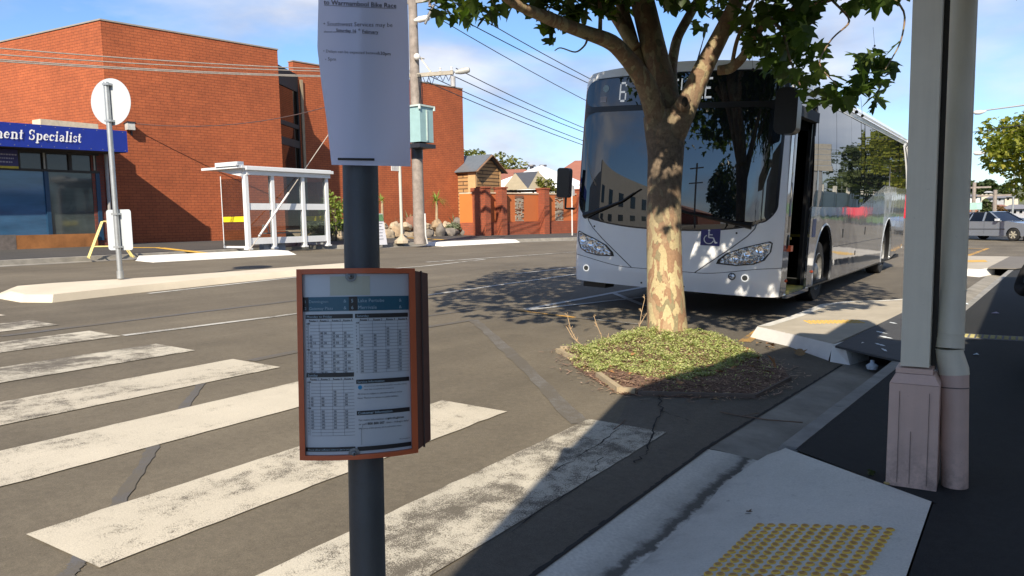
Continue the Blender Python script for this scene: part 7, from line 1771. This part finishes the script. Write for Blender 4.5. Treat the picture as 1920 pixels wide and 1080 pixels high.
# inside the cab: floor, ceiling, seats, rails, dash
m = MB(); m.bbox((-BW + .05, .6, .30), (.29, LN - .1, .34)); m.bbox((-BW + .05, .6, 3.04), (BW - .1, LN - .1, 3.07)); m.bbox((.3, 1.93, .30), (BW - .05, LN - .1, .34)); m.build('saloon', inside, bus, local=True, smooth=0)
m = MB(); m.bbox((-1.25, 1.2, .9), (-.75, 1.32, 1.75)); m.bbox((-1.25, 1.0, .85), (-.75, 1.5, .95)); m.build('driver_seat', seatm_, bus, local=True, smooth=0)
pole_y = M('grab_yellow', (.55, .38, .04), .4)
m = MB(); m.tube([(BW - .5, 1.2, 1.05), (BW - .1, 1.2, 1.05)], .02, 8); m.build('grab_rail', pole_y, bus, local=True)
for x, y in ((-.3, 1.7), (.45, 2.3), (.45, 4.2)): m = MB(); m.tube([(x, y, .34), (x, y, 3.0)], .018, 8); m.build('grab_pole', pole_y, bus, local=True)
for i in range(6):
    for x in (-1.05, .85): m = MB(); y = 3.9 + i * .85; m.bbox((x - .38, y, .75), (x + .38, y + .42, .85)); m.bbox((x - .38, y + .40, .80), (x + .38, y + .48, 1.5)); m.build('passenger_seat', seatm_, bus, local=True, smooth=0)
# roof
def roofz(s_):   # s_ -1..1 across
    k = abs(s_); return 3.42 - .08 * k ** 2 - .24 * max(0, (k - .80) / .20) ** 2
def RF(u, v):
    s_ = 2 * u - 1; x = s_ * (BW - .05); y = lerp(yf(x, ztopf(x)), LN - .02, v)
    k = sm(0, .05, v); zf_ = ztopf(x); 
    return Vector((x, y, lerp(zf_, roofz(s_) + .03 * sm(0, .03, v), k) - (.10 * max(0, (v - .96) / .04) ** 2)))
m = MB(); m.grid(RF, 40, 60); m.build('roof', bwhite, bus, local=True, smooth=60)
for sgn in (1, -1):
    m = MB(); m.grid(lambda u, v: Vector((sgn * lerp(sidex(3.06) + .005, BW - .06, v), lerp(.38, LN - .02, u), lerp(3.055, 3.20, v))), 20, 3); m.build('cantrail', bwhite, bus, local=True)
m = MB(); m.grid(lambda u, v: Vector((lerp(-.95, .95, u), lerp(3.2, 6.5, v), 3.40 + .16 * (sin(pi * min(1, max(0, u))) ** .25) * (sin(pi * min(1, max(0, v))) ** .2))), 20, 14); m.build('roof_pod', bwhite, bus, local=True)
m = MB(); m.tube([(.12, .55, 3.42), (.12, .55, 3.46), (.27, .40, 3.86)], [.03, .012, .003], 6); m.build('aerial', bblack, bus, local=True)
# rear end
m = MB(); m.grid(lambda u, v: Vector((lerp(-BW, BW, u), LN + .06 * sin(pi * u), lerp(.5, 3.2, v))), 12, 8); m.build('rear_panel', bwhite, bus, local=True)
m = MB(); m.bbox((BW - .02, LN - .06, 1.25), (BW + .02, LN + .03, 1.85)); m.build('tail_light', M('lamp_red', (.55, .01, .03), .25), bus, local=True, smooth=0)
m = MB(); m.bbox((BW - .02, LN - .05, 1.9), (BW + .012, LN + .02, 3.1)); m.build('rear_corner', bwhite, bus, local=True, smooth=0)
m = MB(); m.bbox((-BW + .04, .4, .27), (BW - .04, LN - .1, .295)); m.bbox((-BW + .15, .30, .20), (-BW + .5, .6, .29)); m.build('underfloor', bblack, bus, local=True, smooth=0)
rimm = M('rim_alloy', (.30, .30, .29), .45, .25, 20, metal=.5)
for sgn in (1, -1):
    for cy in (2.93, 9.66):
        c = (sgn * (BW - .22), cy, .47); m = MB(); m.lathe((sgn * (BW - .32), cy, .478), [(.30, -.02), (.46, -.01), (.478, .03), (.478, .22), (.455, .25), (.30, .255)], 40, (sgn, 0, 0)); wh = m.build('wheel', rubber, bus, local=True, smooth=50)
        m = MB(); m.lathe((sgn * (BW - .10), cy, .478), [(.30, .03), (.285, .035), (.26, -.02), (.20, -.05), (.15, -.04), (.13, .0), (.08, .03), (0, .03)], 40, (sgn, 0, 0)); ri = m.build('rim', rimm, wh, local=True, smooth=40)
        m = MB()
        for k in range(10): an = k * pi / 5; m.ball((sgn * (BW - .125), cy + cos(an) * .225, .478 + sin(an) * .225), .028, 8, 6, sq=(.5, 1, 1))
        m.build('hand_hole', bblack, ri, local=True)
        m = MB()
        for k in range(10): an = k * pi / 5 + .3; m.ball((sgn * (BW - .115), cy + cos(an) * .145, .478 + sin(an) * .145), .014, 6, 5)
        m.build('wheel_nut', rimm, ri, local=True)
        m = MB(); A_2 = arch(cy, .53, .71, .30, 16); nA = len(A_2); m.add([Vector((sgn * (BW - .03), y, z)) for y, z in A_2] + [Vector((sgn * (BW - .55), y, z)) for y, z in A_2], [(i, i + 1, nA + i + 1, nA + i) for i in range(nA - 1)]); m.add([Vector((sgn * (BW - .55), y, z)) for y, z in A_2], [list(range(nA))]); m.build('wheel_well', bblack, bus, local=True)
m = MB(); m.bbox((BW + .001, 2.0, 1.05), (BW + .004, 2.22, 1.32)); m.build('side_sticker', M('sticker_dblue', (.02, .05, .22), .4), bus, local=True, smooth=0)
m = MB()
for y in (4.35, 6.6): m.bbox((BW, y, .98), (BW + .006, y + .06, 1.13)); 
m.bbox((BW, 5.7, .62), (BW + .005, 5.76, .70)); m.build('latch', bblack, bus, local=True, smooth=0)
m = MB(); m.bbox((BW + .0005, 3.6, .845), (BW + .003, 8.9, .852)); m.build('panel_seam', ln_, bus, local=True, smooth=0)

# ================================================================== CAR
cm = M('car_silverblue', (.30, .34, .40), .25, .03, 2, metal=.5, coat=.7)
ca = Vector((-1.38, 46.9, 0)); car = thing('car', ca, 'silver blue sedan driving across the street behind the downpipe', 'car', rot=(0, 0, radians(-33)))
prof = [(-2.30, .42), (-2.32, .78), (-2.22, .98), (-1.55, 1.00), (-1.30, .97), (.62, .95), (1.0, .96), (1.95, .84), (2.25, .68), (2.30, .40), (2.2, .24)]
def carch(cx): return [(cx + .36 * cos(a), .30 + .36 * sin(a)) for a in [lerp(-.15, pi + .15, i / 12) for i in range(13)]]
low_ = carch(1.38) + carch(-1.30)
m = MB(); P = prof + carch(1.38) + carch(-1.30) + [(-2.2, .25)]
HWc = .87
for s_ in (-1, 1): m.add([Vector((x, s_ * HWc, z)) for x, z in P], [list(range(len(P)))])
nP = len(prof); m.add([Vector((x, -HWc, z)) for x, z in prof] + [Vector((x, HWc, z)) for x, z in prof], [(i, i + 1, nP + i + 1, nP + i) for i in range(nP - 1)])
m.add([(-2.2, -HWc, .24), (2.2, -HWc, .24), (2.2, HWc, .24), (-2.2, HWc, .24)], [(0, 1, 2, 3)])
m.build('body', cm, car, local=True, smooth=25)
gh = [(-1.62, .98), (-1.02, 1.39), (.02, 1.42), (.72, .97)]
hwg = lambda z: lerp(.84, .62, (z - .97) / .45)
m = MB(); m.add([Vector((x, s_ * (hwg(z) - .01), z)) for s_ in (-1, 1) for x, z in gh], [(0, 1, 2, 3), (7, 6, 5, 4), (0, 4, 5, 1), (3, 2, 6, 7)]); m.build('window_glass', win_dark, car, local=True, smooth=0)
m = MB(); m.add([Vector((x, s_ * hwg(1.41), z)) for s_ in (-1, 1) for x, z in ((-1.06, 1.39), (-.9, 1.43), (-.1, 1.44), (.06, 1.41))], [(0, 1, 5, 4), (1, 2, 6, 5), (2, 3, 7, 6)]); m.build('roof', cm, car, local=True)
for s_ in (-1, 1):
    for (x0, z0), (x1, z1), w_ in (((-1.66, .97), (-1.02, 1.40), .10), ((-.98, .97), (-.86, 1.40), .05), ((-.20, .97), (-.22, 1.42), .07), ((.74, .96), (.02, 1.42), .06)):
        m = MB(); m.beam((x0, s_ * hwg(z0), z0), (x1, s_ * hwg(z1), z1), .03, w_, upv=(1, 0, 0)); m.build('pillar', cm, car, local=True, smooth=0)
    for x in (-1.30, 1.38):
        m = MB(); m.lathe((x, s_ * .70, .31), [(.19, 0), (.30, .0), (.31, .03), (.31, .15), (.29, .175), (.20, .18)], 26, (0, s_, 0)); wh = m.build('wheel', rubber, car, local=True)
        m = MB(); m.lathe((x, s_ * .85, .31), [(.205, .02), (.19, .0), (.05, .01), (0, .02)], 26, (0, s_, 0)); ri = m.build('rim', M('rim_dark', (.12, .11, .10), .5), wh, local=True)
        m = MB()
        for k in range(6): an = k * pi / 3; m.beam((x, s_ * .872, .31), (x + cos(an) * .19, s_ * .872, .31 + sin(an) * .19), .05, .01, upv=(0, 1, 0))
        m.build('spoke', M('rim_gold', (.62, .58, .45), .35, metal=.3), ri, local=True, smooth=0)
    m = MB(); m.bbox((.52, s_ * .84, .98), (.68, s_ * 1.02, 1.09)); m.build('door_mirror', M('mirror_white', (.62, .64, .68), .3), car, local=True, smooth=0)
    m = MB()
    for x in (-.98, -.12, .72): m.bbox((x - .006, s_ * (HWc + .001), .35), (x + .006, s_ * (HWc + .004), .96))
    m.bbox((-1.0, s_ * (HWc + .001), .56), (.95, s_ * (HWc + .012), .60)); m.build('door_seam', ln_, car, local=True, smooth=0)
m = MB(); m.bbox((-2.345, -.84, .72), (-2.30, .84, .90)); m.build('tail_light', M('lamp_red', (.55, .01, .03), .25), car, local=True, smooth=0)
for y in (-.3, .35): m = MB(); m.bbox((-.15, y - .2, .5), (-.02, y + .2, 1.2)); m.build('seat', seatm_, car, local=True, smooth=0)

# ================================================================== PERSON on the bench at the right edge
def skin_body(name, nodes, edges, mats, parent, sub=2, root=0):
    me = bpy.data.meshes.new(name); org = world_loc(parent); me.from_pydata([tuple(Vector(p[:3]) - org) for p in nodes], edges, [])
    o = bpy.data.objects.new(name, me); COL.objects.link(o); o.parent = parent
    md = o.modifiers.new('s', 'SKIN'); md.use_smooth_shade = True
    for i, p in enumerate(nodes): me.skin_vertices[0].data[i].radius = (p[3], p[4] if len(p) > 4 else p[3]); me.skin_vertices[0].data[i].use_root = (i == root)
    o.modifiers.new('u', 'SUBSURF').levels = sub; o.modifiers['u'].render_levels = sub
    dg = bpy.context.evaluated_depsgraph_get(); m2 = bpy.data.meshes.new_from_object(o.evaluated_get(dg)); o.modifiers.clear(); o.data = m2; m2.name = name
    m2.materials.clear(); m2.materials.append(mats); return o
PX, PY = .175, 7.95
per = thing('person', (PX, PY, .12), 'seated person in black clothes with dark hair holding a pale phone at the right edge', 'person')
skin = M('skin', (.42, .26, .19), .55, .06, 20); clo = M('clothes_black', (.012, .012, .015), .9, .2, 10); hair = M('hair_black', (.012, .010, .009), .6, .2, 30)
X, Y = PX, PY
nodes = [(X, Y, .60, .16, .12), (X, Y - .02, .76, .145, .11), (X, Y, .92, .16, .11), (X, Y, 1.03, .12, .085), (X, Y - .03, 1.10, .055), (X, Y - .05, 1.18, .075), (X, Y - .05, 1.24, .07),
         (X - .17, Y, .99, .060), (X - .235, Y - .02, .80, .050), (X - .20, Y - .22, .78, .038), (X - .165, Y - .33, .86, .030), (X + .17, Y, .99, .060), (X + .23, Y - .02, .80, .050), (X + .16, Y - .25, .76, .038), (X + .10, Y - .33, .78, .030),
         (X - .10, Y - .10, .58, .095), (X - .10, Y - .48, .60, .075), (X - .10, Y - .50, .36, .060), (X - .10, Y - .50, .18, .045), (X - .10, Y - .66, .155, .038), (X + .10, Y - .10, .58, .095), (X + .10, Y - .48, .60, .075), (X + .10, Y - .50, .36, .060), (X + .10, Y - .50, .18, .045), (X + .10, Y - .66, .155, .038)]
edges = [(0, 1), (1, 2), (2, 3), (3, 4), (4, 5), (5, 6), (3, 7), (7, 8), (8, 9), (9, 10), (3, 11), (11, 12), (12, 13), (13, 14), (0, 15), (15, 16), (16, 17), (17, 18), (18, 19), (0, 20), (20, 21), (21, 22), (22, 23), (23, 24)]
bd = skin_body('body', nodes, edges, clo, per)
m = MB(); m.ball((X, Y - .065, 1.175), .1, 18, 14, sq=(.78, .92, 1.12)); m.ball((X, Y - .162, 1.16), .016, 8, 6, sq=(.8, 1.2, 1.3)); hdm = m.build('head', skin, per)
m = MB()
for sx in (-.03, .03): m.ball((X + sx, Y - .150, 1.185), .011, 8, 6)
m.build('eye', hair, hdm)
m = MB(); m.ball((X, Y - .151, 1.125), .018, 8, 6, sq=(1.3, .4, .35)); m.build('mouth', M('lip', (.35, .13, .11), .5), hdm)
m = MB(); m.ball((X, Y - .035, 1.20), .115, 20, 14, sq=(.92, .98, 1.02), jit=.15); m.tube([(X, Y + .03, 1.2), (X, Y + .09, 1.1), (X, Y + .08, .98)], [.08, .075, .03], 12, jit=.2); m.tube([(X - .085, Y - .02, 1.2), (X - .10, Y - .01, 1.1), (X - .10, Y - .02, 1.01)], [.03, .035, .012], 8, jit=.2); m.tube([(X + .085, Y - .02, 1.2), (X + .10, Y - .01, 1.1), (X + .10, Y - .02, 1.01)], [.03, .035, .012], 8, jit=.2); m.build('hair', hair, per)
hx, hy, hz_ = X - .165, Y - .35, .875
hnodes = [(hx, hy + .03, hz_ - .02, .022, .018), (hx, hy - .01, hz_, .030, .016), (hx + .0, hy - .04, hz_ + .01, .028, .014)]
hedges = [(0, 1), (1, 2)]
for i, (dx, ln2) in enumerate(((-.027, .030), (-.009, .036), (.009, .034), (.026, .027))):
    a = len(hnodes); hnodes += [(hx + dx, hy - .062, hz_ + .016, .0088), (hx + dx * 1.05, hy - .062 - ln2 * .7, hz_ + .020 + .008, .0082), (hx + dx, hy - .060 - ln2, hz_ + .048, .0075)]; hedges += [(2, a), (a, a + 1), (a + 1, a + 2)]
a = len(hnodes); hnodes += [(hx + .036, hy - .02, hz_ + .014, .010), (hx + .040, hy - .045, hz_ + .038, .0085)]; hedges += [(1, a), (a, a + 1)]
skin_body('hand', hnodes, hedges, skin, per, 1)
h2n = [(p[0] + .265 if False else X + .10 + (p[0] - hx) * -1, p[1] + .02, p[2] - .085, *p[3:]) for p in hnodes]; skin_body('hand', h2n, hedges, skin, per, 1)
m = MB(); m.box((hx - .0, hy - .075, hz_ + .055), (.07, .012, .14), mtx=Matrix.Rotation(radians(-50), 3, 'X')); ph_ = m.build('phone', M('phone_pale', (.55, .65, .72), .3), origin=(hx, hy - .075, hz_), smooth=0); tag(ph_, 'pale blue phone held by the seated person in black', 'phone')
bench = thing('bench', (PX + .1, PY, .12), 'dark timber bench under the seated person at the right edge', 'bench')
m = MB()
for k in range(4): m.bbox((PX - .18, PY - .22 + k * .12, .50), (PX + 1.3, PY - .12 + k * .12, .53))
m.build('seat', M('bench_dark_wood', (.035, .03, .026), .7, .2, 8), bench, smooth=0)
m = MB()
for k in range(3): m.bbox((PX - .18, PY + .27, .62 + k * .12), (PX + 1.3, PY + .30, .71 + k * .12))
m.build('backrest', M('bench_dark_wood', (.035, .03, .026)), bench, smooth=0)
for x in (PX - .1, PX + 1.2): m = MB(); m.bbox((x - .03, PY - .2, .12), (x + .03, PY - .15, .50)); m.bbox((x - .03, PY + .22, .12), (x + .03, PY + .27, .95)); m.build('leg', bblack, bench, smooth=0)

# ================================================================== PLACE around the camera that the bus glass mirrors
wb = M('mirror_wall_white', (.55, .53, .48), .8, .1, 1)
t = thing('white_corner_building', (-28, -22, .6), 'white two storey corner building down the street behind the camera', 'building')
m = MB(); m.bbox((-40, -46, .6), (-25, -12, 7.2)); m.bbox((-25.6, -46, 7.2), (-25, -12, 8.0)); m.build('wall', wb, t, smooth=0)
for i in range(8):
    for z in (1.6, 4.6): m = MB(); y = -44 + i * 4.2; m.bbox((-25.02, y, z), (-24.96, y + 1.6, z + 1.6)); m.build('window', win_dark, t, smooth=0)
t = thing('brick_corner_building', (-30, -60, .6), 'low brown brick building further behind the camera', 'building'); m = MB(); m.bbox((-38, -80, .6), (-21, -50, 5.2)); m.build('wall', brick_b, t, smooth=0)
m = MB(); m.add([(-38.5, -80.5, 5.2), (-20.5, -80.5, 5.2), (-20.5, -49.5, 5.2), (-38.5, -49.5, 5.2), (-29.5, -76, 8), (-29.5, -54, 8)], [(0, 1, 4), (1, 2, 5, 4), (2, 3, 5), (3, 0, 4, 5)]); m.build('roof', tilef, t, smooth=0)
for x, y, lab in ((-13.5, -9, 'dark power pole with two crossarms behind the camera'), (-17, -34, 'distant power pole behind the camera')):
    t = thing('power_pole', (x, y, .4), lab, 'power pole'); m = MB(); m.tube([(x, y, .4), (x, y, 10.5)], .16, 8); m.build('shaft', polew, t)
    for z in (9.9, 8.2): m = MB(); m.bbox((x - 1.2, y - .06, z), (x + 1.2, y + .06, z + .13)); m.build('crossarm', polew, t)
make_tree((-7.2, -13, .1), 1, 2.6, 2.4, 4.2, dgreen, 'dense dark green street tree behind the camera', nleaf=1400, lsize=.42, seed=41)
make_tree((-6.4, -24, .1), 1, 2.8, 2.6, 4.6, dgreen, 'dark green street tree further behind the camera', nleaf=1200, lsize=.45, seed=42)
make_tree((7.6, 82, 0), 1, 3.4, 3.6, 5.4, mgreen, 'green roadside tree right of the frame mirrored by the bus rear', nleaf=1500, lsize=.5, seed=43)
make_tree((14, 118, 0), 1, 6.2, 2.6, 4.6, mgreen, 'broad roadside tree right of the frame in the distance', nleaf=1000, lsize=.8, seed=44)
make_tree((9, 150, 0), 1, 5.2, 2.4, 4.2, olive, 'olive roadside tree right of the frame beyond the white hoarding', nleaf=900, lsize=.8, seed=45)
t = thing('white_fence', (9, 60, 0), 'long white hoarding fence right of the frame mirrored in the bus side', 'fence'); m = MB()
m.bbox((9, 58, 0), (9.2, 104, 2.4)); m.build('panel', M('fence_white', (.72, .72, .70), .7, .1, 1), t, smooth=0)
for i in range(9): m = MB(); m.bbox((8.9, 58 + i * 5.6, 0), (9.3, 58.3 + i * 5.6, 3.1)); m.build('post', wb, t, smooth=0)
t = thing('slatted_sign', (6, 54, 0), 'grey slatted sign board on a post right of the frame', 'sign'); m = MB(); m.bbox((5.9, 53.9, 0), (6.15, 54.1, 4.2)); m.build('post', M('sign_post_grey', (.2, .21, .22), .6), t, smooth=0)
for k in range(5): m = MB(); m.bbox((5.2, 53.8, 3.9 + k * .44), (7.0, 54, 4.3 + k * .44)); m.build('slat', M('slat_grey', (.30, .29, .26), .7), t, smooth=0)
m = MB(); m.quad((1.8, 62, .012), (40, 62, .012), (40, 112, .012), (1.8, 112, .012)); struct(m.build('grass_verge', M('grass_green', (.07, .13, .03), .95, .3, .4), origin=(0, 0, 0)))
t = thing('red_cart', (4, 56, 0), 'red cart parked by the road right of the frame', 'cart'); m = MB(); m.bbox((3.4, 55.6, .35), (4.6, 56.4, 1.15)); m.build('body', M('cart_red', (.55, .03, .05), .4), t, smooth=0)
for x in (3.6, 4.4): m = MB(); m.lathe((x, 55.6, .3), [(.3, 0), (.3, .12), (0, .12)], 16, (0, -1, 0)); m.build('wheel', rubber, t)
